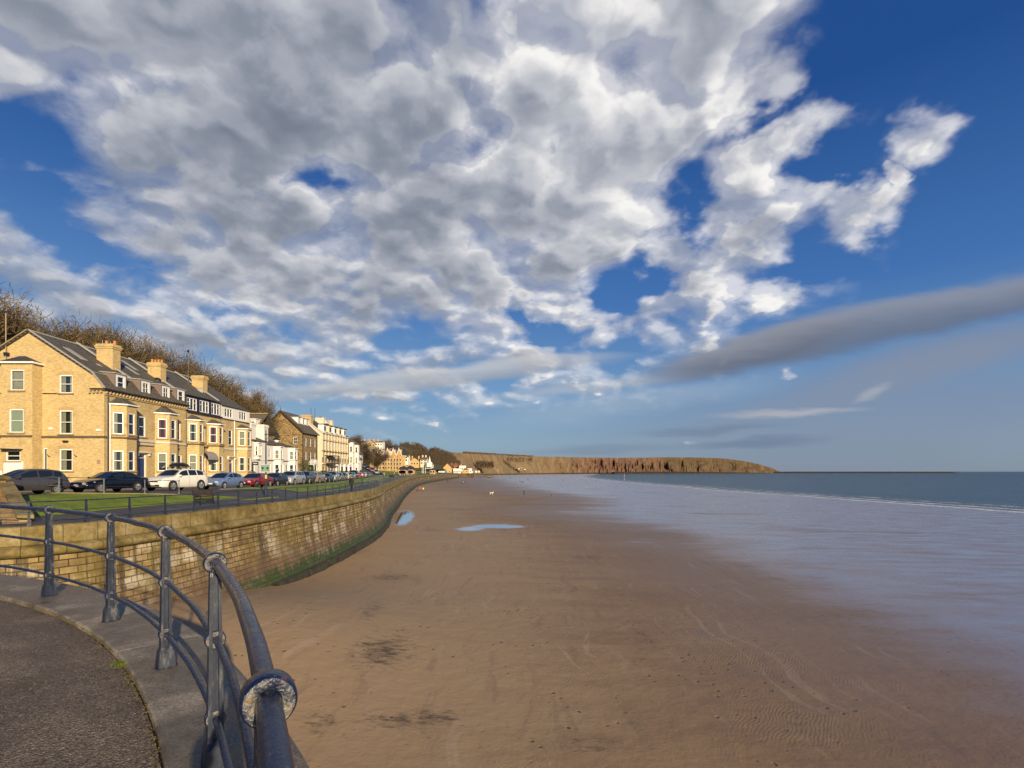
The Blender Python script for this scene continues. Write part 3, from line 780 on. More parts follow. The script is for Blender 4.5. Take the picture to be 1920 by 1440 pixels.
def build_cliff():
    tab = [(770, 700, 858), (800, 760, 852), (843, 850, 848), (870, 950, 849), (905, 1080, 851.5), (945, 1250, 853.5), (1000, 1500, 855.5), (1020, 1600, 856), (1100, 1950, 857.5), (1160, 2080, 858.3), (1200, 2150, 858),
           (1260, 2250, 857.3), (1330, 2350, 858.5), (1360, 2400, 860), (1385, 2430, 863), (1405, 2460, 866.5), (1425, 2500, 871), (1443, 2530, 876), (1455, 2560, 881), (1466, 2600, 885)]
    DT = [(a, b) for a, b, c in tab]; TT = [(a, c) for a, b, c in tab]
    f1, f2, f3 = vnoise(1), vnoise(2), vnoise(3)
    N = 520; rows = []; al = []; up = []; gu = []
    E = [0, .03, .06, .1, .16, .22, .3, .38, .46, .54, .62, .7, .78, .85, .91, .96, 1.0, 1.02, 1.06]
    for i in range(N+1):
        s = i/N; px = 770 + (1466-770)*s
        D = interp(DT, px); ty = interp(TT, px) + (f1(px*.21)-.5)*.8
        ztop = CAMZ + (884-ty)/960*D
        steep = interp([(770, .55), (950, .5), (1040, .25), (1100, .1), (1300, .14), (1466, .3)], px)
        H = ztop - (SEA_Z-2); setback = H/math.tan(R(interp([(770, 28), (960, 28), (1080, 50)], px)))*(.6+steep)
        gam = interp([(770, .15), (1000, .25), (1060, .65), (1120, .9), (1200, .8), (1260, .5), (1330, .3), (1466, .12)], px)
        row = []
        for j, e in enumerate(E):
            ee = min(e, 1)
            prof = ee**.9
            # buttresses and gullies
            g = .6*f2(px/9.0 + f3(px/18, ee*3)*1.3, ee*1.6) + .4*f1(px/4.1 + f3(px/11, ee*4)*.8, ee*2)
            g2 = f3(px/1.9, ee*5)
            amp = math.sin(math.pi*min(1, ee*.9+.1))
            back = setback*prof + ((g-.5)*H*1.15 + (g2-.5)*H*.42)*gam*amp + (f1(px/14, ee*3)-.5)*H*.7*amp
            z = (SEA_Z-2) + H*ee
            if e > 1: back = setback + (e-1)*9000; z = ztop + (e-1)*-20
            Dd = D + back
            if px < 1000: pxe = px
            row.append(((px-960)/960*D*(1+0*back) + (px-960)/960*back, Dd, z if e <= 1 else CAMZ+(ztop-CAMZ)*(Dd/D) - 12*(e-1)*10))
            al.append(s); up.append(e); gu.append(max(0, (g-.5)*2)*gam)
        # keep the top edge where it stands: rescale z of upper rows for the setback
        k = (ztop-CAMZ)/D
        zt2 = CAMZ + k*row[16][1]
        row = [(x, y, (SEA_Z-2)+(z-(SEA_Z-2))*(zt2-(SEA_Z-2))/H if j <= 16 else zt2 - .5*(j-16)) for j, (x, y, z) in enumerate(row)]
        rows.append(row)
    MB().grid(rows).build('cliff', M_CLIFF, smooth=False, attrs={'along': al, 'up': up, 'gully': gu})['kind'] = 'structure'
    # low rocky reef running out to sea from the foot of the headland
    r = []
    f = vnoise(9)
    for i in range(300):
        s = i/299; px = 1150 + 640*s; D = 2050+520*min(1, s*2.2); 
        h = (SEA_Z + 6.2 + 3.2*f(px/5) + 1.5*f(px/1.7))*interp([(0, 1), (.9, 1), (1, .3)], s) if s < .995 else SEA_Z
        h = min(h, 1.8)
        x = (px-960)/960*D
        r.append([(x, D-22, SEA_Z-1), (x, D-16, SEA_Z+2.0+f(px/2)*2), (x, D-4, h), (x, D+8, h-.5), (x, D+30, SEA_Z-1)])
    MB().grid(r).build('rock_reef', simple('wet_rock', (.035, .028, .022), .8, var=.5, scale=.05), smooth=False)['kind'] = 'structure'
build_cliff()
# ================================================================== foreground bastion and railing
FZ = CAMZ - 1.58
FP = [(-.52, 1.08), (-1.55, 2.70), (-2.77, 4.08), (-4.19, 5.34), (-5.80, 6.42)]
def fit_circle(pts):
    A = np.array([[2*x, 2*y, 1] for x, y in pts]); bb = np.array([x*x+y*y for x, y in pts])
    (a, b, c), *_ = np.linalg.lstsq(A, bb, rcond=None); return a, b, math.sqrt(c+a*a+b*b)
FCX, FCY, FR = fit_circle(FP)
def fang(x, y): return math.atan2(y-FCY, x-FCX)
def fpt(ang, r, z=0.0): return Vector((FCX+r*math.cos(ang), FCY+r*math.sin(ang), z))
def f_kerb(t, b):
    p = t.n.new('ShaderNodeNewGeometry').outputs['Position']
    n = t.noise(p, 1.3, 7, .68); g = t.noise(p, 55, 5, .8); g2 = t.noise(p, 130, 2, .6)
    c = t.ramp(n, [(.36, (.070, .056, .040)), (.5, (.19, .155, .112)), (.62, (.34, .285, .21))])
    c = t.vm('SCALE', c, t.rng(g, .35, .65, .45, 1.6, False))
    c = t.mix(t.rng(g2, .66, .72), c, (.42, .40, .37, 1))
    t.put(b.inputs['Base Color'], c); t.put(b.inputs['Roughness'], t.rng(n, .35, .62, .30, .7))
    t.put(b.inputs['Normal'], t.bump(t.m('ADD', g, t.m('MULTIPLY', n, 2.0)), 1.0, .008))
M_KERB = mat('wet_granite_kerb', f_kerb)
def f_deck(t, b):
    p = t.n.new('ShaderNodeNewGeometry').outputs['Position']
    n = t.noise(p, .9, 7, .65); v = t.vor(p, 95, 'F1', 1); g = t.vor(p, 95)
    c = t.ramp(n, [(.32, (.062, .044, .028)), (.5, (.145, .106, .070)), (.68, (.25, .19, .125))])
    st = t.sep(v)[0]
    c = t.vm('SCALE', c, t.rng(st, 0, 1, .45, 1.7, False))
    c = t.mix(t.rng(st, .965, .99), c, (.42, .36, .28, 1))
    t.put(b.inputs['Base Color'], c); t.put(b.inputs['Roughness'], t.rng(n, .38, .6, .30, .7))
    t.put(b.inputs['Normal'], t.bump(t.m('ADD', g, t.m('MULTIPLY', t.noise(p, 4, 4), .6)), 1.0, .010))
def RI(a): return FR + interp([(20, -.20), (48, -.212), (56, -.24), (62.6, -.30), (80, -.32)], math.degrees(a))
def RO(a): return FR + interp([(20, .42), (41, .42), (53, .49), (62, .47), (80, .42)], math.degrees(a))
def build_bastion():
    a0, a1 = R(-60), R(150)
    n = 220; A = [a0+(a1-a0)*i/n for i in range(n+1)]
    # deck
    mb = MB(); rows = []
    for i in range(26):
        r = i/25
        rows.append([fpt(a, (RI(a)-.012)*r, FZ + .012*math.sin(r*40+a*9)*.3 - (.02 if i == 25 else 0)) for a in [R(-70)+R(230)*k/140 for k in range(141)]])
    mb.grid(rows).build('deck', mat('wet_tarmac', f_deck), smooth=True)['kind'] = 'structure'
    root = empty('bastion_wall', (0, 0, 0), 'rounded stone bastion with a granite kerb under the near railing', 'bastion')
    mb = MB(); seg = R(360*1.42/(2*math.pi*FR))
    a = fang(-2.77, 4.08) - seg*9.5
    rn = random.Random(4)
    while a < a1:
        b_ = a+seg-.0005; dz = rn.uniform(-.0008, .0008)
        k = [a+(b_-a)*i/8 for i in range(9)]
        PR = lambda q: [(RI(q), FZ-.3), (RI(q), FZ+.012+dz), (RI(q)+.015, FZ+.024+dz), (RO(q)-.04, FZ+.020+dz), (RO(q)-.01, FZ+.002+dz), (RO(q), FZ-.30)]
        mb.grid([[fpt(q, r, z) for r, z in PR(q)] for q in k])
        for q in (a, b_): mb.poly([fpt(q, r, z) for r, z in PR(q)])
        a += seg
    mb.build('kerb', M_KERB, root)
    # dark joint fill under the kerb joints
    rows = [[fpt(q, RI(q)+.02, FZ+.004), fpt(q, RO(q)-.05, FZ+.004)] for q in A]
    MB().grid(rows).build('joint', mat('joint_dirt', lambda t, b: b.inputs['Base Color'].__setattr__('default_value', (.016, .013, .010, 1))), root)
    rows, uvs = [], []
    for q in A:
        rr = []
        for r, z in ((RO(q)-.04, FZ-.28), (RO(q)-.04, -1.0), (RO(q)+.05, -3), (RO(q)+.3, -5.2), (RO(q)+.45, -6.5)):
            rr.append(fpt(q, r, z)); uvs.append((q*FR, z))
        rows.append(rr)
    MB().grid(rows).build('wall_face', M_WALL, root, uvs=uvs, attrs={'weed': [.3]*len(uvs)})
    # moss and dirt lying in the joint between tarmac and kerb
    mb = MB(); rn = random.Random(8)
    f = vnoise(5)
    for i in range(2600):
        q = rn.uniform(fang(-.9, 1.2), fang(-8.5, 7.2)); dens = f(q*22); 
        if rn.random() > dens*1.25: continue
        r = RI(q)-.012 + rn.gauss(0, .014 + .02*dens); p = fpt(q, r, FZ+.004)
        s = rn.uniform(.003, .009); h = rn.uniform(.002, .008); an = rn.random()*6
        mb.add([p+Vector((math.cos(an)*s, math.sin(an)*s, 0)), p+Vector((math.cos(an+2.1)*s, math.sin(an+2.1)*s, 0)), p+Vector((math.cos(an+4.2)*s, math.sin(an+4.2)*s, 0)), p+Vector((0, 0, h))],
               [(0, 1, 3), (1, 2, 3), (2, 0, 3)])
    o = mb.build('moss', simple('joint_moss', (.11, .085, .02), .95, var=.6, scale=8), None); tag(o, 'straw coloured moss in the gap beside the kerb', 'moss', kind='stuff')
    mb = MB()
    c = at(228, 1246, FZ)
    for i in range(260):
        a_ = rn.random()*6.283; r_ = abs(rn.gauss(0, .035)); p = c+Vector((math.cos(a_)*r_*1.6, math.sin(a_)*r_, .0)); h = rn.uniform(.01, .03); l = rn.uniform(-.02, .02); l2 = rn.uniform(-.02, .02)
        mb.add([p+Vector((-.003, 0, 0)), p+Vector((.003, 0, 0)), p+Vector((l, l2, h))], [(0, 1, 2)])
    tag(mb.build('grass_tuft', M_LAWN, None), 'small bright green weed growing in the kerb joint', 'weed', kind='stuff')
build_bastion()

def f_navy(t, b):
    o = t.n.new('ShaderNodeNewGeometry').outputs['Position']
    n = t.noise(o, 7, 5, .65); g = t.noise(o, 120, 3, .6)
    c = t.ramp(n, [(.3, (.005, .010, .034)), (.5, (.009, .018, .056)), (.75, (.024, .036, .078))])
    ru = t.rng(t.noise(o, 11, 8, .75), .58, .66)
    c = t.mix(t.m('MULTIPLY', ru, .7), c, (.16, .07, .035, 1)); c = t.mix(t.m('MULTIPLY', t.rng(t.noise(o, 45, 4, .7), .60, .66), .5), c, (.22, .22, .24, 1))
    t.put(b.inputs['Base Color'], c); t.put(b.inputs['Roughness'], t.rng(n, .3, .7, .18, .42, False))
    t.put(b.inputs['Normal'], t.bump(t.m('ADD', t.m('MULTIPLY', g, .35), t.noise(o, 24, 5, .6)), .8, .007))
    b.inputs['Coat Weight'].default_value = .15
M_RAIL = mat('navy_painted_iron', f_navy)
def f_collar(t, b):
    o = t.n.new('ShaderNodeNewGeometry').outputs['Position']
    v = t.vor(t.vm('ADD', o, t.vm('SCALE', t.noise(o, 60, 2, .5, col=True), .02)), 105, 'SMOOTH_F1'); n = t.noise(o, 22, 5, .7)
    c = t.ramp(n, [(.36, (.025, .032, .060)), (.48, (.080, .085, .105)), (.58, (.20, .19, .17)), (.66, (.22, .13, .05)), (.74, (.33, .13, .04))])
    t.put(b.inputs['Base Color'], c); t.put(b.inputs['Roughness'], t.rng(n, .4, .7, .26, .6)); b.inputs['Metallic'].default_value = .1
    t.put(b.inputs['Normal'], t.bump(t.m('ADD', v, t.m('MULTIPLY', t.noise(o, 60, 4, .7), .6)), .9, .009))
M_COLLARF = mat('flaking_collar_paint', f_collar)
def f_postm(t, b):
    o = t.n.new('ShaderNodeNewGeometry').outputs['Position']
    n = t.noise(t.mapv(o, scale=(1, 1, .3)), 18, 6, .7)
    c = t.ramp(n, [(.35, (.010, .014, .032)), (.56, (.026, .034, .055)), (.66, (.11, .11, .11)), (.74, (.20, .09, .045))])
    t.put(b.inputs['Base Color'], c); b.inputs['Roughness'].default_value = .42
    t.put(b.inputs['Normal'], t.bump(n, .8, .006))
M_POST = mat('worn_post_paint', f_postm)
def post_mesh(p, tang, H, sc_=1.0, fine=True):
    """cast iron standard: H-section shaft tapering upward on a block foot"""
    mb = MB(); tx = Vector(tang).normalized(); ty = Vector((-tx.y, tx.x, 0))
    def sec(z, w, d, g):
        hw, hd = w/2, d/2
        pts = [(-hw, -hd), (-hw*.45, -hd), (-hw*.38, -hd+g), (hw*.38, -hd+g), (hw*.45, -hd), (hw, -hd), (hw, hd), (hw*.45, hd), (hw*.38, hd-g), (-hw*.38, hd-g), (-hw*.45, hd), (-hw, hd)]
        return [p + ty*a + tx*b_ + Vector((0, 0, z)) for a, b_ in pts]
    lv = [(0, .115, .125, .0), (.02, .118, .128, .0), (.125, .100, .115, .0), (.15, .078, .088, .004), (.17, .074, .082, .014), (H*.45, .066, .074, .014), (H-.085, .052, .060, .012), (H-.06, .046, .050, .0), (H-.02, .04, .044, .0)]
    rows = [sec(z, w*sc_, d*sc_, g*sc_) for z, w, d, g in lv]
    b0 = 0; vs = [q for r_ in rows for q in r_]; n = 12
    fs = [(i*n+k, i*n+(k+1) % n, (i+1)*n+(k+1) % n, (i+1)*n+k) for i in range(len(rows)-1) for k in range(n)] + [tuple(range(n))[::-1], tuple((len(rows)-1)*n+k for k in range(n))]
    mb.add(vs, fs)
    return mb
def build_near_rail():
    root = empty('near_railing', (0, 0, 0), 'navy blue cast iron railing curving close past the camera, three rails through ringed posts', 'railing')
    H = 1.10
    angs = [fang(*q) for q in FP]; st = (angs[-1]-angs[0])/4
    al = [angs[0]-st] + angs + [angs[-1]+st*k for k in range(1, 5)]
    al2 = [angs[0]-st*2] + al + [al[-1]+st]
    for name, h, r in (('top_rail', 1.10, .0255), ('middle_rail', .70, .0175), ('bottom_rail', .285, .0175)):
        a0, a1 = al2[0], al2[-1]
        rn = vnoise(int(h*100))
        MB().tube([fpt(a0+(a1-a0)*i/260, FR+(rn(i*.23)-.5)*.006, FZ+h+(rn(i*.31, 5)-.5)*.006) for i in range(261)], r, 14).build(name, M_RAIL, root, smooth=True)
    for i, a in enumerate(al):
        tang = Vector((-math.sin(a), math.cos(a), 0)); p = fpt(a, FR, FZ+.018)
        post = post_mesh(p, tang, H, 1.0).build('post', M_POST, root)
        for h, ro, ri in ((1.10, .056, .026), (.70, .050, .018), (.285, .050, .018)):
            c = fpt(a, FR, FZ+h); hw = .028
            prof = [(ri, -hw+.008), (ri+.003, -hw), (ro-.006, -hw), (ro-.001, -hw+.006), (ro, -hw*.3), (ro, hw*.3), (ro-.001, hw-.006), (ro-.006, hw), (ri+.003, hw), (ri, hw-.008)]
            m = MB().lathe(prof, c, 40, tang); o = m.build('ring_collar', M_RAIL, post, smooth=True)
            o.data.materials.append(M_COLLARF)
            nf = 40
            for f_ in o.data.polygons:
                k = f_.index // nf
                if k in (0, 1, 7, 8): f_.material_index = 1
        mb = MB()
        for sx in (-1, 1):
            mb.lathe([(.010, 0), (.010, .012), (.006, .016)], p+tang*.05*sx*0+Vector((math.cos(a), math.sin(a), 0))*.075*sx, 6)
        mb.lathe([(.075, -.004), (.075, .006), (.07, .008)], p, 20)
        mb.build('foot_plate', M_POST, post)
build_near_rail()

def build_prom_rail():
    root = empty('promenade_railing', (0, 0, 0), 'long navy blue iron railing along the top of the sea wall', 'railing')
    C = catmull([(x, y, 0) for x, y in WALLP], .25); fr = curve_frames(C)
    path = [p - n*.28 for p, n, s in fr]
    H = 1.08
    i0 = min(range(len(path)), key=lambda i: (path[i]-Vector((-18.75, 19.95, 0))).length)
    stepn = int(2.08/.25+.5)
    idx = [i for i in range(i0 % stepn, len(path), stepn)]
    for nm, h, r in (('top_rail', 1.06, .026), ('middle_rail', .66, .017), ('bottom_rail', .27, .017)):
        pts = [p+Vector((0, 0, .12+h-.1)) for p in path[::2]]
        MB().tube(pts, r, 6).build(nm, M_RAIL, root, smooth=True)
    rest = MB()
    cnt = 0
    for i in idx:
        p = path[i]; tg = (path[min(i+1, len(path)-1)]-path[max(0, i-1)])
        q = p+Vector((0, 0, .11)); tg.normalize()
        vis = p.y > 19 and p.x > -24
        if vis and cnt < 92 and p.y < 260:
            m = post_mesh(q, tg, H-.06, 1.05)
            for h in (1.0, .6, .2): m.lathe([(.03, -.02), (.052, -.014), (.052, .014), (.03, .02)], q+Vector((0, 0, h-.04+.0)), 8, tg)
            m.build('post', M_POST, root); cnt += 1
        else:
            rest.box(q+Vector((0, 0, .5)), (.07, .07, 1.0), math.atan2(tg.y, tg.x)); rest.box(q+Vector((0, 0, .06)), (.11, .11, .12), math.atan2(tg.y, tg.x))
    o = rest.build('distant_post', M_POST, root); o['kind'] = 'stuff'
    # short rail above the near lawn
    root = empty('path_railing', (0, 0, 0), 'short low railing between the near lawn and the parked cars', 'railing')
    pts = [(-29.4, 30.0), (-27.6, 31.2), (-26.3, 33.0), (-25.1, 35.0), (-24.0, 36.9)]
    P3 = [Vector((x, y, G(x, y)+.02)) for x, y in pts]
    for i, p in enumerate(P3):
        m = MB(); m.box(p+Vector((0, 0, .5)), (.06, .06, 1.0), .6); m.box(p+Vector((0, 0, .08)), (.10, .10, .16), .6); m.lathe([(.02, 0), (.05, .03), (.05, .06), (.02, .09)], p+Vector((0, 0, .96)), 8)
        m.build('post', M_POST, root)
    for nm, h in (('top_rail', 1.0), ('lower_rail', .5)):
        MB().tube([p+Vector((0, 0, h)) for p in P3], .022, 6).build(nm, M_RAIL, root, smooth=True)
build_prom_rail()

# stone ramp wall and pillar at the left
def build_ramp():
    root = empty('ramp_wall', (0, 0, 0), 'sloping sandstone ramp wall with a flat dark coping at the left edge of the lawn', 'stone wall')
    a = Vector((-21.6, 23.0, 0)); b_ = Vector((-27.6, 28.2, 0)); d = (b_-a).normalized(); n = Vector((-d.y, d.x, 0))
    if n.y > 0: n = -n
    za, zb = .35, 1.75; L = (b_-a).length
    mb = MB()
    def P(s, o, z): return a + d*s + n*o + Vector((0, 0, z))
    # body
    mb.prism([P(0, 0, -.3), P(L, 0, -.3), P(L, 0, zb-.16), P(0, 0, za-.16)], n*.42)
    mb.build('wall_body', M_SAND, root)
    mb = MB(); mb.prism([P(-.15, -.08, za-.17), P(L, -.08, zb-.16), P(L, -.08, zb), P(-.15, -.08, za)], n*.56); mb.build('coping', M_COPE, root, uvs=[(.6, 25)]*8)
    # broad terrace wall continuing left below the pillar
    mb = MB(); mb.prism([P(0, .42, -.3), P(L, .42, -.3), P(L, .42, .95), P(2, .42, .62), P(0, .42, .02)], n*.5); mb.build('plinth', M_SAND, root)
    root = empty('stone_pillar', (0, 0, 0), 'square sandstone gate pillar with a shallow pyramid cap behind the near railing', 'pillar')
    c = Vector((-28.35, 27.0, 0))
    MB().box(c+Vector((0, 0, .9)), (1.75, 1.6, 1.95)).build('shaft', M_SAND, root)
    m = MB(); m.box(c+Vector((0, 0, 1.95)), (2.0, 1.85, .16)); m.box(c+Vector((0, 0, 2.16)), (1.95, 1.8, .27), taper=.2); m.build('cap', M_COPE, root, uvs=[(.6, 25)]*16)
build_ramp()

# ================================================================== building helpers
UP = Vector((0, 0, 1))
def wall_panel(mb, o, u, L, z0, z1, holes, depth=.13):
    """wall rectangle from o along u; outward normal = u x up ; holes: (s0, s1, za, zb) cut with reveals"""
    u = Vector(u).normalized(); nrm = u.cross(UP)
    ss = sorted({0.0, L} | {min(L, max(0, h[i])) for h in holes for i in (0, 1)}); zz = sorted({z0, z1} | {h[i] for h in holes for i in (2, 3)})
    P = lambda s, z, d=0: Vector((o[0], o[1], 0)) + u*s + Vector((0, 0, z)) - nrm*d
    for a, b in zip(ss, ss[1:]):
        for c, d in zip(zz, zz[1:]):
            ms, mz = (a+b)/2, (c+d)/2
            if any(h[0] < ms < h[1] and h[2] < mz < h[3] for h in holes): continue
            mb.quad(P(a, c), P(b, c), P(b, d), P(a, d))
    for a, b, c, d in holes:
        mb.quad(P(a, c), P(b, c), P(b, c, depth), P(a, c, depth)); mb.quad(P(a, d, depth), P(b, d, depth), P(b, d), P(a, d))
        mb.quad(P(a, c, depth), P(a, d, depth), P(a, d), P(a, c)); mb.quad(P(b, c), P(b, d), P(b, d, depth), P(b, c, depth))
def window(root, o, u, s0, s1, za, zb, style='sash', curtain=None, sill=M_STONEB, frame=M_WHITE, arch=True, rnd=None, depth=.10):
    u = Vector(u).normalized(); nrm = u.cross(UP); rn = rnd or random
    P = lambda s, z, d=0: Vector((o[0], o[1], 0)) + u*s + Vector((0, 0, z)) - nrm*d
    rz = math.atan2(u.y, u.x); w, h = s1-s0, zb-za; t_ = .085 if w > .7 else .05
    m = MB(); cd = depth-.035
    B = lambda a, b, c, d, th=.07, dd=cd: m.box(P((a+b)/2, (c+d)/2, dd), (b-a, th, d-c), rz)
    B(s0, s0+t_, za, zb); B(s1-t_, s1, za, zb); B(s0+t_, s1-t_, za, za+t_); B(s0+t_, s1-t_, zb-t_, zb)
    if style == 'sash': B(s0+t_, s1-t_, za+h*.5-.03, za+h*.5+.03, .06)
    if style == 'cross':
        B(s0+t_, s1-t_, za+h*.5-.03, za+h*.5+.03, .06); B((s0+s1)/2-.02, (s0+s1)/2+.02, za+t_, zb-t_, .045)
    if style == 'grid':
        for k in (1, 2, 3): B(s0+t_, s1-t_, za+h*k/4-.015, za+h*k/4+.015, .05)
        for k in (1, 2): B(s0+w*k/3-.012, s0+w*k/3+.012, za+t_, zb-t_, .04)
    if style == 'triple':
        for k in (1, 2): B(s0+w*k/3-.04, s0+w*k/3+.04, za+t_, zb-t_, .07)
        B(s0+t_, s0+w/3, za+h*.62, za+h*.67, .05); B(s0+w*2/3, s1-t_, za+h*.62, za+h*.67, .05)
    if arch and w < 1.8:  # shallow segmental head board
        m.box(P((s0+s1)/2, zb-.05, cd-.0), (w-.1, .075, .13), rz)
    wn = m.build('window', frame, root)
    MB().quad(P(s0, za, depth), P(s1, za, depth), P(s1, zb, depth), P(s0, zb, depth)).build('pane', M_GLASS, wn)
    m = MB(); m.quad(P(s0, za, .45), P(s1, za, .45), P(s1, zb, .45), P(s0, zb, .45))
    m.quad(P(s0, za, .45), P(s0, zb, .45), P(s0, zb, depth+.01), P(s0, za, depth+.01)); m.quad(P(s1, za, .45), P(s1, zb, .45), P(s1, zb, depth+.01), P(s1, za, depth+.01))
    m.build('dark_room', M_ROOM, wn)
    if curtain is None: curtain = rn.choice(['both', 'both', 'net', 'half', 'none', 'left'])
    cm = M_CURTR if curtain == 'red' else M_CURT
    m = MB()
    def cur(a, b, c, d):
        n_ = max(2, int((b-a)/.06)); rows = [[], []]
        for k in range(n_+1):
            s = a+(b-a)*k/n_; dd = depth+.09+.03*(k % 2)
            rows[0].append(P(s, c, dd)); rows[1].append(P(s, d, dd))
        m.grid(rows)
    if curtain in ('both', 'red'): cur(s0+t_, s0+w*.34, za, zb); cur(s1-w*.32, s1-t_, za, zb)
    if curtain == 'left': cur(s0+t_, s0+w*.42, za, zb)
    if curtain == 'half': cur(s0+t_, s1-t_, za+h*.55, zb)
    if curtain == 'net': cur(s0+t_, s1-t_, za, zb)
    if curtain == 'blind': cm = M_BLIND; m.quad(P(s0, za, depth+.05), P(s1, za, depth+.05), P(s1, zb, depth+.05), P(s0, zb, depth+.05))
    if m.v: m.build('curtain', cm, wn)
    if sill is not None:
        MB().box(P((s0+s1)/2, za-.07, -.04), (w+.3, .16, .13), rz).build('sill', sill, wn)
    return wn
def door(root, o, u, s0, s1, za, zb, m_=M_BLUED, fan=.45, depth=.2):
    u = Vector(u).normalized(); nrm = u.cross(UP); rz = math.atan2(u.y, u.x)
    P = lambda s, z, d=0: Vector((o[0], o[1], 0)) + u*s + Vector((0, 0, z)) - nrm*d
    zt = zb-fan
    m = MB(); m.box(P((s0+s1)/2, (za+zt)/2, depth), (s1-s0-.12, .05, zt-za-.02), rz)
    for k in (0, 1):
        for j in (0, 1):
            m.box(P(s0+(s1-s0)*(.3+.4*k), za+(zt-za)*(.25+.46*j), depth-.03), ((s1-s0)*.28, .02, (zt-za)*.36), rz)
    d = m.build('door', m_, root)
    MB().lathe([(.03, 0), (.035, .03), (.01, .05)], P(s0+.15, za+1.0, depth-.03), 8, nrm).build('handle', M_LEAD, d)
    m = MB(); cd = depth-.05
    for a, b in ((s0, s0+.07), (s1-.07, s1)): m.box(P((a+b)/2, (za+zb)/2, cd), (b-a, .1, zb-za), rz)
    m.box(P((s0+s1)/2, zb-.035, cd), (s1-s0-.14, .1, .07), rz); m.box(P((s0+s1)/2, zt, cd), (s1-s0-.14, .1, .06), rz)
    m.build('door_frame', M_WHITE, d)
    MB().quad(P(s0, zt, depth), P(s1, zt, depth), P(s1, zb, depth), P(s0, zb, depth)).build('fanlight', M_GLASS, d)
def chimney(root, x, y, z0, z1, w=1.0, d=1.8, pots=4, m_=M_BRICK, name='chimney'):
    mb = MB(); mb.box((x, y, (z0+z1-.5)/2), (d, w, z1-.5-z0)); mb.box((x, y, z1-.42), (d+.14, w+.14, .16)); mb.box((x, y, z1-.26), (d+.26, w+.26, .16)); mb.box((x, y, z1-.09), (d+.12, w+.12, .18))
    c = mb.build(name, m_, root); rn = random.Random(int(x*10+y))
    for k in range(pots):
        h = rn.uniform(.32, .5); px_ = x-d/2+d*(k+.5)/pots
        MB().lathe([(.13, 0), (.125, h*.8), (.15, h*.84), (.15, h), (.10, h), (.10, h*.6)], (px_, y, z1), 10).build('chimney_pot', M_POT if rn.random() < .8 else M_BLACK, c, smooth=False)
    return c
def roof_slab(mb, pts, th=.12):
    """thin slab from 4 corner points (upper surface)"""
    mb.prism(pts, (0, 0, -th))
def canted_bay(root, x, ya, yb, z0, z1, levels, proj=1.05, cant=.75, side=0, roofm=M_SLATE, m_=M_BRICK, curts=None, roofh=.75, band=None, rn=random):
    """bay on a facade at X=x facing +X, between ya and yb; levels = [(za, zb), ...] window heights"""
    A, B, C, D = Vector((x, ya, 0)), Vector((x+proj, ya+cant, 0)), Vector((x+proj, yb-cant, 0)), Vector((x, yb, 0))
    body = MB(); wins = []
    for p, q in ((A, B), (B, C), (C, D)):
        L = (q-p).length; n = 1 if L < 1.9 else 1; w = min(1.0, L*.62); c = L/2
        hs = [(c-w/2, c+w/2, za, zb) for za, zb in levels]; wall_panel(body, p, q-p, L, z0, z1, hs); wins += [(p, q-p, h) for h in hs]
    bay = body.build('bay', m_, root)
    for i, (p, u, h) in enumerate(wins): window(bay, p, u, *h, curtain=(curts[i % len(curts)] if curts else None), rnd=rn)
    m = MB(); e = .2; ctr = Vector((x, (ya+yb)/2, 0))
    o = [p + (p-ctr).normalized()*e for p in (A, B, C, D)]; o[0].x = x; o[3].x = x
    zt = z1; top = [Vector((x, ya+(yb-ya)*.36, zt+roofh)), Vector((x, ya+(yb-ya)*.64, zt+roofh))]
    E = [p+Vector((0, 0, zt)) for p in o]
    m.poly([E[0], E[1], top[0]]); m.poly([E[1], E[2], top[1], top[0]]); m.poly([E[2], E[3], top[1]]); m.poly([E[3], E[2], E[1], E[0]])
    m.build('bay_roof', roofm, root)
    m = MB()
    for a, b in zip(E, E[1:]): m.bar(a-Vector((0, 0, .06)), b-Vector((0, 0, .06)), .10, .12)
    m.build('bay_cornice', M_WHITE, root)
    if band:
        for zb_, bm_ in band:
            m = MB()
            o2 = [p + (p-ctr).normalized()*.05 for p in (A, B, C, D)]
            for a, b in zip(o2, o2[1:]): m.bar(a+Vector((0, 0, zb_)), b+Vector((0, 0, zb_)), .12, .17)
            m.build('string_course', bm_, root)
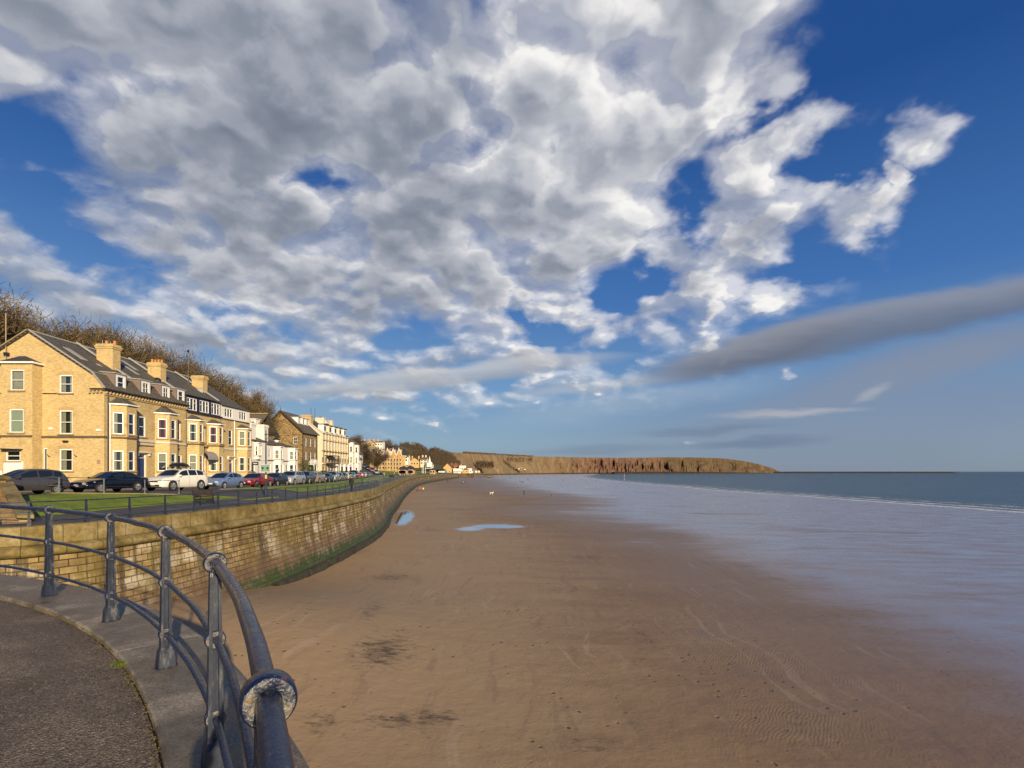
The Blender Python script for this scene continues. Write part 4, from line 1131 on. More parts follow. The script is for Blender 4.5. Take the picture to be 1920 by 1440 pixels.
# ================================================================== the near terrace
RB = random.Random(11)
def build_terrace():
    X = -38.0; Y0 = 47.7; YE = 74.2; Y2 = 59.6; Y3 = 66.7; XR = -44.9; ZR = 15.3; XBK = -51.8
    root = empty('terrace_house', (X, Y0, 1.0), 'long yellow brick terrace with slate roof, three tall chimneys and canted bays', 'terrace')
    g0 = .8; ZE1 = 9.95; ZE2 = 9.3; ZD = 11.25
    W1 = (2.35, 4.3); W2 = (5.85, 7.95)
    # ---- gable end, facing the camera (-Y): u runs +X so that normal = -Y
    L = X-XBK
    xs = lambda x: x-XBK
    holes = []; wl = []
    cur = {0: 'both', 1: 'both', 2: 'both'}
    for i, (za, zb) in enumerate(((2.35, 4.4), (5.8, 8.0), (9.6, 11.3))):
        h = (xs(-42.15), xs(-40.95), za, zb)
        if zb < ZE1: holes.append(h)
        wl.append(h)
    mb = MB(); wall_panel(mb, (XBK, Y0), (1, 0, 0), L, g0, 9.5, holes + [(xs(-44.0+.35), xs(-44.0+.7), 2.2, 4.5)])
    # upper gable with one opening
    wh = wl[2]; P = lambda s, z: (XBK+s, Y0, z)
    wall_panel(mb, (XBK, Y0), (1, 0, 0), xs(-42.15), 9.5, 9.6, []); 
    a, b = wh[0], wh[1]; mid = 11.35
    mb.quad(P(a, 9.5), P(b, 9.5), P(b, 9.6), P(a, 9.6))
    mb.poly([P(b, 9.5), P(xs(X), 9.5), P(xs(X), 9.95), P(xs(-38.95), 11.45), P(xs(-38.95)-.05, mid), P(b, mid)])
    mb.poly([P(0, 9.5), P(a, 9.5), P(a, mid), P(xs(-50.9)+.05, mid), P(xs(-50.9), 11.45), P(0, 9.95)])
    mb.poly([P(a, 11.3), P(b, 11.3), P(b, mid), P(a, mid)])
    mb.poly([P(xs(-50.9)+.05, mid), P(a, mid), P(b, mid), P(xs(-38.95)-.05, mid), P(xs(-38.95), 11.45), P(xs(XR), ZR), P(xs(-50.9), 11.45)])
    for (s0, s1, za, zb) in (wh,):
        for q in (((s0, za), (s0, zb)), ((s1, za), (s1, zb)), ((s0, za), (s1, za)), ((s0, zb), (s1, zb))):
            (s, z), (s_, z_) = q; mb.quad((XBK+s, Y0, z), (XBK+s_, Y0, z_), (XBK+s_, Y0+.13, z_), (XBK+s, Y0+.13, z))
    # back wall and far end
    mb.quad((XBK, YE, g0), (XBK, Y0, g0), (XBK, Y0, 11), (XBK, YE, 11)); mb.quad((X, YE, g0), (XBK, YE, g0), (XBK, YE, 9.3), (X, YE, 9.3)); mb.poly([(X, YE, 9.3), (XBK, YE, 9.3), (-50.9, YE, 11.45), (XR, YE, ZR), (-38.9, YE, 11.45)])
    # ---- seaward front (+X): u runs +Y
    fo = (X, Y0); u = (0, 1, 0); S_ = lambda y: y-Y0
    def hole(yc, w, za, zb): return (S_(yc)-w/2, S_(yc)+w/2, za, zb)
    fw = [(hole(52.6, .95, *W2), 'both', 'sash'), (hole(58.35, .7, *W2), 'net', 'sash'), (hole(58.5, .8, 2.2, 4.2), 'half', 'sash'),
          (hole(63.0, .7, *W2), 'net', 'sash'), (hole(66.95, .8, *W2), 'both', 'sash'), (hole(69.1, .9, *W2), 'left', 'sash'),
          (hole(67.2, .8, 2.1, 4.2), 'net', 'sash')]
    fd = [(hole(52.65, 1.15, 1.7, 4.15), M_BLUED), (hole(62.95, 1.2, 1.5, 4.0), M_WHITE), (hole(69.3, 1.0, 1.5, 3.9), M_BLUED)]
    hs = [h for h, c, s in fw] + [h for h, m_ in fd]
    wall_panel(mb, fo, u, YE-Y0, g0, ZE2, hs)
    mb.quad((X, Y0, ZE2), (X, Y2, ZE2), (X, Y2, ZE1), (X, Y0, ZE1))
    mb.build('wall', M_BRICK, root)
    for h, c, s in fw: window(root, fo, u, *h, style=s, curtain=c, rnd=RB)
    for h, m_ in fd: door(root, fo, u, *h, m_=m_)
    for i, h in enumerate(wl): window(root, (XBK, Y0), (1, 0, 0), *h, curtain='both' if i != 0 else 'left', rnd=RB)
    window(root, (XBK, Y0), (1, 0, 0), xs(-43.65), xs(-43.3), 2.2, 4.5, style='none', curtain='net', sill=None, rnd=RB)
    # segmental arches of soldier bricks above the gable windows
    for i, h in enumerate(wl):
        m = MB(); n = 11
        for k in range(n):
            s = h[0]-.12+(h[1]-h[0]+.24)*(k+.5)/n; dz = .10*(1-((k+.5)/n*2-1)**2)
            m.box((XBK+s, Y0-.006, h[3]+.13+dz), ((h[1]-h[0]+.24)/n*.86, .03, .28))
        m.build('brick_arch', brickmat('arch_brick', (.60, .40, .16), (.50, .32, .12), (.42, .32, .18)), root)
    # ---- bay on the gable end
    bx0, bx1, by = -46.6, -43.75, 46.7
    mb = MB()
    bh = [(1.0-.62+.0, 1.0+.62, 9.75, 11.55), (.95-.62, .95+.62, 5.75, 7.9), (.75, 2.0, 2.9, 4.25)]
    bh = [(.85, 2.1, 9.7, 11.6), (.75, 2.05, 5.85, 8.0), (.45, 1.75, 3.25, 4.2)]
    wall_panel(mb, (bx0, by), (1, 0, 0), bx1-bx0, g0, 12.3, bh); wall_panel(mb, (bx1, by), (0, 1, 0), Y0-by, g0, 12.3, [])
    wall_panel(mb, (-47.4, Y0), (bx0+47.4, by-Y0, 0), math.hypot(bx0+47.4, by-Y0), g0, 12.3, [])
    bay = mb.build('gable_bay', M_BRICK, root)
    for h, c in zip(bh, ('net', 'blind', 'none')): window(bay, (bx0, by), (1, 0, 0), *h, curtain=c, rnd=RB)
    E = [Vector((-47.6, Y0, 12.3)), Vector((bx0-.1, by-.2, 12.3)), Vector((bx1+.2, by-.2, 12.3)), Vector((bx1+.2, Y0, 12.3))]; t1 = Vector((-45.3, Y0, 13.05)); t0 = Vector((-45.9, Y0, 13.05))
    m = MB(); m.poly([E[0], E[1], t0]); m.poly([E[1], E[2], t1, t0]); m.poly([E[2], E[3], t1]); m.build('bay_roof', M_SLATEB, root)
    m = MB(); [m.bar(a-Vector((0, 0, .08)), b-Vector((0, 0, .08)), .12, .16) for a, b in zip(E, E[1:])]; m.build('bay_cornice', M_WHITE, root)
    # white half-door and timber lean-to by the gable bay
    m = MB(); m.box((-45.4, by-.06, 2.35), (1.75, .1, 1.7)); m.build('white_panel', M_WHITE, root)
    m = MB(); m.bar((-46.6, by-.35, 4.35), (-44.6, by-.35, 4.3), .7, .08); m.build('door_canopy', M_BLACK, root)
    # string courses
    m = MB(); m.box(((XBK+X)/2, Y0-.05, 5.52), (L+.1, .10, .2)); m.box((X+.05, (Y0+51.2)/2, 5.52), (.10, 3.4, .2)); m.build('string_course', M_DKBAND, root)
    m = MB(); m.box(((bx0+bx1)/2, by-.05, 5.52), (bx1-bx0, .09, .18)); m.build('string_course', M_DKBAND, root)
    m = MB(); m.box((X+.06, (51.3+Y2)/2, 5.45), (.12, Y2-51.3, .22)); m.box((X+.12, 52.7, 5.08), (.26, 2.4, .14)); m.build('string_course', M_WBAND, root)
    m = MB(); m.box((X+.06, (Y2+Y3)/2, 5.3), (.12, Y3-Y2, .2)); m.build('string_course', M_DKBAND, root)
    m = MB(); m.box((X+.06, (Y3+YE)/2, 5.3), (.12, YE-Y3, .2)); m.build('string_course', M_WBAND, root)
    for yc in (52.65, 69.3):
        m = MB(); m.box((X+.12, yc, 4.28), (.28, 1.9, .16)); m.box((X+.1, yc-.85, 4.1), (.22, .22, .4)); m.box((X+.1, yc+.85, 4.1), (.22, .22, .4)); m.build('door_hood', M_WBAND, root)
    for yc in (52.65, 62.95, 69.3):
        m = MB()
        for k in range(4): m.box((X+.25+.3*k*.9, yc, .85+(.85-.2*k)/2), (.30, 1.9, .85-.2*k))
        m.build('doorstep', M_STONEB, root)
    # ---- roofs
    m = MB()
    ov = .25
    def slab(p): roof_slab(m, p, .14)
    slab([(-38.95, Y0-ov, 11.5), (-38.95, YE+.1, 11.5), (XR, YE+.1, ZR+.1), (XR, Y0-ov, ZR+.1)])
    slab([(XR, Y0-ov, ZR+.1), (XR, YE+.1, ZR+.1), (-51, YE+.1, 11.5), (-51, Y0-ov, 11.5)])
    slab([(-52.1, Y0-ov, 9.9), (-51, Y0-ov, 11.5), (-51, YE+.1, 11.5), (-52.1, YE+.1, 9.9)])
    m.build('roof', M_SLATE, root)
    m = MB(); roof_slab(m, [(X+.28, Y0-.12, 9.98), (X+.28, Y2, 9.98), (-38.93, Y2, 11.53), (-38.93, Y0-.12, 11.53)], .12); m.build('mansard_roof', M_SLATEL, root)
    m = MB(); m.bar((XR, Y0-.28, ZR+.14), (XR, YE+.1, ZR+.14), .2, .12); 
    m.bar((-38.93, Y0-.1, 11.56), (-38.93, Y2, 11.56), .10, .06); m.build('roof_ridge', M_LEAD, root)
    for ya in (52.8, 60.0, 68.2): MB().bar((-39.0, ya, 11.72), (XR+.05, ya, ZR+.3), .3, .14).build('parapet_coping', M_LEAD, root)
    m = MB(); m.bar((-39.0, Y0-.2, 11.6), (XR, Y0-.2, ZR+.2), .16, .1); m.bar((-39.0, Y0-.2, 11.6), (X+.25, Y0-.2, 10.05), .16, .1); m.build('gable_coping', M_LEAD, root)
    m = MB(); m.bar((XR, Y0-.26, ZR+.16), (-51, Y0-.26, 11.56), .18, .1); m.build('verge_coping', M_STONEB, root)
    # eaves: gutter and dentils
    m = MB(); m.box((X+.34, (Y0+Y2)/2, ZE1+.0), (.16, Y2-Y0+.5, .12)); m.box((-38.3, Y0-.34, ZE1+.0), (1.5, .12, .12)); m.build('gutter', M_BLACK, root)
    m = MB()
    y = Y0+.1
    while y < Y2: m.box((X+.12, y, ZE1-.22), (.26, .13, .28)); y += .42
    m.box((X+.05, (Y0+Y2)/2, ZE1-.44), (.12, Y2-Y0, .14))
    for k in range(4): m.box((-38.15-.36*k, Y0-.12, ZE1-.2-.02*k), (.16, .24, .24))
    m.build('dentil_cornice', M_BRICK3, root)
    # dormers of the first two houses
    for i, yc in enumerate((49.9, 53.3, 56.4, 58.95)):
        m = MB(); w = 1.5; xf = X-.12; z0, z1 = 10.12, 11.72
        for sy in (-1, 1): m.prism([(xf, yc+sy*w/2, z0), (xf, yc+sy*w/2, z1), (-39.6, yc+sy*w/2, z1+.1), (-38.95, yc+sy*w/2, 11.5)], (0, -sy*.08, 0))
        d = m.build('dormer', M_DORM, root)
        m = MB(); wall_panel(m, (xf, yc-w/2), (0, 1, 0), w, z0, z1, [(.3, 1.2, z0+.2, z1-.15)], .08); m.build('dormer_front', M_WHITE, d)
        window(d, (xf, yc-w/2), (0, 1, 0), .3, 1.2, z0+.2, z1-.15, curtain='both' if i % 2 else 'none', sill=None, rnd=RB, depth=.08, style='cross' if i in (1, 2) else 'sash')
        m = MB(); m.prism([(xf+.12, yc-w/2-.1, z1), (xf+.12, yc+w/2+.1, z1), (-39.7, yc+w/2+.1, z1+.14), (-39.7, yc-w/2-.1, z1+.14)], (0, 0, .09)); m.build('dormer_roof', M_LEAD, d)
    # flat dormer strips of the far houses
    for (ya, yb, m_, nm, wins, zt) in ((Y2, Y3, M_NAVY, 'dormer_strip', (60.75, 63.2, 65.6), 11.25), (Y3, YE-.1, M_RENDER, 'dormer_strip', (68.6, 72.2), 10.95)):
        m = MB(); hs = [(yc-ya-.95, yc-ya+.95, ZE2+.25, zt-.25) for yc in wins]; xf = X+.02
        wall_panel(m, (xf, ya), (0, 1, 0), yb-ya, ZE2+.1, zt, hs, .08); m.quad((xf, ya, ZE2), (xf, ya, zt), (-39.2, ya, zt+.3), (-39.2, ya, ZE2)); m.quad((xf, yb, ZE2), (xf, yb, zt), (-39.2, yb, zt+.3), (-39.2, yb, ZE2))
        d = m.build(nm, m_, root)
        for h, c in zip(hs, ('net', 'net', 'left')): window(d, (xf, ya), (0, 1, 0), *h, style='triple', curtain=c, sill=None, arch=False, depth=.08, rnd=RB)
        m = MB(); m.prism([(X+.25, ya, zt), (X+.25, yb, zt), (-39.1, yb, zt+.5), (-39.1, ya, zt+.5)], (0, 0, .08)); m.build('dormer_roof', M_SLATE, d)
        m = MB(); m.box((X+.24, (ya+yb)/2, ZE2+.04), (.14, yb-ya, .13)); m.build('gutter', M_BLACK if m_ is M_NAVY else M_WHITE, d)
    # canted bays
    BD = [(5.52, M_DKBAND)]; BL = [(5.4, M_WBAND)]
    canted_bay(root, X, 48.35, 51.15, g0, 8.75, [W1, W2], band=BD, curts=['both', 'left', 'both', 'both', 'both', 'net'], rn=RB)
    canted_bay(root, X, 54.5, 57.3, g0, 8.6, [W1, W2], band=BL, curts=['half', 'red', 'both', 'both'], rn=RB, roofh=.8)
    canted_bay(root, X, 59.75, 62.15, g0, 8.4, [W1, W2], band=BD, curts=['net', 'both', 'net', 'left'], rn=RB, roofh=.6)
    canted_bay(root, X, 63.85, 66.35, g0, 8.3, [W1, W2], band=BD, curts=['both', 'red', 'net', 'red'], rn=RB, roofh=.6)
    canted_bay(root, X, 70.7, 73.4, g0, 8.3, [W1, W2], band=BL, curts=['both', 'net', 'left', 'net'], rn=RB, roofh=.6)
    # chimneys
    chimney(root, -41.6, 52.8, 12.0, 15.35, 1.05, 1.65, 4)
    c2 = chimney(root, -41.6, 60.0, 12.0, 15.0, .95, 1.5, 4)
    c3 = chimney(root, -41.6, 68.2, 12.0, 15.0, .95, 1.5, 0)
    chimney(root, -47.6, 55.6, 12.0, 15.9, 1.0, 1.8, 2); chimney(root, -47.6, 63.6, 12.0, 15.6, 1.0, 1.8, 2)
    for (y, z, ch) in ((59.3, 12.75, c2), (67.5, 12.9, c3)):
        m = MB(); m.lathe([(.02, .22), (.25, .16), (.42, .02), (.44, 0), (.25, .12), (.0, .18)], (-41.0, y-.2, z), 18, (.35, -.9, .25)); m.build('satellite_dish', M_BLACK if ch is c2 else M_LEAD, ch, smooth=True)
    m = MB(); m.tube([(-42.3, 66.9, 13.2), (-42.3, 66.9, 18.0)], .035, 6); m.bar((-42.8, 66.9, 17.0), (-41.8, 66.9, 17.0), .03); m.bar((-42.3, 66.5, 17.3), (-42.3, 67.4, 17.3), .03); m.bar((-42.6, 66.9, 17.7), (-42.0, 66.9, 17.7), .03); m.box((-42.3, 66.9, 18.0), (.18, .18, .3)); m.build('television_aerial', M_BLACK, root)
    # skylights
    def sky_l(y, x0, x1, w, nm='skylight'):
        zf = lambda x: 11.5+(x+38.95)*(ZR+.1-11.5)/(XR+38.95)+.05
        m = MB(); m.prism([(x0, y-w/2, zf(x0)), (x0, y+w/2, zf(x0)), (x1, y+w/2, zf(x1)), (x1, y-w/2, zf(x1))], (0, 0, .06)); m.build(nm, M_LEAD, root)
    sky_l(49.4, -41.2, -43.0, .75); sky_l(50.7, -40.7, -41.0, .4); sky_l(56.2, -41.0, -43.6, .5); sky_l(57.6, -42.2, -43.8, .5); sky_l(62.5, -42.6, -44.2, .8)
    # drainpipes
    for x, y, z, m_ in ((X+.12, 48.0, 9.9, M_BLACK), (X+.12, 48.25, 8.7, M_WHITE), (X+.12, 51.35, 8.0, M_BLACK), (X+.12, 59.55, 9.3, M_BLACK), (X+.12, 66.6, 9.3, M_BLACK), (X+.12, 69.9, 9.3, M_WHITE)):
        MB().tube([(x, y, g0), (x, y, z)], .055, 6).build('drainpipe', m_, root)
    # small fittings on the gable wall
    m = MB(); m.box((-42.9, Y0-.06, 6.3), (.35, .1, .2)); m.box((-38.5, Y0-.06, 6.15), (.35, .1, .2)); m.build('alarm_box', M_WHITE, root)
    m = MB(); m.box((-41.5, Y0-.12, 5.1), (.4, .22, .16)); m.build('wall_lamp', M_BLACK, root)
    m = MB(); m.box((-38.5, Y0-.03, 3.2), (.3, .03, .34)); m.build('wall_plaque', M_STONEB, root)
    for x in (-43.0, -40.5): MB().tube([(x, Y0, 3.7), (x, Y0-.3, 3.75), (x, Y0-.32, 3.9)], .025, 5).build('hanging_basket_bracket', M_BLACK, root)
    # entrance canopy of the guest house
    m = MB()
    rows = []
    for k in range(7):
        a = k/6*math.pi/2; rows.append([(X+.1+1.2*math.sin(a), 61.9, 3.9+.9*math.cos(a)), (X+.1+1.2*math.sin(a), 64.0, 3.9+.9*math.cos(a))])
    m.grid(rows); m.box((X+1.3, 62.95, 3.85), (.03, 2.1, .25)); m.build('entrance_canopy', simple('grey_awning', (.30, .27, .25), .8), root)
build_terrace()

# low front garden walls, fences
def gwall(name, pts, z0, h, w, m_, label, cat='garden wall', cap=None):
    root = empty(name, (pts[0][0], pts[0][1], z0), label, cat)
    mb = MB()
    for a, b in zip(pts, pts[1:]): mb.bar((a[0], a[1], z0+h/2), (b[0], b[1], z0+h/2), w, h)
    mb.build('wall_body', m_, root)
    if cap:
        mb = MB()
        for a, b in zip(pts, pts[1:]): mb.bar((a[0], a[1], z0+h+.04), (b[0], b[1], z0+h+.04), w+.1, .08)
        mb.build('coping', cap, root)
    return root
gwall('garden_wall', [(-35.2, 50.5), (-35.2, 53.0)], .8, .95, .25, M_BRICK, 'low yellow brick garden wall left of the blue door', cap=M_STONEB)
gwall('garden_wall', [(-35.2, 54.3), (-35.2, 61.5)], .8, .85, .25, M_CREAM, 'low cream garden wall behind the white car', cap=M_WBAND)
gwall('garden_wall', [(-35.2, 64.3), (-35.2, 73.5)], .8, .8, .25, M_RENDER, 'low white garden wall behind the pale blue car', cap=M_WBAND)
gwall('garden_wall', [(-38.0, 76.5), (-38.6, 84), (-40, 97)], .8, 1.15, .25, M_RENDER, 'long low white garden wall in front of the white house', cap=M_WBAND)
gwall('garden_wall', [(-47.5, 43.8), (-43.6, 43.8)], .8, 1.1, .25, M_REDBR, 'low brown brick wall below the gable bay', cap=M_STONEB)
def picket(x0, x1, y, z0):
    root = empty('picket_fence', (x0, y, z0), 'small white picket fence beside the stone pillar', 'fence')
    n = 12
    for k in range(n):
        x = x0+(x1-x0)*k/(n-1)
        MB().prism([(x-.07, y, z0), (x+.07, y, z0), (x+.07, y, z0+1.15), (x, y, z0+1.28), (x-.07, y, z0+1.15)], (0, .04, 0)).build('picket', M_WHITE, root)
    m = MB(); m.box(((x0+x1)/2, y+.06, z0+.3), (x1-x0, .05, .1)); m.box(((x0+x1)/2, y+.06, z0+.9), (x1-x0, .05, .1)); m.build('fence_rail', M_WHITE, root)
picket(-41.6, -37.3, 40.5, 1.15)
def patio(y, lab):
    root = empty('garden_chair', (-36.2, y, .95), lab, 'chair', 'white garden chairs outside the guest house')
    x = -36.2; z = .95
    MB().box((x, y, z+.45), (.45, .45, .04)).build('seat', M_WHITE, root)
    m = MB(); 
    for k in range(4): m.box((x-.2, y-.17+.11*k, z+.72), (.03, .05, .45))
    m.box((x-.2, y, z+.96), (.04, .45, .05)); m.build('backrest', M_WHITE, root)
    for sx in (-1, 1):
        for sy in (-1, 1): MB().bar((x+sx*.2, y+sy*.2, z), (x+sx*.2, y+sy*.2, z+.44), .035).build('leg', M_WHITE, root)
patio(61.9, 'white garden chair nearest the white car outside the guest house'); patio(63.3, 'white garden chair behind the pale blue car, left of the canopy post'); patio(64.6, 'white garden chair furthest right under the grey canopy')

# ================================================================== white house
def gable_roof(root, x0, x1, y0, y1, ze, zr, axis='y', m_=M_SLATE, ov=.3, name='roof', endm=None):
    m = MB()
    if axis == 'y':
        xm = (x0+x1)/2
        roof_slab(m, [(x1+ov, y0-ov, ze), (x1+ov, y1+ov, ze), (xm, y1+ov, zr), (xm, y0-ov, zr)]); roof_slab(m, [(xm, y0-ov, zr), (xm, y1+ov, zr), (x0-ov, y1+ov, ze), (x0-ov, y0-ov, ze)])
    else:
        ym = (y0+y1)/2
        roof_slab(m, [(x1+ov, y0-ov, ze), (x1+ov, ym, zr), (x0-ov, ym, zr), (x0-ov, y0-ov, ze)]); roof_slab(m, [(x1+ov, ym, zr), (x1+ov, y1+ov, ze), (x0-ov, y1+ov, ze), (x0-ov, ym, zr)])
    m.build(name, m_, root)
def hip_roof(root, x0, x1, y0, y1, ze, zr, m_=M_SLATE, ov=.35, name='roof', ins=None):
    x0 -= ov; x1 += ov; y0 -= ov; y1 += ov; xm, ym = (x0+x1)/2, (y0+y1)/2
    h = min(x1-x0, y1-y0)/2 if ins is None else ins
    if (y1-y0) >= (x1-x0): A, B = (xm, y0+h, zr), (xm, y1-h, zr)
    else: A, B = (x0+h, ym, zr), (x1-h, ym, zr)
    p = [(x0, y0, ze), (x1, y0, ze), (x1, y1, ze), (x0, y1, ze)]; m = MB()
    if (y1-y0) >= (x1-x0): m.poly([p[0], p[1], A]); m.poly([p[1], p[2], B, A]); m.poly([p[2], p[3], B]); m.poly([p[3], p[0], A, B])
    else: m.poly([p[0], p[1], B, A]); m.poly([p[1], p[2], B]); m.poly([p[2], p[3], A, B]); m.poly([p[3], p[0], A])
    m.poly(p[::-1]); m.build(name, m_, root)
def boxhouse(root, x0, x1, y0, y1, z0, z1, m_, front=(), side=(), gable=None, zr=None, name='wall'):
    """front: holes on the +X wall as (yc, w, za, zb, style, curtain); side: holes on the -Y wall as (xc, w, za, zb, ...)"""
    mb = MB()
    fh = [(a[0]-y0-a[1]/2, a[0]-y0+a[1]/2, a[2], a[3]) for a in front]; sh = [(a[0]-x0-a[1]/2, a[0]-x0+a[1]/2, a[2], a[3]) for a in side]
    wall_panel(mb, (x1, y0), (0, 1, 0), y1-y0, z0, z1, fh); wall_panel(mb, (x0, y0), (1, 0, 0), x1-x0, z0, z1, sh)
    mb.quad((x1, y1, z0), (x0, y1, z0), (x0, y1, z1), (x1, y1, z1)); mb.quad((x0, y1, z0), (x0, y0, z0), (x0, y0, z1), (x0, y1, z1))
    if gable == 'y':
        xm = (x0+x1)/2; mb.poly([(x0, y0, z1), (x1, y0, z1), (xm, y0, zr)]); mb.poly([(x1, y1, z1), (x0, y1, z1), (xm, y1, zr)])
    if gable == 'x':
        ym = (y0+y1)/2; mb.poly([(x1, y0, z1), (x1, y1, z1), (x1, ym, zr)]); mb.poly([(x0, y1, z1), (x0, y0, z1), (x0, ym, zr)])
    w = mb.build(name, m_, root)
    for a, h in zip(front, fh): 
        (door if a[4] == 'door' else window)(root, (x1, y0), (0, 1, 0), *h, **({'m_': a[5]} if a[4] == 'door' else {'style': a[4], 'curtain': a[5] if len(a) > 5 else None, 'sill': None, 'rnd': RB, 'arch': False}))
    for a, h in zip(side, sh):
        (door if a[4] == 'door' else window)(root, (x0, y0), (1, 0, 0), *h, **({'m_': a[5]} if a[4] == 'door' else {'style': a[4], 'curtain': a[5] if len(a) > 5 else None, 'sill': None, 'rnd': RB, 'arch': False}))
    return w
def build_white_house():
    root = empty('white_house', (-42, 82, 1.0), 'two storey white rendered house with bow bays and two white chimneys beside the yellow terrace', 'house')
    x1 = -41.6; g = .8
    # left block set forward, right block with bays
    boxhouse(root, -49.5, x1, 80.3, 87.0, g, 7.3, M_RENDER, front=[(82.3, .9, 2.2, 3.9, 'none', 'blind'), (84.6, 1.0, 5.0, 6.6, 'cross', 'none')],
             side=[(-44.3, .9, 4.9, 6.5, 'cross', 'none')])
    hip_roof(root, -49.5, x1, 80.3, 87.0, 7.3, 9.0, M_SLATEL)
    boxhouse(root, -49.5, x1, 87.0, 98.0, g, 6.9, M_RENDER, front=[(87.9, .8, 4.6, 6.1, 'cross', 'none'), (87.9, .8, 1.7, 3.7, 'cross', 'none'), (92.8, 1.0, 1.2, 3.6, 'door', M_WOOD), (94.6, .7, 1.8, 3.6, 'sash', 'none')])
    hip_roof(root, -49.5, x1, 87.0, 98.0, 6.9, 8.4, M_SLATEL)
    for ya, yb in ((89.3, 91.7), (95.2, 97.9)):
        canted_bay(root, x1, ya, yb, g, 6.7, [(1.8, 3.6), (4.5, 6.1)], proj=.9, cant=.7, m_=M_RENDER, roofm=M_SLATEL, roofh=.35, curts=['none', 'net'], rn=RB)
    canted_bay(root, x1, 82.7, 84.0, 4.3, 7.0, [(4.9, 6.5)], proj=.5, cant=.3, m_=M_RENDER, roofm=M_SLATEL, roofh=.5, rn=RB)
    m = MB(); m.box((x1+.06, 92.5, 4.2), (.12, 11, .14)); m.build('string_course', M_BLACK, root)
    m = MB(); m.box((x1+.06, 83.6, 4.2), (.1, 6.6, .12)); m.build('string_course', M_WHITE, root)
    chimney(root, -42.9, 82.6, 6.5, 10.15, 1.5, 2.4, 2, M_RENDER); chimney(root, -42.9, 86.9, 6.5, 10.2, 1.5, 2.3, 3, M_RENDER)
    chimney(root, -45.5, 84.2, 7, 9.6, .9, .9, 1, M_BRICK2)
    # hotel board on a post
    r2 = empty('hotel_sign', (-40.6, 81.6, .9), 'dark blue name board with pale lettering on a post by the white house', 'sign')
    c = atD(479, 869, 78.0)
    MB().box(c, (.82, .08, .50)).build('board', M_NAVY, r2)
    m = MB(); rn = random.Random(2); x = -.30
    while x < .28:
        w = rn.uniform(.03, .05); m.box(c+Vector((x, -.05, 0)), (w, .01, rn.choice([.13, .17, .13]))); x += w+.02
    m.build('lettering', M_WHITE, r2)
    m = MB(); m.tube([c+Vector((.38, .07, .25)), Vector((c.x+.38, c.y+.07, .9))], .04, 6); m.build('sign_post', M_BLACK, r2)
build_white_house()

# brown slate roofed house behind the white one
def build_back_house():
    root = empty('house_behind', (-56, 92, 1.5), 'house with a broad mossy slate roof and white dormer seen above the white chimneys', 'house')
    a = atD(460, 802, 96); b_ = atD(520, 802, 96)
    x0, x1 = -64, -47.0; y0, y1 = 93, 103
    boxhouse(root, x0, x1, y0, y1, 1, 9.2, M_RUBBLE, side=[(-49.6, 1.0, 6.6, 8.2, 'cross', 'none')])
    gable_roof(root, x0, x1, y0, y1, 9.2, 13.3, 'x', M_SLATEL)
    m = MB(); m.bar((x0, 98, 13.4), (x1+.3, 98, 13.4), .3, .2); m.build('roof_ridge', M_STONEB, root)
    m = MB(); wall_panel(m, (-49.5, 94.3), (1, 0, 0), 2.3, 10.1, 11.9, [(.25, 2.05, 10.4, 11.6)], .08); m.box((-48.35, 95.2, 12.0), (2.6, 2.2, .12)); m.quad((-47.2, 94.3, 10.1), (-47.2, 96.4, 11.9), (-47.2, 94.3, 11.9), (-47.2, 94.3, 11.0))
    d = m.build('dormer', M_WHITE, root); window(d, (-49.5, 94.3), (1, 0, 0), .25, 2.05, 10.4, 11.6, 'triple', 'none', sill=None, arch=False, depth=.08)
    chimney(root, -52.5, 98, 12.5, 14.3, .8, .8, 1, M_REDBR)
build_back_house()

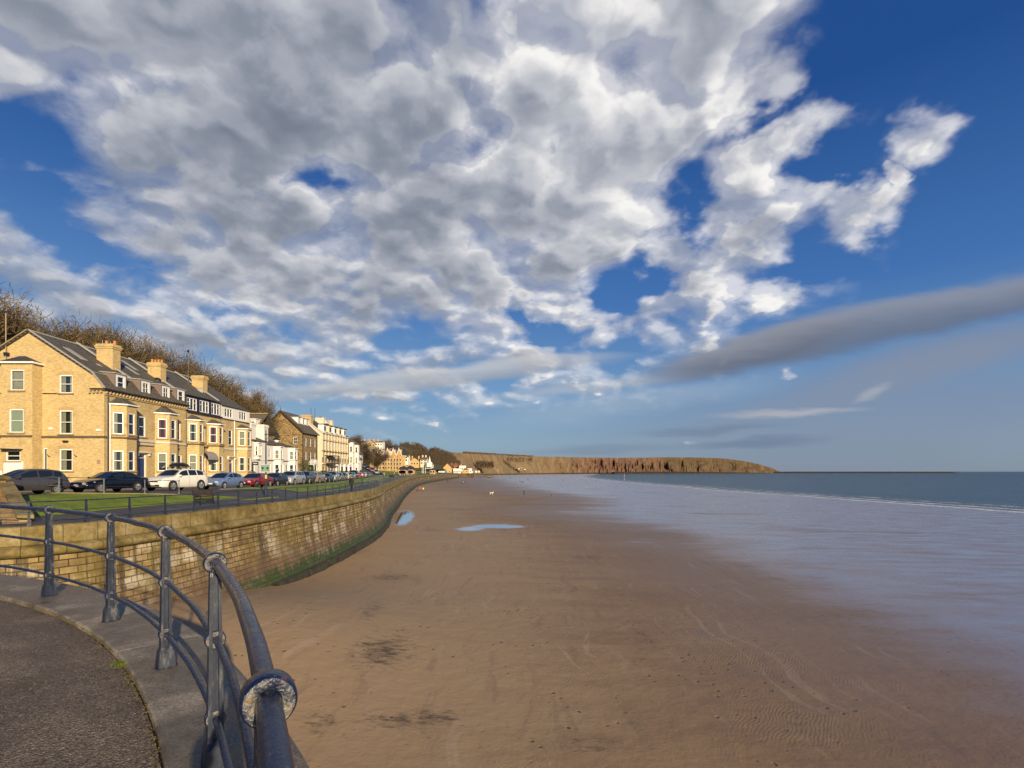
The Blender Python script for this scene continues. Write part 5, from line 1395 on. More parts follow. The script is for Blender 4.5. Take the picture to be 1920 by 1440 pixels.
def build_stone_house():
    root = empty('stone_house', (-51.2, 125, 1.0), 'tall rubble stone house with a steep gable and three white dormers', 'house')
    x1 = -51.2; x0 = x1-9.0; y0 = 125; y1 = 134.5; ze = 12.3; g = .8
    xm = -56.3; zr = 17.0
    fr_ = [(yc, .9, za, zb, 'sash', 'net') for yc in (127.0, 129.9, 132.8) for za, zb in ((5.0, 7.2), (8.6, 10.6))] + [(127, 1.0, 1.6, 3.6, 'sash', 'none'), (132.6, 1.0, 1.6, 3.6, 'sash', 'none'), (129.9, 1.2, 1.1, 3.6, 'door', M_WHITE)]
    sd = [(-52.9, .9, 5.5, 7.0, 'cross', 'none'), (-52.9, .9, 9.0, 10.7, 'cross', 'none'), (-59.2, .9, 9.2, 10.8, 'cross', 'none')]
    boxhouse(root, x0, x1, y0, y1, g, 11.5, M_RUBBLE, front=fr_, side=sd)
    m = MB(); 
    m.poly([(x0, y0, 11.5), (x1, y0, 11.5), (x1, y0, ze), (xm, y0, zr), (x0, y0, 12.9)]); m.poly([(x0, y1, 11.5), (x1, y1, 11.5), (x1, y1, ze), (xm, y1, zr), (x0, y1, 12.9)][::-1]); m.quad((x1, y0, 11.5), (x1, y1, 11.5), (x1, y1, ze), (x1, y0, ze)); m.build('gable_wall', M_RUBBLE, root)
    m = MB(); k = (ze-zr)/(x1-xm); xe = x1+.6; roof_slab(m, [(xe, y0-.5, ze+k*.6+.1), (xe, y1+.3, ze+k*.6+.1), (xm, y1+.3, zr+.15), (xm, y0-.5, zr+.15)], .2)
    k2 = (zr-12.9)/(xm-x0); roof_slab(m, [(xm, y0-.5, zr+.15), (xm, y1+.3, zr+.15), (x0-.6, y1+.3, 12.9-.6*k2+.1), (x0-.6, y0-.5, 12.9-.6*k2+.1)], .2); m.build('roof', M_SLATEL, root)
    m = MB(); m.bar((xe, y0-.54, ze+k*.6), (xm, y0-.54, zr+.05), .06, .45); m.bar((xm, y0-.54, zr+.05), (x0-.6, y0-.54, 12.9-.6*k2), .06, .45); m.build('bargeboard', M_WOOD, root)
    m = MB(); m.lathe([(.12, 0), (.06, .3), (.09, .5), (.03, .7), (.0, 1.4)], (xm, y0-.5, zr+.2), 8); m.bar((xm, y0-.6, zr-1.4), (xm, y0-.6, zr), .1); m.build('finial', M_WOOD, root)
    for i, yc in enumerate((128.0, 130.6, 133.0)):
        z0 = 13.9; m = MB(); xf = -52.9-.25; wall_panel(m, (xf, yc-.7), (0, 1, 0), 1.4, z0-.2, z0+1.9, [(.25, 1.15, z0+.3, z0+1.7)], .08)
        for sy in (-.7, .7): m.quad((xf, yc+sy, z0-.2), (xf, yc+sy, z0+1.9), (xf-2.5, yc+sy, z0+1.9), (xf-2.0, yc+sy, z0-.2))
        d = m.build('dormer', M_WHITE, root); m = MB(); m.box((xf-1.2, yc, z0+1.97), (2.9, 1.7, .12)); m.build('dormer_roof', M_LEAD, d)
        window(d, (xf, yc-.7), (0, 1, 0), .25, 1.15, z0+.3, z0+1.7, 'sash', 'none', sill=None, arch=False, depth=.08)
    m = MB(); m.box((x1+.12, 134.2, 6.5), (.14, .14, 11.5)); m.box((x1+.1, 125.1, 6.5), (.14, .14, 11)); m.build('drainpipe', M_BLACK, root)
    m = MB()
    for yy in (129.0, 130.8): m.lathe([(.2, 0), (.16, .2), (.15, 2.7), (.22, 2.9)], (x1+1.3, yy, 1.0), 10)
    m.box((x1+.8, 129.9, 4.1), (1.6, 2.6, .3)); m.prism([(x1, 128.6, 4.25), (x1, 131.2, 4.25), (x1, 129.9, 5.3)], (1.6, 0, 0)); m.build('porch', M_WHITE, root)
build_stone_house()

def build_hotel():
    root = empty('seafront_hotel', (-53.9, 145, 1.0), 'tall cream and yellow seafront hotel terrace with pilasters, white gable end and dormers', 'hotel')
    x1, x0, y0, y1 = -53.9, -66, 145, 168; g = .8; ze = 13.3
    sidew = []
    boxhouse(root, x0, x1, y0, y1, g, ze, M_BRICK3, name='wall', front=[(y0+1.6+2.45*k, 1.1 if r_ < 3 else .9, *zz, 'sash', None) for k in range(9) for r_, zz in enumerate(((1.5, 3.9), (5.0, 7.6), (8.7, 11.0)))] + [(y0+1.6+2.45*k, .8, 11.9, 12.9, 'none', 'none') for k in range(9)])
    m = MB(); m.quad((x0, y0-.02, g), (x1+.05, y0-.02, g), (x1+.05, y0-.02, ze), (x0, y0-.02, ze)); m.poly([(x0, y0-.02, ze), (x1+.05, y0-.02, ze), (x1-5.5, y0-.02, 17.4), (x0, y0-.02, 17.4)]); m.build('gable_wall', M_CREAM, root)
    m = MB(); roof_slab(m, [(x1+.1, y0+.1, ze+.1), (x1+.1, y1, ze+.1), (x1-5.4, y1, 17.4), (x1-5.4, y0+.1, 17.4)]); m.box((x1-9, (y0+y1)/2, 17.3), (7.4, y1-y0, .3)); m.build('roof', M_SLATEB, root)
    m = MB(); m.bar((x1+.1, y0, ze+.15), (x1-5.4, y0, 17.55), .5, .25); m.build('verge_coping', M_WBAND, root)
    m = MB()
    for k in range(10):
        y = y0+.4+2.45*k; m.box((x1+.12, y, 9.9), (.24, .4, 7.0))
    m.build('pilaster', M_CREAM, root)
    for z, m_ in ((4.5, M_WHITE), (8.2, M_STONEB), (11.4, M_WBAND), (ze, M_WBAND)):
        m = MB(); m.box((x1+.2, (y0+y1)/2, z), (.4, y1-y0+.2, .28)); m.build('cornice', m_, root)
    for k in range(5):
        y = y0+2.8+4.4*k; m = MB(); m.box((x1-.9, y, ze+1.35), (1.6, 2.1, 2.3)); d = m.build('dormer', M_CREAM if k % 2 else M_WHITE, root)
        MB().box((x1-.08, y, ze+1.4), (.05, 1.2, 1.3)).build('window', M_CGLASS, d); MB().box((x1-.8, y, ze+2.6), (2.1, 2.5, .18)).build('dormer_roof', M_SLATEB, d)
    chimney(root, x1-4.6, y0+1.2, 14, 18.4, 1.6, 2.8, 0, M_BRICK3); chimney(root, x1-4.5, 156, 16, 18.6, 1.4, 2.6, 3, M_CREAM); chimney(root, x1-4.5, 163, 16, 18.4, 1.4, 2.6, 3, M_CREAM)
    m = MB(); m.box((x1-4, 158.5, 17.4), (2.0, 3.2, .7)); m.box((x1-4, 158.5, 17.8), (2.4, 3.6, .12)); m.build('roof_lantern', M_WHITE, root)
    for yy in (150.0, 153.0): MB().tube([(x1-5, yy, 17), (x1-5, yy, 21)], .05, 5).build('aerial', M_BLACK, root)
    # glazed balcony and porches
    m = MB(); m.box((x1+1.1, 150.5, 4.6), (2.2, 7, .2)); m.box((x1+1.1, 150.5, 6.9), (2.2, 7, .12))
    for k in range(8): m.box((x1+2.15, 147.1+k*.97, 5.75), (.09, .09, 2.3))
    m.box((x1+2.15, 150.5, 5.6), (.09, 7, .09)); 
    for k in (147.2, 153.8): m.box((x1+2.1, k, 2.6), (.16, .16, 4.0))
    m.build('balcony', M_BLACK, root)
    for k in range(3):
        m = MB(); yy = 157.5+4.2*k; m.box((x1+.8, yy, 2.6), (1.6, 2.4, 3.8)); m.box((x1+.9, yy, 4.55), (1.9, 2.7, .2)); d = m.build('porch', M_WHITE, root); MB().box((x1+1.62, yy, 2.6), (.04, 1.4, 2.4)).build('window', M_CGLASS, d)
    # second, whiter block with bays further on
    root = empty('seafront_hotel', (-56.4, 169, 1.0), 'narrow white and yellow hotel block with stacked bays beyond the cream hotel', 'hotel')
    boxhouse(root, -66, -55.8, 168.3, 186, g, 12.2, M_BRICK2, front=[(172+3.4*k, 1.2, *zz, 'sash', None) for k in range(4) for zz in ((1.6, 4), (5.2, 7.4), (8.8, 10.8))])
    gable_roof(root, -66, -55.8, 168.3, 186, 12.2, 15.8, 'y', M_SLATEL)
    for k, (ya, yb) in enumerate(((169, 171.6), (175.5, 178.3), (181.5, 184.3))):
        canted_bay(root, -55.8, ya, yb, g, 12.9 - k*.6, [(1.8, 3.8), (5.2, 7.4), (9, 11)], m_=M_RENDER, roofh=.6, curts=['none', 'net'], rn=RB)
    root = empty('white_house', (-58, 190, 1.0), 'small white gabled house past the end of the hotels', 'house')
    boxhouse(root, -66.5, -59.5, 190, 203, g, 7.0, M_RENDER, front=[(193+3*k, 1.0, 4.4, 6, 'none', 'none') for k in range(3)], side=[(-62, .9, 4.6, 6, 'none', 'none')], gable='y', zr=10.6)
    gable_roof(root, -66.5, -59.5, 190, 203, 6.9, 10.7, 'y', M_SLATEL); chimney(root, -63, 192, 9.5, 12, .9, .9, 2, M_RENDER)
build_hotel()
# ================================================================== cars
def paint(name, col, metal=.3, rough=.25):
    def f(t, b):
        o = t.n.new('ShaderNodeTexCoord').outputs['Object']
        n = t.noise(o, 3, 4, .6); x, y, z = t.sep(o)
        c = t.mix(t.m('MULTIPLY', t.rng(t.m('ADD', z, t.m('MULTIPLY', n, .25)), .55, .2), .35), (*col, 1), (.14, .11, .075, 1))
        t.put(b.inputs['Base Color'], c); b.inputs['Metallic'].default_value = metal
        t.put(b.inputs['Roughness'], t.rng(n, .3, .7, rough-.05, rough+.12, False))
        b.inputs['Coat Weight'].default_value = .6; b.inputs['Coat Roughness'].default_value = .06
    return mat('paint_'+name, f)
M_TYRE = simple('tyre_rubber', (.018, .018, .018), .8)
M_RIM = simple('alloy_rim', (.45, .43, .40), .35, metal=.6)
M_TRIM = simple('black_trim', (.012, .012, .013), .6)
M_HEAD = simple('headlamp_lens', (.75, .75, .75), .12, metal=.4, spec=.9)
M_TAIL = simple('tail_lamp', (.35, .015, .01), .2)
M_PLATE = simple('number_plate', (.75, .72, .60), .5)
M_CHROME = simple('chrome', (.6, .6, .6), .12, metal=1.0, var=.02)
TYPES = {
 'mpv': dict(L=3.95, W=1.72, zs=[(0, .52), (.06, .70), (.4, .86), (.85, .97), (3.75, 1.02), (3.95, .75)], zr=[(.75, .95), (1.75, 1.44), (2.1, 1.52), (2.9, 1.52), (3.5, 1.42), (3.8, 1.05)], wh=(.72, 3.2), wr=.30,
             win=[(1.0, 1.32), (1.4, 2.22), (2.3, 3.0), (3.08, 3.5)]),
 'saloon': dict(L=4.6, W=1.8, zs=[(0, .48), (.08, .66), (.6, .82), (1.4, .92), (3.9, 1.0), (4.5, .98), (4.6, .66)], zr=[(1.3, .90), (2.15, 1.38), (2.7, 1.45), (3.2, 1.42), (4.0, 1.02)], wh=(.88, 3.6), wr=.32,
                win=[(1.85, 2.65), (2.75, 3.65)]),
 'suv': dict(L=4.75, W=1.92, zs=[(0, .60), (.07, .88), (.5, 1.02), (1.2, 1.10), (4.5, 1.16), (4.75, .85)], zr=[(1.15, 1.08), (1.95, 1.60), (2.5, 1.72), (3.7, 1.70), (4.3, 1.56), (4.6, 1.16)], wh=(.92, 3.82), wr=.37,
             win=[(1.65, 2.55), (2.65, 3.45), (3.55, 4.2)]),
 'hatch': dict(L=3.9, W=1.7, zs=[(0, .50), (.07, .68), (.45, .82), (.95, .95), (3.7, 1.02), (3.9, .72)], zr=[(.9, .93), (1.75, 1.40), (2.2, 1.49), (2.9, 1.47), (3.45, 1.33), (3.75, 1.02)], wh=(.75, 3.25), wr=.30,
              win=[(1.35, 2.15), (2.25, 2.95), (3.0, 3.35)]),
 'van': dict(L=5.0, W=1.95, zs=[(0, .6), (.07, .95), (.5, 1.10), (.9, 1.2), (4.9, 1.2), (5.0, .8)], zr=[(.8, 1.2), (1.5, 1.85), (1.9, 1.97), (4.6, 1.97), (4.92, 1.4), (5.0, 1.2)], wh=(.95, 4.0), wr=.34,
             win=[(1.35, 2.1), (2.3, 3.3), (3.4, 4.4)]),
}
def car_proto(kind, m_, name='parked_car', lod=0):
    T = TYPES[kind]; L, W = T['L'], T['W']; H2 = W/2
    root = bpy.data.objects.new(name, None); COL.objects.link(root); ROOTLOC[root.name] = Vector((0, 0, 0)); root.empty_display_size = .3
    zs = lambda x: interp(T['zs'], x)
    c0, c1 = T['zr'][0][0], T['zr'][-1][0]
    zr = lambda x: max(zs(x), interp(T['zr'], x)) if c0 < x < c1 else zs(x)
    wid = lambda x: H2*(1-.16*math.exp(-x/.16)-.10*math.exp(-(L-x)/.18)-.03*max(0, 1-x/.9))
    def sec(x):
        w = wid(x); s = zs(x); r_ = zr(x); up = r_-s
        wr_ = w*.95-up*.34; wr_ = max(w*.62, wr_)
        zb = .24 + .10*math.exp(-x/.2) + .08*math.exp(-(L-x)/.2)
        if up < .02: return [(w*.90, zb), (w*.985, zb+.10), (w, (zb+s)/2), (w*.985, s-.09), (w*.93, s-.015), (w*.85, s+.012), (w*.6, s+.035), (0, s+.05)]
        return [(w*.90, zb), (w*.985, zb+.10), (w, (zb+s)/2), (w*.985, s-.09), (w*.95, s), (wr_, r_-.05), (wr_*.85, r_-.005), (0, r_+.02)]
    xs = sorted({round(L*i/40, 3) for i in range(41)} | {.02, .06, .12, L-.03, L-.08} | {round(a, 3) for a, b in T['zr']})
    rows = []
    for x in xs:
        h = sec(x); rows.append([Vector((a, x, z)) for a, z in h] + [Vector((-a, x, z)) for a, z in h[-2::-1]])
    mb = MB(); mb.grid(rows); n = len(rows[0])
    mb.poly(rows[0][::-1]); mb.poly(rows[-1])
    mb.quad(rows[0][0], rows[0][-1], rows[-1][-1], rows[-1][0])
    body = mb.build('body', m_, root, smooth=True, fix=True)
    bev = 1
    def sidept(x, t_, s, out=.006):
        h = sec(x); a, b_ = Vector((h[4][0], x, h[4][1])), Vector((h[5][0], x, h[5][1])); p = a+(b_-a)*t_
        return Vector((s*(p.x+out), x, p.z))
    for s in (1, -1):
        for i, (a, b_) in enumerate(T['win']):
            r0, r1 = [], []
            for k in range(7):
                x = a+(b_-a)*k/6
                r0.append(sidept(x, .10, s)); r1.append(sidept(x, .90, s))
            MB().grid([r0, r1]).build('side_window', M_CGLASS, root, smooth=True)
    def top_patch(xa, xb, name_):
        rows_ = []
        for k in range(6):
            x = xa+(xb-xa)*k/5; h = sec(x); wr_ = h[5][0]*.93; z = h[5][1]
            rows_.append([Vector((wr_*q, x, (h[7][1] if abs(q) < .3 else h[6][1]-(.0 if abs(q) < .9 else .03))+.012)) for q in (-1, -.7, 0, .7, 1)])
        d = -.012 if xa < L/2 else .012
        for r_ in rows_:
            for v in r_: v.y += d
        MB().grid(rows_).build(name_, M_CGLASS, root, smooth=True)
    top_patch(T['zr'][0][0]+.08, T['zr'][1][0]-.02, 'windscreen')
    xe = T['zr'][-1][0]; xr = T['zr'][-2][0]; top_patch(xr+.06, xe-.06, 'rear_window')
    if kind == 'van': pass
    # wheels and arches
    for wy in T['wh']:
        for s in (1, -1):
            r = T['wr']; wx = wid(wy)
            m = MB(); m.lathe([(r+.075, 0), (r+.075, .01), (r-.02, .012)], (s*(wx-.004), wy, r+.01), 24, (s, 0, 0)); m.build('wheel_arch', M_TRIM, root)
            m = MB(); m.lathe([(r*.55, -.14), (r-.03, -.14), (r, -.10), (r, .01), (r-.03, .035), (r*.68, .035)], (s*(wx-.004), wy, r), 24, (s, 0, 0)); w = m.build('wheel', M_TYRE, root, smooth=True)
            m = MB(); m.lathe([(r*.70, .036), (r*.70, .048), (r*.62, .044), (r*.62, .036)], (s*(wx-.004), wy, r), 20, (s, 0, 0))
            for k in range(5):
                a = k*2*math.pi/5; c = Vector((s*(wx+.038), wy, r)); e = c+Vector((0, math.cos(a), math.sin(a)))*r*.64
                for off in (-.035, .035):
                    q = Vector((0, -math.sin(a), math.cos(a)))*off; m.bar(c+q*.6, e+q, .03, .03)
            m.lathe([(.05, .036), (.045, .05)], (s*(wx-.004), wy, r), 10, (s, 0, 0))
            m.build('rim', M_RIM, w)
    # face: lamps, grille, plate
    for s in (1, -1):
        zz = zs(.25)-.13
        m = MB(); a = [Vector((s*(wid(.05)*.99-.0), .10+.02, zz-.02)), Vector((s*(wid(.5)+.008), .55, zz+.10)), Vector((s*(wid(.5)+.0), .52, zz+.17)), Vector((s*wid(.1)*.62, .03, zz+.10)), Vector((s*wid(.1)*.60, -.012, zz-.02))]
        m.poly(a); m.prism([Vector((s*wid(.1)*.60, -.015, zz-.02)), Vector((s*wid(.02)*.97, .035, zz-.03)), Vector((s*wid(.02)*.97, .06, zz+.09)), Vector((s*wid(.1)*.60, .02, zz+.09))], (0, .05, 0)); m.build('headlight', M_HEAD, root)
        m = MB(); zt = zs(L-.3)-.25; m.prism([(s*wid(L-.03)*.99, L-.20, zt), (s*wid(L-.03)*.99, L-.20, zt+.24), (s*wid(L)*.72, L+.012, zt+.24), (s*wid(L)*.72, L+.012, zt)], (0, .02, 0)); m.build('tail_light', M_TAIL, root)
        m = MB(); m.box((s*(H2+.09), c0+.38, zs(c0)+.08), (.16, .12, .13)); m.box((s*(H2+.01), c0+.38, zs(c0)+.04), (.08, .05, .05)); m.build('wing_mirror', m_, root)
    m = MB(); m.box((0, -.008, zs(.1)-.16), (W*.50, .03, .10)); m.box((0, -.005, .42), (W*.62, .03, .13)); m.box((0, L/2, .27), (W*.86, L*.88, .06)); m.build('grille', M_TRIM, root)
    m = MB()
    for k in range(3): m.box((0, -.026, zs(.1)-.19+.03*k), (W*.48, .008, .009))
    m.build('grille_bars', M_CHROME, root)
    MB().box((0, -.028, .50), (.50, .012, .11)).build('number_plate', M_PLATE, root); MB().box((0, L+.014, .78), (.50, .012, .11)).build('number_plate', M_PLATE, root)
    # door seams and handles on both sides
    for s in (1, -1):
        m = MB()
        seams = [T['win'][0][0]-.12, T['win'][0][1]+.05, T['win'][1][1]+.05] if kind != 'saloon' else [1.55, 2.7, 3.45]
        for x in seams:
            if x > T['wh'][1]-.35: x = T['wh'][1]-.42
            h = sec(x); pts = [Vector((s*(h[k][0]+.002), x, h[k][1])) for k in (1, 2, 3, 4)]
            for a, b_ in zip(pts, pts[1:]): m.bar(a, b_, .008)
        m.build('door_seam', M_TRIM, root)
        for x in seams[1:]: MB().box((s*(wid(x)*.99+.012), x-.17, zs(x)-.14), (.03, .17, .025)).build('door_handle', m_, root)
    return root
CARN = {}
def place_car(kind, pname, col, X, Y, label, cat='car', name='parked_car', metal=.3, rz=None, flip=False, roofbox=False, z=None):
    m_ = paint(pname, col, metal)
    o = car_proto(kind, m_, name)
    T = TYPES[kind]
    dx = Kx(Y+4)-Kx(Y); ang = math.atan2(-dx, 4.0) if rz is None else rz
    # local +Y is towards the rear; car front faces the camera
    if flip: 
        ang += math.pi; X += math.sin(ang)*T['L']; Y -= math.cos(ang)*T['L']
    o.location = (X, Y, (Rz(Y)-.03) if z is None else z); o.rotation_euler = (0, 0, ang)
    tag(o, label, cat, 'cars parked nose to tail along the seafront road')
    return o
CARS = [
 (0, 28.7, 'mpv', 'graphite', (.075, .068, .075), 'dark grey people carrier, first parked car beside the stone pillar', {}),
 (-.1, 33.4, 'saloon', 'midnight', (.006, .007, .010), 'black saloon with silver wheels parked behind the dark grey people carrier', {}),
 (-.1, 38.9, 'suv', 'ivory', (.80, .76, .68), 'cream white four by four with a black roof box', {'metal': 0}),
 (0, 44.6, 'hatch', 'skyblue', (.17, .25, .42), 'pale blue hatchback parked between the cream four by four and the red car', {}),
 (0, 49.7, 'saloon', 'cherry', (.32, .012, .018), 'dark red hatchback parked behind the pale blue one, by the lamp post', {}),
 (0, 54.3, 'hatch', 'navy', (.012, .014, .026), 'small black hatchback between the red car and the silver four by four', {}),
 (0, 59.0, 'suv', 'silver', (.42, .42, .44), 'large silver four by four in front of the stone house', {}),
 (0, 64.2, 'suv', 'slateblue', (.035, .04, .05), 'dark blue four by four parked behind the large silver one', {}),
 (0, 69.4, 'suv', 'champagne', (.36, .29, .20), 'gold four by four turned tail first with a yellow spare wheel cover', {'flip': True}),
 (0, 75.0, 'saloon', 'inkblue', (.02, .025, .04), 'dark estate car just behind the gold four by four', {}),
 (0, 80.8, 'suv', 'pewter', (.36, .38, .42), 'silver blue car second behind the gold four by four', {}),
 (0, 86.5, 'hatch', 'dustgrey', (.16, .15, .14), 'grey brown hatchback among the middle of the parked row', {}),
 (0, 91.5, 'hatch', 'teal', (.04, .07, .10), 'dark teal hatchback just before the white one in the middle of the row', {}),
 (0, 96.4, 'hatch', 'cream', (.68, .62, .50), 'cream hatchback parked tail first behind the man in black', {'metal': 0, 'flip': True}),
 (0, 101.5, 'hatch', 'bluegrey', (.05, .08, .14), 'blue hatchback immediately beyond the cream hatchback', {}),
 (0, 106.6, 'hatch', 'mist', (.26, .34, .42), 'pale silver blue hatchback left of the dark van', {}),
 (0, 112.0, 'van', 'coal', (.02, .024, .032), 'tall dark van standing above the distant parked cars', {'cat': 'van', 'name': 'parked_van'}),
 (0, 118.5, 'hatch', 'scarlet', (.55, .03, .025), 'bright red hatchback nearest beyond the dark van', {'flip': True, 'metal': 0}),
 (0, 123.6, 'hatch', 'white', (.75, .73, .70), 'white hatchback next to the bright red one beyond the van', {'metal': 0}),
 (0, 128.8, 'hatch', 'crimson', (.42, .02, .03), 'deep red small car between two white cars far down the row', {}),
 (0, 134.0, 'hatch', 'chalk', (.70, .70, .70), 'white car furthest along among the pale ones', {'metal': 0}),
 (0, 139.2, 'saloon', 'charcoal', (.04, .042, .05), 'charcoal saloon third from the far end of the parked row', {}),
 (0, 145.0, 'hatch', 'steel', (.14, .16, .19), 'steel grey hatchback second from the far end of the parked row', {}),
 (0, 150.2, 'hatch', 'blackish', (.02, .02, .024), 'black hatchback at the far end of the parked row', {}),
]
def build_cars():
    for dx, Y, kind, pn, col, lab, kw in CARS:
        kw = dict(kw); W = TYPES[kind]['W']; kw.setdefault('metal', .3)
        X = Kx(Y) - .28 - W/2 + dx - (0.1 if Y < 36 else 0)
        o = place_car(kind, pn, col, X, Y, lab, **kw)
        if pn == 'ivory':
            r = empty('roof_box', tuple(o.location), 'black roof box strapped on the cream four by four', 'roof box', rz=o.rotation_euler.z)
            ROOTLOC[r.name] = Vector((0, 0, 0))
            prof = []
            for k in range(13):
                s = k/12; w = .40*math.sin(math.pi*min(1, max(.0, s))*.92+.12)**.35; h = .36*(math.sin(math.pi*s*.96+.06))**.45
                y = 1.75+1.75*s; prof.append([Vector((a*w, y, 1.86+b_*h)) for a, b_ in ((-.9, 0), (-1, .35), (-.85, .8), (-.4, 1), (.4, 1), (.85, .8), (1, .35), (.9, 0))])
            m = MB(); m.grid(prof); m.poly(prof[0][::-1]); m.poly(prof[-1]); m.quad(prof[0][0], prof[0][-1], prof[-1][-1], prof[-1][0]); m.build('box_shell', simple('gloss_black_plastic', (.015, .015, .017), .25), r, smooth=False)
            m = MB()
            for y in (2.1, 3.1): m.box((0, y, 1.80), (1.25, .08, .05)); m.box((.58, y, 1.76), (.06, .1, .12)); m.box((-.58, y, 1.76), (.06, .1, .12))
            m.build('roof_bar', M_TRIM, r)
        if pn == 'champagne':
            T = TYPES['suv']; m = MB(); m.lathe([(.34, 0), (.36, .05), (.36, .18), (.30, .21), (.0, .22)], (0, T['L']-.02, .98), 22, (0, 1, 0)); w = m.build('spare_wheel', M_TYRE, o, world=False, smooth=False)
            MB().lathe([(.27, 0), (.26, .02)], (0, T['L']+.20, .98), 20, (0, 1, 0)).build('wheel_cover', simple('yellow_cover', (.65, .42, .04), .5), w, world=False)
build_cars()
def ramp_cars():
    # side road climbing inland behind the seafront, with a short row of dark cars
    a = Vector((-50.5, 190, .9)); b_ = Vector((-66, 216, 5.2))
    m = MB(); d = (b_-a).normalized(); n = Vector((d.y, -d.x, 0)).normalized()
    m.prism([a-n*3, a+n*3, b_+n*3, b_-n*3], (0, 0, -.3)); tag(m.build('side_road', M_ASPH), kind='structure')
    m = MB(); m.prism([a+n*3+Vector((0, 0, -3)), b_+n*3+Vector((0, 0, -3)), b_+n*3+Vector((0, 0, .5)), a+n*3+Vector((0, 0, .5))], n*.3); tag(m.build('ramp_parapet', simple('grey_wall', (.28, .28, .28), .8)), 'grey parapet wall of the side road climbing inland', 'wall')
    names = ['lowest', 'second lowest', 'middle', 'second highest', 'highest']
    cols = [('mist', (.26, .34, .42)), ('crimson', (.42, .02, .03)), ('blackish', (.02, .02, .024)), ('charcoal', (.04, .042, .05)), ('inkblue', (.02, .025, .04))]
    for k in range(5):
        p = a + (b_-a)*(.08+.19*k) + n*1.3
        o = car_proto('hatch', paint(*cols[k]), 'parked_car'); o.location = p; o.rotation_euler = (0, 0, math.atan2(-d.x, d.y)); o.rotation_euler.x = math.asin(d.z)
        tag(o, '%s car in the short row on the side road climbing inland' % names[k], 'car', 'cars on the climbing side road')
ramp_cars()

# ================================================================== street furniture
def lamp_post(px, Y, z, label, h=5.9, arm=True, sign=False, name='street_lamp'):
    x = (px-960)/960*Y; root = empty(name, (x, Y, z), label, 'street lamp', 'street lamps along the promenade')
    m = MB(); m.lathe([(.17, 0), (.17, .12), (.13, .18), (.12, .9), (.10, 1.0), (.115, 1.05), (.075, 1.15), (.065, 1.7), (.085, 1.75), (.06, 1.82), (.052, h-.4), (.07, h-.36), (.045, h-.3), (.04, h), (.015, h+.05), (.02, h+.12), (0, h+.2)], (x, Y, z), 12)
    m.build('column', simple('lamp_column_paint', (.018, .028, .06), .4), root, smooth=False)
    m = MB(); m.lathe([(.083, 1.62), (.083, 1.95)], (x, Y, z), 12); m.build('yellow_band', simple('yellow_band', (.65, .52, .12), .5), root)
    if arm:
        d = Vector((.95, -.3, 0)).normalized(); a = Vector((x, Y, z+h-.42)); e = a+d*1.15
        m = MB(); m.bar(a, e, .045); m.tube([a-Vector((0, 0, .5)), a-Vector((0, 0, .25))+d*.25, a-Vector((0, 0, .08))+d*.6, a+d*.95], .018, 5); 
        for s in (-.18,): m.tube([a+d*s+Vector((0, 0, .03)), a+Vector((0, 0, .0))], .02, 5)
        m.build('bracket_arm', M_BLACK, root)
        c = e-Vector((0, 0, .05)); m = MB(); m.lathe([(.02, 0), (.03, -.14), (.10, -.18), (.12, -.24), (.30, -.38), (.31, -.43)], c, 12); m.build('lamp_shade', M_BLACK, root)
        m = MB(); m.lathe([(.22, -.43), (.20, -.56), (.12, -.66), (.0, -.69)], c, 12); m.build('lamp_glass', simple('frosted_glass', (.7, .68, .6), .2), root, smooth=True)
    return root, x
l1, lx = lamp_post(498.6, 45.0, .05, 'navy lamp post with a bracket arm and green notice, on the lawn tip')
def notice():
    root = empty('notice_board', (lx, 44.85, 2.3), 'green and white notice board fixed to the nearest lamp post', 'sign')
    y = 44.86; w, h = .70, .66; zc = 2.3 + (884-877.8)/960*45
    MB().box((lx, y, zc), (w, .03, h)).build('board', simple('notice_green', (.008, .085, .04), .4), root)
    m = MB(); wht = M_WHITE
    for a, b_, c, d in ((-.35, .35, .30, .33), (-.35, .35, -.33, -.30), (-.35, -.335, -.3, .3), (.335, .35, -.3, .3)): m.box((lx+(a+b_)/2, y-.02, zc+(c+d)/2), (b_-a, .006, d-c))
    m.box((lx, y-.02, zc+.19), (.66, .006, .018)); m.box((lx, y-.02, zc-.14), (.66, .006, .018)); m.build('border', wht, root)
    m = MB(); rn = random.Random(5)
    for z, n, w0, hh in ((.245, 13, .52, .045), (.14, 12, .56, .035), (.085, 8, .34, .03), (.03, 6, .22, .03), (-.03, 7, .26, .035), (-.085, 5, .2, .03), (-.19, 11, .46, .035), (-.245, 12, .54, .035)):
        x = -w0/2
        while x < w0/2:
            q = rn.uniform(.018, .03); m.box((lx+x+q/2, y-.02, zc+z), (q, .006, hh)); x += q+.012
    m.build('lettering', simple('pale_green_letters', (.45, .62, .48), .5), root)
    m = MB(); m.box((lx, 44.93, zc+.2), (.2, .14, .04)); m.box((lx, 44.93, zc-.2), (.2, .14, .04)); m.build('bracket', M_BLACK, root)
notice()
def gl(px, y, z0=0.1):  # D such that base shows at photo row y on level z
    return (CAMZ-z0)*960/(y-884)
lamp_post(678.6, 77.0, .05, 'second lamp post along the promenade, beyond the man in black', 5.6, arm=False)
lamp_post(720.0, 105.0, .1, 'third lamp post along the promenade', 5.6, arm=False)
lamp_post(739.5, 140, .1, 'fourth lamp post, thin against the orange gabled row', 5.6, arm=False)
lamp_post(468.0, 73.0, .95, 'lamp post on the pavement at the far corner of the yellow terrace', 6.0, arm=False)
lamp_post(580.0, 112.0, .95, 'black lamp post standing in front of the stone house', 5.6, arm=False)
lamp_post(634.5, 140.0, .95, 'thin lamp post in front of the hotel balcony', 5.6, arm=False)
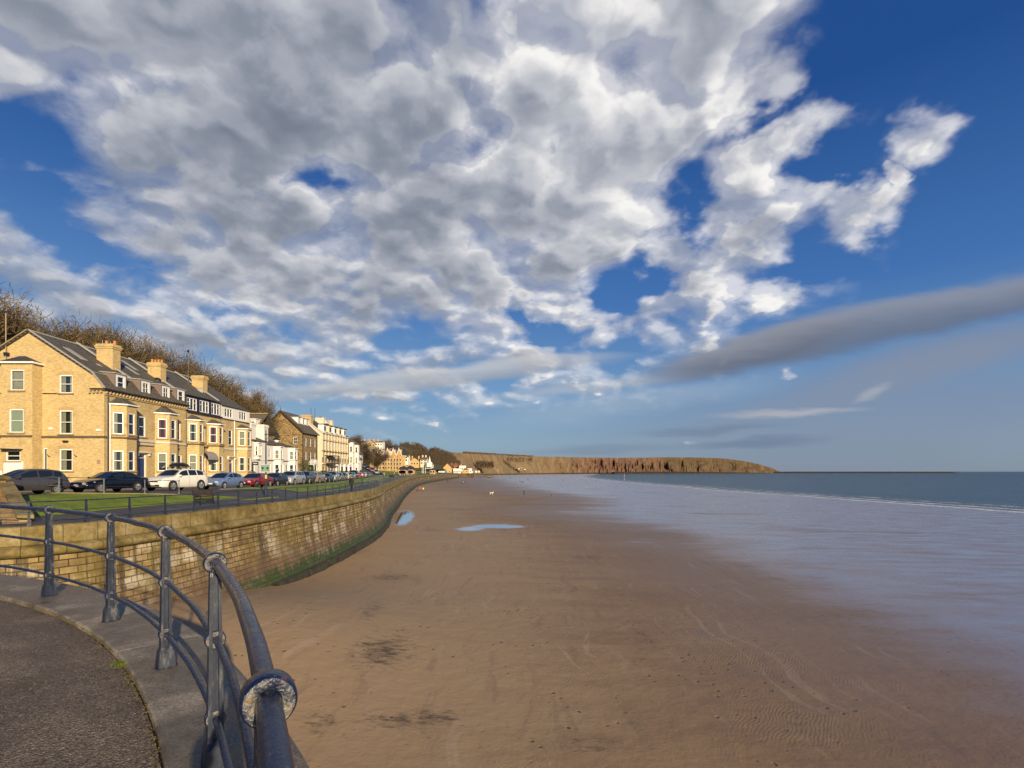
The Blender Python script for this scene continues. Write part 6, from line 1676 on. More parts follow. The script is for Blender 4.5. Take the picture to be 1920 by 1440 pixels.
def lawn_light():
    p = at(522, 911.5, .45); root = empty('lawn_post', (p.x, p.y, p.z), 'slim grey post with a black ball top and white foot on the upper lawn', 'post')
    m = MB(); m.lathe([(.05, .3), (.045, 1.9)], p, 8); m.build('shaft', simple('grey_post', (.16, .18, .22), .5), root); m = MB(); m.lathe([(.07, 0), (.07, .32)], p, 8); m.build('white_foot', M_WHITE, root)
    m = MB(); m.lathe([(.03, 1.9), (.10, 1.95), (.12, 2.04), (.09, 2.13), (.0, 2.17)], p, 10); m.build('ball_top', M_BLACK, root, smooth=True)
lawn_light()
def left_mast():
    x, y = atD(12, 700, 47.6).x, 47.55
    root = empty('mast', (x, y, 13), 'thin rust streaked mast rising left of the gable peak', 'mast'); m = MB(); m.tube([(x, y, 12.6), (x, y, 17.0)], .045, 6); m.build('pole', simple('rusty_pole', (.35, .25, .18), .7), root)
    m = MB(); m.bar((x-.8, y, 17.4), (x+.2, y, 17.0), .09, .05); m.box((x+.05, y, 13.2), (.4, .2, .3)); m.build('lamp_head', M_BLACK, root)
left_mast()
def bench(p, rz, label, grp=None):
    root = empty('bench', tuple(p), label, 'bench', grp, rz=rz); ROOTLOC[root.name] = Vector((0, 0, 0)); W = 1.7
    m = MB()
    for k in range(4): m.box((0, -.05-.13*k+.2, .44), (W, .10, .035))
    m.build('seat', M_WOOD, root)
    m = MB()
    for k in range(4): m.bar((-W/2, .27+.04*k, .56+.12*k), (W/2, .27+.04*k, .56+.12*k), .03, .095)
    m.build('backrest', M_WOOD, root)
    for s in (-1, 1):
        m = MB(); m.bar((s*.75, -.22, 0), (s*.75, -.20, .44), .06); m.bar((s*.75, .22, 0), (s*.75, .24, .44), .06); m.bar((s*.75, -.26, .42), (s*.75, .26, .42), .05); m.bar((s*.75, .24, .42), (s*.75, .42, 1.0), .05)
        m.bar((s*.75, -.24, .64), (s*.75, .30, .64), .05); m.bar((s*.75, -.22, .42), (s*.75, -.24, .64), .04); m.build('leg_frame', M_BLACK, root)
bp = at(388, 943, .15); bp.z = G(bp.x, bp.y)+.03
bench(bp, R(75), 'dark slatted bench seen from behind at the tip of the near lawn')
for i, (px, py, lb) in enumerate(((692, 903.5, 'nearest to the camera'), (705.6, 901.5, 'in the middle'), (713.5, 901, 'furthest away'))):
    p = at(px, py, .2); p.z = .1; r = empty('picnic_bench', (p.x, p.y, p.z), 'grey promenade seat, %s of the three beside the far lawn' % lb, 'bench', 'grey seats beside the far lawn')
    mg = simple('weathered_wood', (.16, .17, .19), .8)
    m = MB(); m.box((p.x, p.y, p.z+.72), (.8, 1.9, .05)); m.build('tabletop', mg, r)
    for s in (-1, 1):
        MB().box((p.x+s*.65, p.y, p.z+.44), (.26, 1.9, .05)).build('seat', mg, r)
        m = MB(); m.bar((p.x-.65, p.y+s*.7, p.z), (p.x-.25, p.y+s*.7, p.z+.7), .06); m.bar((p.x+.65, p.y+s*.7, p.z), (p.x+.25, p.y+s*.7, p.z+.7), .06); m.bar((p.x-.75, p.y+s*.7, p.z+.4), (p.x+.75, p.y+s*.7, p.z+.4), .05); m.build('leg_frame', mg, r)

# ================================================================== people and dogs
def skinmesh(name, joints, edges, m_, parent, root_i=0, sub=1):
    me = bpy.data.meshes.new(name); me.from_pydata([j[:3] for j in joints], edges, []); me.update()
    o = bpy.data.objects.new(name, me); COL.objects.link(o)
    md = o.modifiers.new('skin', 'SKIN'); md.use_smooth_shade = True
    for i, v in enumerate(me.skin_vertices[0].data):
        r = joints[i][3]; v.radius = r if hasattr(r, '__len__') else (r, r); v.use_root = (i == root_i)
    o.modifiers.new('sub', 'SUBSURF').levels = sub; o.modifiers['sub'].render_levels = sub
    bpy.context.view_layer.update()
    ev = o.evaluated_get(bpy.context.evaluated_depsgraph_get()); me2 = bpy.data.meshes.new_from_object(ev)
    o.modifiers.clear(); o.data = me2; bpy.data.meshes.remove(me)
    me2.materials.clear(); me2.materials.append(m_)
    me2.polygons.foreach_set('use_smooth', [True]*len(me2.polygons))
    if parent is not None: o.parent = parent
    return o
M_SKIN = simple('skin', (.50, .28, .18), .6)
def person(p, rz, h, jacket, trousers, label, pose=0, hair=(.05, .03, .02), group=None, seed=0, coat_len=.0, hat=None):
    """standing/walking figure facing local -Y; one continuous body, clothes as children"""
    root = empty('person', tuple(p), label, 'person', group, rz=rz); ROOTLOC[root.name] = Vector((0, 0, 0))
    k = h/1.75; st = [.05, .26, .36, .14][pose % 4]
    def J(x, y, z, r): return (x*k, y*k, z*k, (r[0]*k, r[1]*k) if hasattr(r, '__len__') else r*k)
    j = [J(0, 0, .95, (.14, .11)), J(0, 0, 1.15, (.13, .10)), J(0, .0, 1.36, (.17, .11)), J(0, -.01, 1.47, .06), J(0, -.03, 1.56, .075), J(0, -.035, 1.66, .09), J(0, -.03, 1.73, .05),
         J(.17, 0, 1.40, .055), J(.22, st*.35, 1.14, .045), J(.21, st*.25-.06, .90, .033), J(.21, st*.2-.09, .81, .03),
         J(-.17, 0, 1.40, .055), J(-.22, -st*.35, 1.14, .045), J(-.21, -st*.45-.04, .90, .033), J(-.21, -st*.5-.05, .81, .03),
         J(.095, 0, .88, .09), J(.10, -st*.45, .49, .062), J(.10, -st*.55+.02, .08, .045), J(.10, -st*.55-.14, .035, .035),
         J(-.095, 0, .88, .09), J(-.10, st*.30-.02, .49, .062), J(-.10, st*.65, .10, .045), J(-.10, st*.65-.12, .04, .035)]
    e = [(0, 1), (1, 2), (2, 3), (3, 4), (4, 5), (5, 6), (2, 7), (7, 8), (8, 9), (9, 10), (2, 11), (11, 12), (12, 13), (13, 14), (0, 15), (15, 16), (16, 17), (17, 18), (0, 19), (19, 20), (20, 21), (21, 22)]
    body = skinmesh('body', j, e, M_SKIN, root)
    mj = simple('cloth_%s' % '_'.join(str(int(c*1000)) for c in jacket), jacket, .85, var=.2); mt = simple('cloth_%s' % '_'.join(str(int(c*1000)) for c in trousers), trousers, .85, var=.2)
    bm_ = body.data; nv = [v.normal.copy() for v in bm_.vertices]
    def wear(test, d, m_, nm):
        m = MB(); mp = {}
        for f_ in bm_.polygons:
            c = f_.center/k
            if not test(abs(c.x), c.z): continue
            fs = []
            for vi in f_.vertices:
                if vi not in mp: mp[vi] = len(m.v); m.v.append(tuple(bm_.vertices[vi].co + nv[vi]*d*k))
                fs.append(mp[vi])
            m.f.append(tuple(fs))
        m.build(nm, m_, root, smooth=True, world=False)
    wear(lambda x, z: .80 < z < 1.50 and not (x > .155 and z < .88), .030, mj, 'jacket')
    wear(lambda x, z: .07 < z < .98 and x < .165, .016, mt, 'trousers')
    for a, b in ((17, 18), (21, 22)):
        q0, q1 = j[a], j[b]; skinmesh('shoe', [(q0[0], q0[1]+.02, q0[2]-.03*k, .052*k), (q1[0], q1[1], q1[2]+.005, .045*k)], [(0, 1)], M_BLACK, root)
    mh = simple('hair_%d' % int(hair[0]*100), hat or hair, .8)
    m = MB(); m.lathe([(.098*k, -.02), (.105*k, .03), (.095*k, .085), (.06*k, .115), (0, .125)], (0, -.022*k, 1.655*k), 12); m.build('hat' if hat else 'hair', mh, root, smooth=True, world=False)
    # eyes and nose
    if p[1] < 80:
        m = MB()
        for s in (-1, 1): m.lathe([(.012, 0), (.01, .008), (0, .01)], (s*.033*k, -.115*k, 1.66*k), 6, (0, -1, 0))
        m.build('eyes', M_BLACK, root, world=False); m = MB(); m.prism([(-.012, -.115, 1.62), (.012, -.115, 1.62), (0, -.112, 1.66)], (0, -.025, 0)); m.build('nose', M_SKIN, root, world=False)
    return root
DK = (.012, .012, .014)
def prom_p(px, py): p = at(px, py, 0.0); p.z = .01; return p
person(prom_p(658.8, 922), R(165), 1.80, DK, (.010, .010, .012), 'man in a black jacket and trousers walking alone on the promenade', 3, (.10, .07, .05))
person(prom_p(732, 901.8), R(170), 1.76, (.015, .015, .018), (.02, .02, .03), 'left walker of the pair in black on the promenade', 1)
person(prom_p(736.6, 902.6), R(170), 1.74, (.02, .015, .015), (.02, .02, .03), 'right walker of the pair in black on the promenade', 2)
person(prom_p(745.6, 896.8), R(0), 1.7, (.03, .03, .03), (.03, .03, .05), 'walker in dark clothes and a pale hat beyond the pair on the promenade', 1, hat=(.6, .55, .45))
for i, (px, lb, c) in enumerate(((753.4, 'leftmost', (.03, .03, .04)), (756.8, 'middle', (.10, .03, .08)), (760.4, 'rightmost', (.04, .05, .10)))):
    person(prom_p(px, 894.6), R(10*i), 1.7, c, (.03, .03, .04), '%s of three distant walkers near the bend of the promenade' % lb, i, group='distant promenade walkers')
BP = [(788.3, 920.5, (.85, .05, .16), (.03, .03, .04), 'person in a bright pink jacket walking on the sand by the wall', 1.7),
      (793.7, 921.5, (.85, .72, .02), (.02, .02, .03), 'person in a bright yellow jacket beside the pink one on the sand', 1.75),
      (982.4, 928.4, (.02, .03, .13), (.03, .03, .05), 'person in a dark blue coat alone on the middle of the beach', 1.85),
      (1033.7, 930.3, (.35, .28, .12), (.02, .02, .02), 'person in a tan top and black trousers standing at the wet sand edge', 1.75),
      (839.0, 903.8, (.03, .03, .03), (.03, .03, .04), 'left one of the dark clothed pair on the far left sand', 1.75),
      (841.2, 903.8, (.05, .03, .03), (.03, .03, .04), 'right one of the dark clothed pair on the far left sand', 1.7),
      (866, 907.0, (.06, .03, .04), (.03, .03, .04), 'leftmost of the small group of four left of the wet sand', 1.7),
      (869, 907.2, (.75, .72, .70), (.03, .03, .04), 'white jacketed member of the small group of four', 1.7),
      (871.6, 906.0, (.03, .03, .05), (.03, .03, .04), 'tallest dark member of the small group of four', 1.85),
      (874.4, 907.2, (.07, .06, .12), (.03, .03, .04), 'rightmost of the small group of four left of the wet sand', 1.7),
      (915, 900.2, (.04, .03, .03), (.6, .58, .55), 'tiny walker in dark top and pale trousers, far left of the wet sand', 1.75),
      (927.5, 895, (.04, .04, .05), (.03, .03, .04), 'very distant walker above the left end of the wet sand', 1.8),
      (944, 901.6, (.40, .10, .04), (.10, .06, .05), 'tiny walker in a reddish jacket left of the dark cluster', 1.75),
      (975, 903.4, (.03, .04, .08), (.03, .03, .04), 'leftmost walker of the dark cluster on the shining sand', 1.75),
      (978.5, 906.2, (.05, .05, .07), (.03, .03, .04), 'second walker of the dark cluster on the shining sand', 1.8),
      (982, 905.4, (.16, .12, .07), (.03, .03, .04), 'third walker of the dark cluster, in a brown coat', 1.75),
      (989.6, 901, (.03, .03, .04), (.03, .03, .04), 'left one of the two right of the dark cluster', 1.75),
      (991.5, 901, (.05, .03, .03), (.03, .03, .04), 'right one of the two right of the dark cluster', 1.7),
      (1008, 893.8, (.05, .03, .03), (.03, .03, .04), 'very distant walker near the foot of the golden cliff', 1.9),
      (1055.4, 902, (.16, .04, .03), (.03, .03, .04), 'lone walker in a dark red top on the shining sand', 1.8),
      (958, 897.5, (.05, .03, .03), (.03, .03, .04), 'small distant walker above the dark cluster, left of it', 1.8),
      (1022, 896.5, (.03, .05, .09), (.03, .03, .04), 'distant walker in blue between the cluster and the lone red figure', 1.8),
      (1040, 899, (.5, .46, .40), (.03, .03, .04), 'distant walker in a pale coat close left of the lone red figure', 1.8),
      (1089.7, 890.8, (.03, .03, .03), (.03, .03, .04), 'tiny dark walker at the far tip of the beach, left one', 1.9),
      (1110.6, 889.6, (.03, .03, .03), (.03, .03, .04), 'tiny dark walker at the far tip of the beach, right one', 1.9),
      (902, 897, (.03, .04, .03), (.03, .03, .04), 'far walker near the landing in dark green', 1.8),
      (1117.7, 902.3, (.02, .02, .03), (.02, .02, .03), 'lone dark figure standing at the edge of the sea', 1.9)]
for i, (px, py, jc, tc, lb, h) in enumerate(BP):
    p = on_sand(px, py); person(p, R(37*i % 360), h, jc, tc, lb, i)
def dog(p, rz, col, label, sc_=1.0):
    root = empty('dog', tuple(p), label, 'dog', rz=rz); ROOTLOC[root.name] = Vector((0, 0, 0)); k = sc_
    J = lambda x, y, z, r: (x*k, y*k, z*k, r*k)
    j = [J(0, .22, .42, .10), J(0, 0, .41, .105), J(0, -.24, .42, .13), J(0, -.36, .52, .075), J(0, -.45, .62, .08), J(0, -.58, .59, .045),
         J(.08, -.26, .30, .045), J(.08, -.24, .17, .03), J(.08, -.28, .02, .028), J(-.08, -.26, .30, .045), J(-.08, -.33, .18, .03), J(-.08, -.38, .02, .028),
         J(.08, .24, .33, .06), J(.08, .20, .22, .038), J(.08, .32, .14, .026), J(.08, .29, .02, .028), J(-.08, .24, .33, .06), J(-.08, .24, .22, .038), J(-.08, .38, .15, .026), J(-.08, .37, .02, .028),
         J(0, .36, .50, .03), J(0, .48, .62, .02)]
    e = [(0, 1), (1, 2), (2, 3), (3, 4), (4, 5), (2, 6), (6, 7), (7, 8), (2, 9), (9, 10), (10, 11), (0, 12), (12, 13), (13, 14), (14, 15), (0, 16), (16, 17), (17, 18), (18, 19), (0, 20), (20, 21)]
    mm = simple('fur_%d' % int(col[0]*100), col, .9); skinmesh('body', j, e, mm, root, 1)
    m = MB()
    for s in (-1, 1): m.prism([(s*.05*k, -.42*k, .68*k), (s*.09*k, -.41*k, .60*k), (s*.06*k, -.46*k, .66*k)], (0, .02, 0))
    m.build('ears', mm, root, world=False)
dog(on_sand(921.5, 927.3), R(80), (.80, .76, .68), 'white dog standing alone on the middle of the beach', 1.5)
dog(on_sand(782.2, 921.2), R(160), (.03, .025, .02), 'dark dog beside the person in pink near the wall', 1.2)
def marker():
    p = Vector(((1170.5-960)/960*560, 560, SEA_Z)); root = empty('channel_marker', tuple(p), 'thin red and white marker post standing in the shallow sea', 'marker post')
    for k in range(4): MB().lathe([(.16, 0), (.16, 1.9)], p+Vector((0, 0, 1.9*k-.3)), 8).build('band', [M_WHITE, simple('red_band', (.55, .05, .03), .5)][k % 2], root)
    MB().lathe([(.35, 0), (.5, .3), (.0, .9)], p+Vector((0, 0, 7.3)), 8).build('topmark', simple('red_band', (.55, .05, .03), .5), root)
marker()
# ================================================================== trees
def f_bark(t, b):
    o = t.n.new('ShaderNodeTexCoord').outputs['Object']; n = t.noise(t.mapv(o, scale=(1, 1, .3)), 3, 5, .7)
    t.put(b.inputs['Base Color'], t.ramp(n, [(.3, (.045, .033, .018)), (.7, (.13, .095, .05))])); b.inputs['Roughness'].default_value = .9
M_BARK = mat('winter_bark', f_bark)
def twigmat(name, a, b_, c):
    def f(t, b):
        o = t.n.new('ShaderNodeTexCoord').outputs['Object']; n = t.noise(o, .5, 5, .7); n2 = t.noise(o, 4.0, 3, .6)
        t.put(b.inputs['Base Color'], t.vm('SCALE', t.ramp(n, [(.35, a), (.5, b_), (.68, c)]), t.rng(n2, .3, .7, .6, 1.4, False))); b.inputs['Roughness'].default_value = .9
    return mat(name, f)
M_TWIG = twigmat('winter_twigs', (.060, .040, .018), (.120, .080, .033), (.19, .135, .05))
M_TWIG2 = twigmat('russet_twigs', (.045, .030, .018), (.085, .055, .030), (.125, .085, .045))
M_LEAF = twigmat('evergreen_leaves', (.010, .022, .007), (.025, .055, .012), (.06, .095, .022))
def tree_mesh(seed, H, Rw, ntw=2600, tw=.028, tl=.9, lean=0):
    """trunk+limbs builder and crown builder of a leafless tree"""
    rn = random.Random(seed); tr = MB(); cr = MB(); tips = []
    def branch(p, d, L, r, depth):
        n = 4; pts = [p]; q = p.copy(); dd = d.copy()
        for i in range(n):
            dd = (dd + Vector((rn.gauss(0, .13), rn.gauss(0, .13), rn.gauss(.06, .07)))).normalized(); q = q + dd*L/n; pts.append(q.copy())
        (tr if depth < 2 else cr).tube(pts, [r*(1-.55*i/n) for i in range(n+1)], 6 if depth < 2 else 3, cap=False)
        if depth >= 3: tips.extend([(x, dd) for x in pts[1:]]); return
        k = [5, 5, 4][depth]
        for i in range(k):
            t0 = .35+.65*(i+1)/k; idx = min(n, max(1, int(t0*n))); a = rn.random()*6.283; sp = rn.uniform(.5, .95)
            sd = Vector((math.cos(a), math.sin(a), 0)); nd = (dd*(1-sp*.5)+sd*sp+Vector((0, 0, .22))).normalized()
            branch(pts[idx], nd, L*rn.uniform(.55, .72)*(.7 if depth == 2 else 1), r*.48, depth+1)
    branch(Vector((0, 0, 0)), Vector((lean, 0, 1)).normalized(), H*.42, H*.022, 0)
    # scale crown to H, Rw
    for i in range(ntw):
        p, d = rn.choice(tips); d2 = (d*.5 + Vector((rn.gauss(0, .6), rn.gauss(0, .6), rn.gauss(.35, .45)))).normalized(); L = tl*rn.uniform(.5, 1.3)
        s = d2.cross(Vector((rn.gauss(0, 1), rn.gauss(0, 1), rn.gauss(0, 1)))).normalized()*tw; p = p+Vector((rn.gauss(0, .5), rn.gauss(0, .5), rn.gauss(0, .4)))
        m = p+d2*L*.5+Vector((rn.gauss(0, .05), rn.gauss(0, .05), rn.gauss(0, .05))); cr.add([p-s, p+s, m+s*.6, m-s*.6, p+d2*L], [(0, 1, 2, 3), (3, 2, 4)])
    zmax = max(v[2] for v in cr.v); rmax = sorted(math.hypot(v[0], v[1]) for v in cr.v)[int(len(cr.v)*.97)]
    zmax = sorted(v[2] for v in cr.v)[int(len(cr.v)*.99)]; kz, kr = H/zmax, Rw/rmax
    tr.v = [(x*kr, y*kr, z*kz) for x, y, z in tr.v]; cr.v = [(x*kr, y*kr, z*kz) for x, y, z in cr.v]
    return tr, cr
PROT = []
for i in range(5):
    tr, cr = tree_mesh(20+i, 13, 5.2 + .5*(i % 3), 15000, .022, .62, [-.12, .05, .1, -.05, 0][i])
    o1, o2 = tr.build('trunk', M_BARK), cr.build('crown', M_TWIG); PROT.append((o1.data, o2.data)); 
    bpy.data.objects.remove(o1); bpy.data.objects.remove(o2)
def tree(x, y, z, h, var, label, group, name='bare_tree', rz=0, wide=1.0, m_=None):
    root = empty(name, (x, y, z), label, 'tree', group, rz=rz); s = h/13
    for nm, me in zip(('trunk', 'crown'), PROT[var % 5]):
        o = bpy.data.objects.new(nm, me); COL.objects.link(o); o.parent = root
        if m_ and nm == 'crown': 
            o.material_slots[0].link = 'OBJECT'; o.material_slots[0].material = m_
    root.scale = (s*wide, s*wide, s)
ORD = 'first second third fourth fifth sixth seventh eighth ninth tenth eleventh twelfth thirteenth fourteenth fifteenth sixteenth seventeenth eighteenth nineteenth twentieth twenty-first twenty-second twenty-third twenty-fourth twenty-fifth twenty-sixth twenty-seventh twenty-eighth twenty-ninth thirtieth'.split()
def terrace_trees():
    rn = random.Random(2)
    top = [(-80, 520), (0, 553), (40, 563), (75, 578), (125, 604), (160, 618), (200, 645), (240, 655), (300, 683), (340, 708), (385, 728), (398, 742)]
    Xl = -61; n = 0; px = -75
    while px < 392:
        Y = -Xl*960/(960-px) + rn.uniform(-1, 1); X = (px-960)/960*Y
        zt = CAMZ + (884-interp(top, px)+rn.uniform(-4, 3))/960*Y; z0 = G(X, Y)
        tree(X, Y, z0, (zt-z0)*interp([(60, .86), (130, .96), (250, 1.02), (400, 1.04)], px), n, '%s bare tree from the left in the row behind the yellow terrace' % ORD[n], 'bare trees behind the terrace', rz=rn.random()*6, wide=1.08)
        n += 1; px += 17+rn.uniform(-3, 3)
    Xl = -72; n = 0; px = -60
    while px < 400:
        Y = -Xl*960/(960-px)+rn.uniform(-2, 2); X = (px-960)/960*Y; zt = CAMZ+(884-interp(top, px)-12)/960*Y; z0 = G(X, Y)
        tree(X, Y, z0, max(7, (zt-z0)*interp([(60, .70), (130, .84), (250, .97)], px)), n+2, '%s bare tree from the left in the hillside row behind the nearest trees' % ORD[n], 'bare trees higher up the hillside', rz=rn.random()*6, wide=1.35); n += 1; px += 26
    for i, (px, yt, Y) in enumerate(((428, 742, 112), (448, 738, 116), (468, 752, 120))):
        X = (px-960)/960*Y; z0 = G(X, Y); zt = CAMZ+(884-yt)/960*Y
        tree(X, Y, z0, zt-z0, i+1, '%s tree of the rounded clump right of the terrace roof' % ['left', 'middle', 'right'][i], 'rounded clump of bare trees', rz=i*2, wide=.9)
terrace_trees()
def bush(px, D, z0, h, w, label, name='bush', m_=M_LEAF, n=1500, leaf=.09):
    x = (px-960)/960*D; root = empty(name, (x, D, z0), label, 'bush'); rn = random.Random(int(px)); mb = MB()
    cl = [(rn.gauss(0, w*.22), rn.gauss(0, w*.22), rn.uniform(.25, .8)*h, rn.uniform(.25, .42)*w) for _ in range(9)]
    for i in range(n):
        c = rn.choice(cl); d = Vector((rn.gauss(0, 1), rn.gauss(0, 1), rn.gauss(0, 1))).normalized()*c[3]*rn.uniform(.6, 1.05)
        p = Vector((x+c[0]+d.x, D+c[1]+d.y, z0+max(.05, min(h, c[2]+d.z)))); a = Vector((rn.gauss(0, 1), rn.gauss(0, 1), rn.gauss(0, 1))).normalized()*leaf; b_ = a.cross(Vector((rn.gauss(0, 1), rn.gauss(0, 1), rn.gauss(0, 1)))).normalized()*leaf*.6
        mb.add([p-a, p+b_, p+a, p-b_], [(0, 1, 2, 3)])
    mb.build('foliage', m_, root); MB().tube([(x, D, z0), (x, D, z0+h*.6)], [w*.05, w*.02], 6).build('stem', M_BARK, root)
bush(567, 104, .95, 3.6, 3.6, 'dark evergreen bush beside the rubble stone house', m_=M_LEAF)
bush(585, 110, .95, 2.4, 1.6, 'narrow evergreen bush by the stone house door')
for i, (px, D) in enumerate(((606, 128), (625, 134), (648, 150))): bush(px, D, .95, 1.5, 2.4, '%s low dark hedge bush in front of the seafront hotel' % ('left', 'middle', 'right')[i], 'hedge_bush')
# distant individual trees and the wooded hillside
def far_tree(px, ytop, D, var, label, wide=1.0, name='bare_tree', m_=M_TWIG2):
    X = (px-960)/960*D; z0 = G(X, D)-1; zt = CAMZ+(884-ytop)/960*D
    tree(X, D, z0, max(5, zt-z0), var, label, 'distant trees on the hillside', rz=px, wide=wide, name=name, m_=m_)
for i, (px, yt, D, w, lb) in enumerate(((652, 812, 230, 1.0, 'dark tree right behind the end of the hotels'), (662, 822, 240, 1.1, 'tree just right of the dark tree behind the hotels'), (672, 828, 300, 1.4, 'low spreading tree left of the yellow hilltop house'),
        (640, 808, 225, .8, 'tree rising over the hotel roof end'), (724, 826, 480, 1.0, 'tree standing between the white hilltop house and the slate tower'), (732, 832, 480, 1.0, 'smaller tree close to the slate tower'), (718, 834, 470, 1.0, 'small tree right of the white hilltop house'),
        (690, 836, 330, 1.2, 'low tree in front of the hilltop houses'), (704, 840, 340, 1.2, 'low tree just below the white hilltop house'), (680, 842, 320, 1.2, 'low tree left of the gabled row'))):
    far_tree(px, yt, D, i, lb, w)
def wood():
    """far-off wood on the slope: one mass of crowns and stems"""
    rn = random.Random(31); mb = MB(); top = [(745, 838), (752, 829), (765, 827), (780, 829), (797, 836), (803, 846), (808, 836), (815, 837), (828, 842), (843, 847), (858, 862), (870, 873), (876, 878)]
    bt = [(745, 876), (800, 876), (830, 874), (876, 882)]
    for i in range(560):
        px = rn.uniform(746, 874); t_ = rn.random()**.8; yt = interp(top, px); yb = interp(bt, px)-2
        if yb-yt < 3: continue
        D = 520 + (1-t_)*40 + t_*150 + (px-746)*1.3
        y = yb+(yt-yb)*t_*.98 + 1.0; c = atD(px, y, D); h = rn.uniform(5.5, 8.5); c.z -= h*.45
        w = rn.uniform(2.2, 3.8)
        mb.tube([c-Vector((0, 0, h*.5)), c+Vector((0, 0, h*.3))], [.25, .1], 4, cap=False)
        for k in range(75):
            d = Vector((rn.gauss(0, .45), rn.gauss(0, .45), rn.gauss(0, .42))); p = c+Vector((d.x*w, d.y*w, h*.35+d.z*h*.42))
            u = Vector((rn.gauss(0, .5), rn.gauss(0, .3), rn.uniform(.5, 1.4))).normalized()*rn.uniform(.8, 1.9); s = u.cross(Vector((rn.gauss(0, 1), rn.gauss(0, 1), 0))).normalized()*rn.uniform(.12, .26)
            mb.add([p-s, p+s, p+u], [(0, 1, 2)])
    o = mb.build('woodland', M_TWIG2); tag(o, 'brown leafless wood covering the far hillside above the beach houses', 'woodland', kind='stuff')
    # slope under the wood
    rows = []
    for i in range(40):
        px = 742+i*3.6; yt, yb = interp(top, px)+5, interp(bt, px)+6; row = []
        for k in range(10):
            t_ = k/9; D = 520+t_*190+(px-746)*1.3; row.append(atD(px, yb+(yt-yb)*t_, D))
        rows.append(row)
    MB().grid(rows).build('wooded_slope', M_HILL, smooth=True)['kind'] = 'structure'
wood()
def scrub():
    rn = random.Random(8); mb = MB()
    for i in range(900):
        px = rn.uniform(893, 925) if rn.random() < .75 else rn.uniform(950, 1000); D = 1100 if px < 930 else 1350; base = 872 if px < 930 else 862
        p = atD(px, base+rn.gauss(0, 3), D-40); u = Vector((rn.gauss(0, 1), rn.gauss(0, 1), rn.uniform(.5, 2)))*2.2; s = Vector((1.2, 0, 0)); mb.add([p-s, p+s, p+u], [(0, 1, 2)])
    rn = random.Random(9)
    for i in range(1500):  # hedge line on the cliff top
        px = rn.uniform(868, 1000); D = interp([(770, 700), (843, 850), (870, 950), (905, 1080), (945, 1250), (1000, 1500)], px)+95
        p = atD(px, interp([(868, 849.5), (905, 851), (945, 853), (1000, 856)], px)+rn.uniform(-1.6, .6)*(1 if px < 930 else .6), D); u = Vector((rn.gauss(0, 1), 0, rn.uniform(.3, 1.6)))*1.6; s = Vector((1.3, 0, 0)); mb.add([p-s, p+s, p+u], [(0, 1, 2)])
    tag(mb.build('cliff_scrub', M_TWIG2), 'dark scrub and hedge line along the golden cliff', 'scrub', kind='stuff')
scrub()

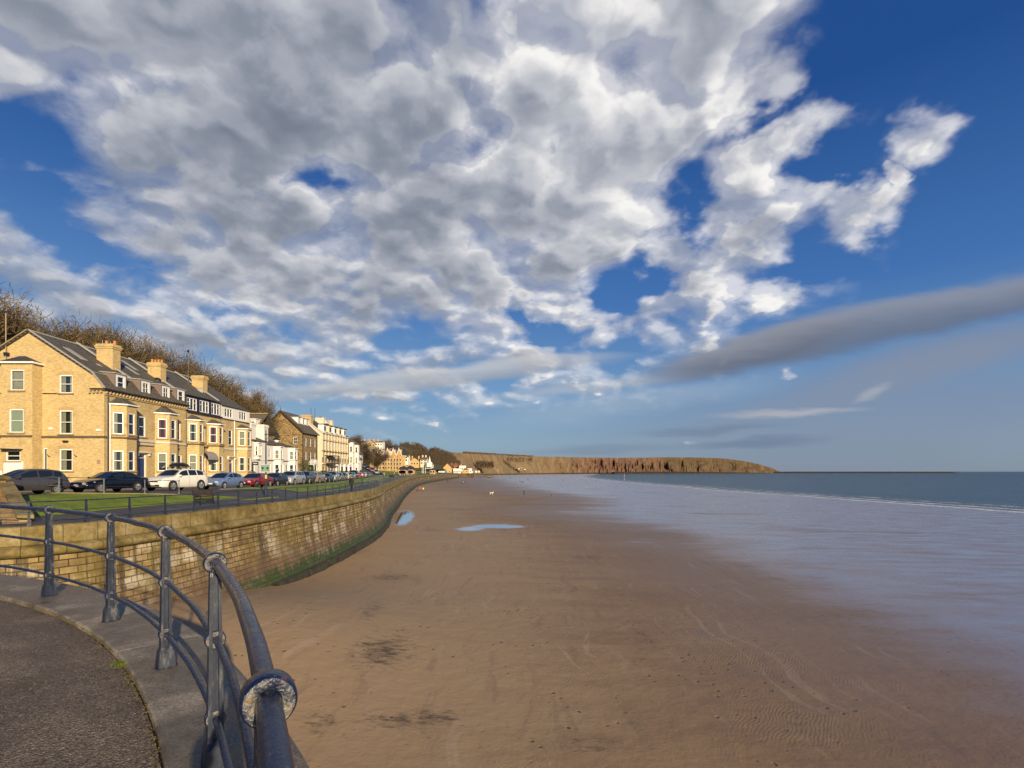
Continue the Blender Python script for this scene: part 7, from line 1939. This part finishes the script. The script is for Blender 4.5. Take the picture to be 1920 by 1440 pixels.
# ================================================================== buildings further along the bay
def far_windows(root, x, y, u, L, z0, rows, cols, w=.9, h=1.5, m_=M_CGLASS, dz=3.0, fr_=M_WHITE, off=.05):
    u = Vector(u).normalized(); n = u.cross(UP); rz = math.atan2(u.y, u.x)
    for r_ in range(rows):
        for c in range(cols):
            p = Vector((x, y, 0)) + u*(L*(c+.5)/cols) + Vector((0, 0, z0+dz*r_)) + n*off
            wn = MB().box(p, (w+.24, .12, h+.24), rz).build('window', fr_, root); MB().box(p+n*.08, (w, .02, h), rz).build('pane', m_, wn)
def fpx(px, y, D): return atD(px, y, D)
def gabled_row():
    D = 400; a = fpx(680, 871, D); b_ = fpx(754, 871, D-10); L = (b_-a).length; u = (Vector((b_.x, b_.y, 0))-Vector((a.x, a.y, 0))).normalized(); n = u.cross(UP); rz = math.atan2(u.y, u.x)
    root = empty('gabled_row', (a.x, a.y, 0), 'long orange brick row with a line of white edged gables below the hillside wood', 'houses')
    z0 = 2; ze = CAMZ+(884-854)/960*D; zp = CAMZ+(884-843.5)/960*D
    P = lambda s, z, d=0: Vector((a.x, a.y, 0))+u*s+Vector((0, 0, z))-n*d
    mb = MB(); mb.box(P(L/2, (z0+ze)/2, 5), (L, 10, ze-z0), rz); mb.build('wall', M_BRICK2, root)
    m = MB(); m.add([P(-.3, ze, -.3), P(L+.3, ze, -.3), P(L, zp+.5, 5), P(0, zp+.5, 5), P(-.3, ze, 10.3), P(L+.3, ze, 10.3)], [(0, 1, 2, 3), (3, 2, 5, 4), (0, 3, 4), (1, 5, 2)]); m.build('roof', M_SLATEB, root)
    N = 7
    for k in range(N):
        c = L*(k+.5)/N; w = L/N*.47
        m = MB(); m.prism([P(c-w, ze-.4, -.35), P(c+w, ze-.4, -.35), P(c, zp, -.35)], -n*5); g = m.build('gable', M_BRICK2, root)
        m = MB(); m.bar(P(c-w-.2, ze-.5, -.5), P(c, zp+.25, -.5), .25, .55); m.bar(P(c+w+.2, ze-.5, -.5), P(c, zp+.25, -.5), .25, .55); m.bar(P(c, zp-.2, -.5), P(c, zp+1.3, -.5), .3, .3); m.build('bargeboard', M_WHITE, g)
        m = MB(); m.box(P(c, (z0+ze)/2, -.2), (2.3, .5, ze-z0-1), rz); m.build('bay', M_BRICK2, root)
    far_windows(root, a.x, a.y, u, L, z0+3.2, 3, 14, 1.0, 1.4, dz=3.0, off=.5)
    for k in (1, 3, 4, 5): m = MB(); m.box(P(L*k/N, zp-2.2, -.2), (1.6, .3, 1.6), rz); m.build('balcony', M_WHITE, root)
    # slate tower
    c = fpx(743, 855, D+2); root = empty('slate_tower', (c.x, c.y, 0), 'square tower with a steep slate pyramid roof at the end of the gabled row', 'tower')
    zt = CAMZ+(884-845.5)/960*D; zq = CAMZ+(884-836)/960*D; MB().box((c.x, c.y+2, (2+zt)/2), (4.6, 5, zt-2)).build('wall', M_BRICK2, root)
    m = MB(); x0, x1, y0, y1 = c.x-2.9, c.x+2.9, c.y-.9, c.y+4.9; ap = (c.x, c.y+2, zq+.5)
    p = [(x0, y0, zt), (x1, y0, zt), (x1, y1, zt), (x0, y1, zt)]
    for i in range(4): m.poly([p[i], p[(i+1) % 4], ap])
    m.build('roof', M_SLATEB, root); far_windows(root, x0+.6, y0+.35, (1, 0, 0), 4.6, zt-2.0, 1, 2, .8, 1.2)
gabled_row()
def simple_house(px0, px1, ybase, yeave, yridge, D, label, wall, roofm, axis='x', depth=9, rows=2, cols=3, name='house', cat='house', ch=1, z0=None, kind='gable', wm=M_CGLASS):
    a, b_ = fpx(px0, ybase, D), fpx(px1, ybase, D); x0, x1 = a.x, b_.x; zb = (z0 if z0 is not None else a.z)-1.5
    ze = CAMZ+(884-yeave)/960*D; zr = CAMZ+(884-yridge)/960*D; y0, y1 = D, D+depth
    root = empty(name, ((x0+x1)/2, D, zb), label, cat); m = MB(); m.box(((x0+x1)/2, (y0+y1)/2, (zb+ze)/2), (x1-x0, depth, ze-zb))
    if kind == 'gable' and axis == 'y': m.prism([(x0, y0, ze), (x1, y0, ze), ((x0+x1)/2, y0, zr)], (0, depth, 0))
    if kind == 'gable' and axis == 'x': m.prism([(x1, y0, ze), (x1, y1, ze), (x1, (y0+y1)/2, zr)], (x0-x1, 0, 0))
    m.build('wall', wall, root)
    if kind == 'gable': gable_roof(root, x0, x1, y0, y1, ze-.1, zr+.2, axis, roofm)
    elif kind == 'hip': hip_roof(root, x0, x1, y0, y1, ze, zr, roofm, ov=.8)
    else: MB().box(((x0+x1)/2, (y0+y1)/2, ze+.15), (x1-x0+.6, depth+.6, .3)).build('roof', roofm, root)
    if rows: far_windows(root, x0, y0, (1, 0, 0), x1-x0, zb+2.2+(1.5 if z0 is None else 0), rows, cols, min(1.2, (x1-x0)/cols*.5), 1.3, wm, dz=(ze-zb-2)/max(1, rows))
    for k in range(ch): chimney(root, x0+(x1-x0)*(.25+.5*k), y0+depth/2, ze, zr+1.6, 1.0, 1.0, 2, wall if wall is not M_RENDER else M_BRICK2)
    return root
simple_house(686, 703, 847, 831, 825.5, 450, 'yellow gabled house high on the hillside among bare trees', M_BRICK3, M_TILE, 'y', ch=2)
simple_house(703, 717, 845, 829.5, 827, 452, 'white hilltop house right of the yellow one', M_RENDER, M_TILE, 'x', ch=1)
simple_house(672, 684, 838, 830, 826, 470, 'cream cottage roofs peeping left of the yellow hilltop house', M_CREAM, M_SLATEL, 'x', rows=1, ch=2)
simple_house(716, 736, 848, 843.5, 841, 430, 'low white house just above the gabled row roofs', M_RENDER, M_TILE, 'x', rows=1, ch=0)
simple_house(654, 668, 876, 851, 842, 205, 'white pointed gable house behind the end of the hotels', M_RENDER, M_SLATEL, 'y', rows=2, cols=2)
simple_house(753, 765, 868, 857, 852, 395, 'white house descending the slope right of the slate tower', M_RENDER, M_SLATEL, 'x', rows=2, cols=2)
simple_house(765, 790, 874, 867, 858.5, 430, 'cream and orange house with gables and red chimneys at the edge of the wood', M_BRICK2, M_SLATE, 'y', rows=1, cols=5, ch=2)
simple_house(788, 800, 873, 862, 857, 428, 'tall cream house with red chimneys beside the orange gabled one', M_CREAM, M_SLATEL, 'x', rows=2, cols=2, ch=2)
simple_house(798, 810, 875, 871, 869.5, 425, 'long low white annex right of the cream house', M_RENDER, M_LEAD, kind='flat', rows=1, cols=4, ch=0)
def spire():
    c = fpx(805.5, 873, 424); root = empty('white_kiosk', (c.x, c.y, c.z), 'small white pavilion with a pointed spire at the end of the white annex', 'pavilion')
    MB().box((c.x, c.y, c.z+.5), (4.2, 4, 3.2)).build('wall', M_RENDER, root); m = MB(); m.lathe([(2.6, 2.0), (1.0, 3.4), (.35, 6.0), (0, 8.2)], c, 8); m.build('roof', M_WHITE, root)
spire()
def pavilion(px0, px1, D, ye, yr, yb, lb, wall=M_BRICK2, arches=4):
    a, b_ = fpx(px0, yb, D), fpx(px1, yb, D); root = empty('pavilion', ((a.x+b_.x)/2, D, .6), lb, 'pavilion'); ze = CAMZ+(884-ye)/960*D; zr = CAMZ+(884-yr)/960*D
    MB().box(((a.x+b_.x)/2, D+3.5, ze/2), (b_.x-a.x, 7, ze)).build('wall', wall, root); hip_roof(root, a.x, b_.x, D, D+7, ze, zr, M_SLATEB, ov=1.0)
    far_windows(root, a.x, D, (1, 0, 0), b_.x-a.x, .6+(ze-.6)*.5, 1, arches, 1.4, (ze-.6)*.55)
pavilion(749, 760, 262, 880, 873.5, 888, 'promenade shelter with a dark hipped roof, the left one of two')
pavilion(760, 774, 275, 879.5, 872.5, 888, 'larger promenade shelter with slate roof right of the first')
pavilion(806, 815, 400, 881, 877.5, 886, 'small square kiosk with dark roof on the grass bank', arches=2)
# lifeboat station and cobble landing
simple_house(831, 846.5, 884, 877, 869, 640, 'orange brick lifeboat house with a tall gable by the landing', M_BRICK2, M_SLATE, 'y', rows=1, cols=2, ch=0, cat='boathouse', z0=1.5, depth=16)
simple_house(842, 858, 884, 873, 869.5, 700, 'dark brown roofed house behind the lifeboat house', M_REDBR, M_TILE, 'x', rows=1, cols=3, ch=2, z0=1.5)
simple_house(850, 864, 884, 878.5, 877.5, 645, 'low white flat roofed building right of the lifeboat house', M_RENDER, M_LEAD, kind='flat', rows=1, cols=4, ch=0, z0=1.5)
simple_house(861, 873, 884, 873, 872, 690, 'two storey white block with flat roof behind the landing', M_RENDER, M_LEAD, kind='flat', rows=2, cols=3, ch=1, z0=1.5)
simple_house(867, 878, 885, 880.5, 878.3, 655, 'yellow kiosk with a dark roof beside the landing', M_BRICK2, M_SLATEB, kind='hip', rows=1, cols=2, ch=0, z0=1.5)
simple_house(876, 884.5, 885, 878.3, 877, 670, 'rightmost white building by the landing', M_RENDER, M_LEAD, kind='flat', rows=1, cols=2, ch=0, z0=1.5)
def chalets():
    rn = random.Random(4); cols = [M_WHITE, M_CREAM, M_RENDER, simple('blue_canvas', (.02, .25, .55), .7), M_WHITE, M_REDBR]
    for i, px in enumerate((824, 828, 831.5, 836, 885, 889, 893, 898)):
        D = 610+i*6; c = fpx(px, 885.5, D); c.z = .8
        root = empty('beach_hut', tuple(c), '%s small beach hut in the line by the distant landing' % ORD[i], 'beach hut', 'beach huts by the landing')
        h = rn.uniform(1.8, 2.6); MB().box(c+Vector((0, 0, h/2)), (2.2, 2.4, h)).build('wall', cols[i % 6], root); m = MB(); m.prism([c+Vector((-1.3, -1.4, h)), c+Vector((1.3, -1.4, h)), c+Vector((0, -1.4, h+.8))], (0, 2.8, 0)); m.build('roof', M_LEAD if i % 2 else M_SLATE, root)
chalets()
def landing():
    # stone landing and slope down to the sand past the end of the sea wall
    root = empty('landing_wall', (-66, 640, 0), 'low dark stone landing wall beyond the end of the promenade', 'landing'); m = MB()
    pts = [(-67, 640), (-52, 646), (-50, 652), (-72, 668), (-96, 790)]
    for a, b_ in zip(pts, pts[1:]): m.bar((a[0], a[1], -3.6), (b_[0], b_[1], -3.7), 3, 5.0)
    m.build('wall_body', simple('dark_landing_stone', (.09, .065, .04), .9, var=.5, scale=.4), root)
    m = MB(); m.prism([(-52, 648, -.4), (-50, 652, -.4), (-18, 680, -5.3), (-24, 690, -5.4)], (0, 0, -1.5)); tag(m.build('slipway', simple('slipway_stone', (.16, .12, .08), .8, var=.4, scale=.3)), kind='structure')
    rn = random.Random(12)
    # clay-brown gully settlement at the cliff foot
    for i, (px, y, w, h) in enumerate(((973, 879, 4, 6), (979, 877, 5, 8), (984, 880, 4, 5), (977, 882, 5, 3))):
        D = 1380; c = fpx(px, y, D); r = empty('cottage', tuple(c), '%s white cottage in the gully below the golden cliff' % ['leftmost', 'tallest', 'rightmost', 'lowest'][i], 'cottage', 'cottages in the gully')
        MB().box(c, (w*1.3, 8, h*.5)).build('wall', M_STONEB if i % 2 else M_WBAND, r); m = MB(); m.prism([c+Vector((-w*.7, -4.2, h*.25)), c+Vector((w*.7, -4.2, h*.25)), c+Vector((0, -4.2, h*.25+2.6))], (0, 8.4, 0)); m.build('roof', M_SLATEL, r)
landing()
def flagpoles():
    for i, (px, y0, y1, D) in enumerate(((791.5, 872, 884, 350), (794, 870, 884, 352), (797.5, 872, 884, 354))):
        c = fpx(px, 884, D); c.z = 1; h = (884-y0)/960*D+1.3; r = empty('flagpole', tuple(c), '%s white pole on the bank above the bend of the wall' % ['left', 'middle', 'right'][i], 'pole', 'white poles above the bend')
        MB().lathe([(.16, 0), (.08, h)], c, 8).build('pole', M_WHITE, r)
flagpoles()
for i in range(26):  # people strung along the far promenade
    rn = random.Random(100+i); Y = 240+i*13+rn.uniform(-4, 4)
    c = [(.5, .45, .4), (.05, .05, .07), (.25, .04, .04), (.7, .68, .62), (.05, .08, .2)][i % 5]
    if i % 2: person((Wx(Y)-rn.uniform(1.5, 3.5), Y, 0.02), rn.random()*6, 1.75, c, (.03, .03, .05), 'tiny %s clothed walker on the far promenade, %s along from the bend' % (['pale', 'black', 'red', 'white', 'blue'][i % 5], ORD[i//2]), i, group='walkers on the far promenade')
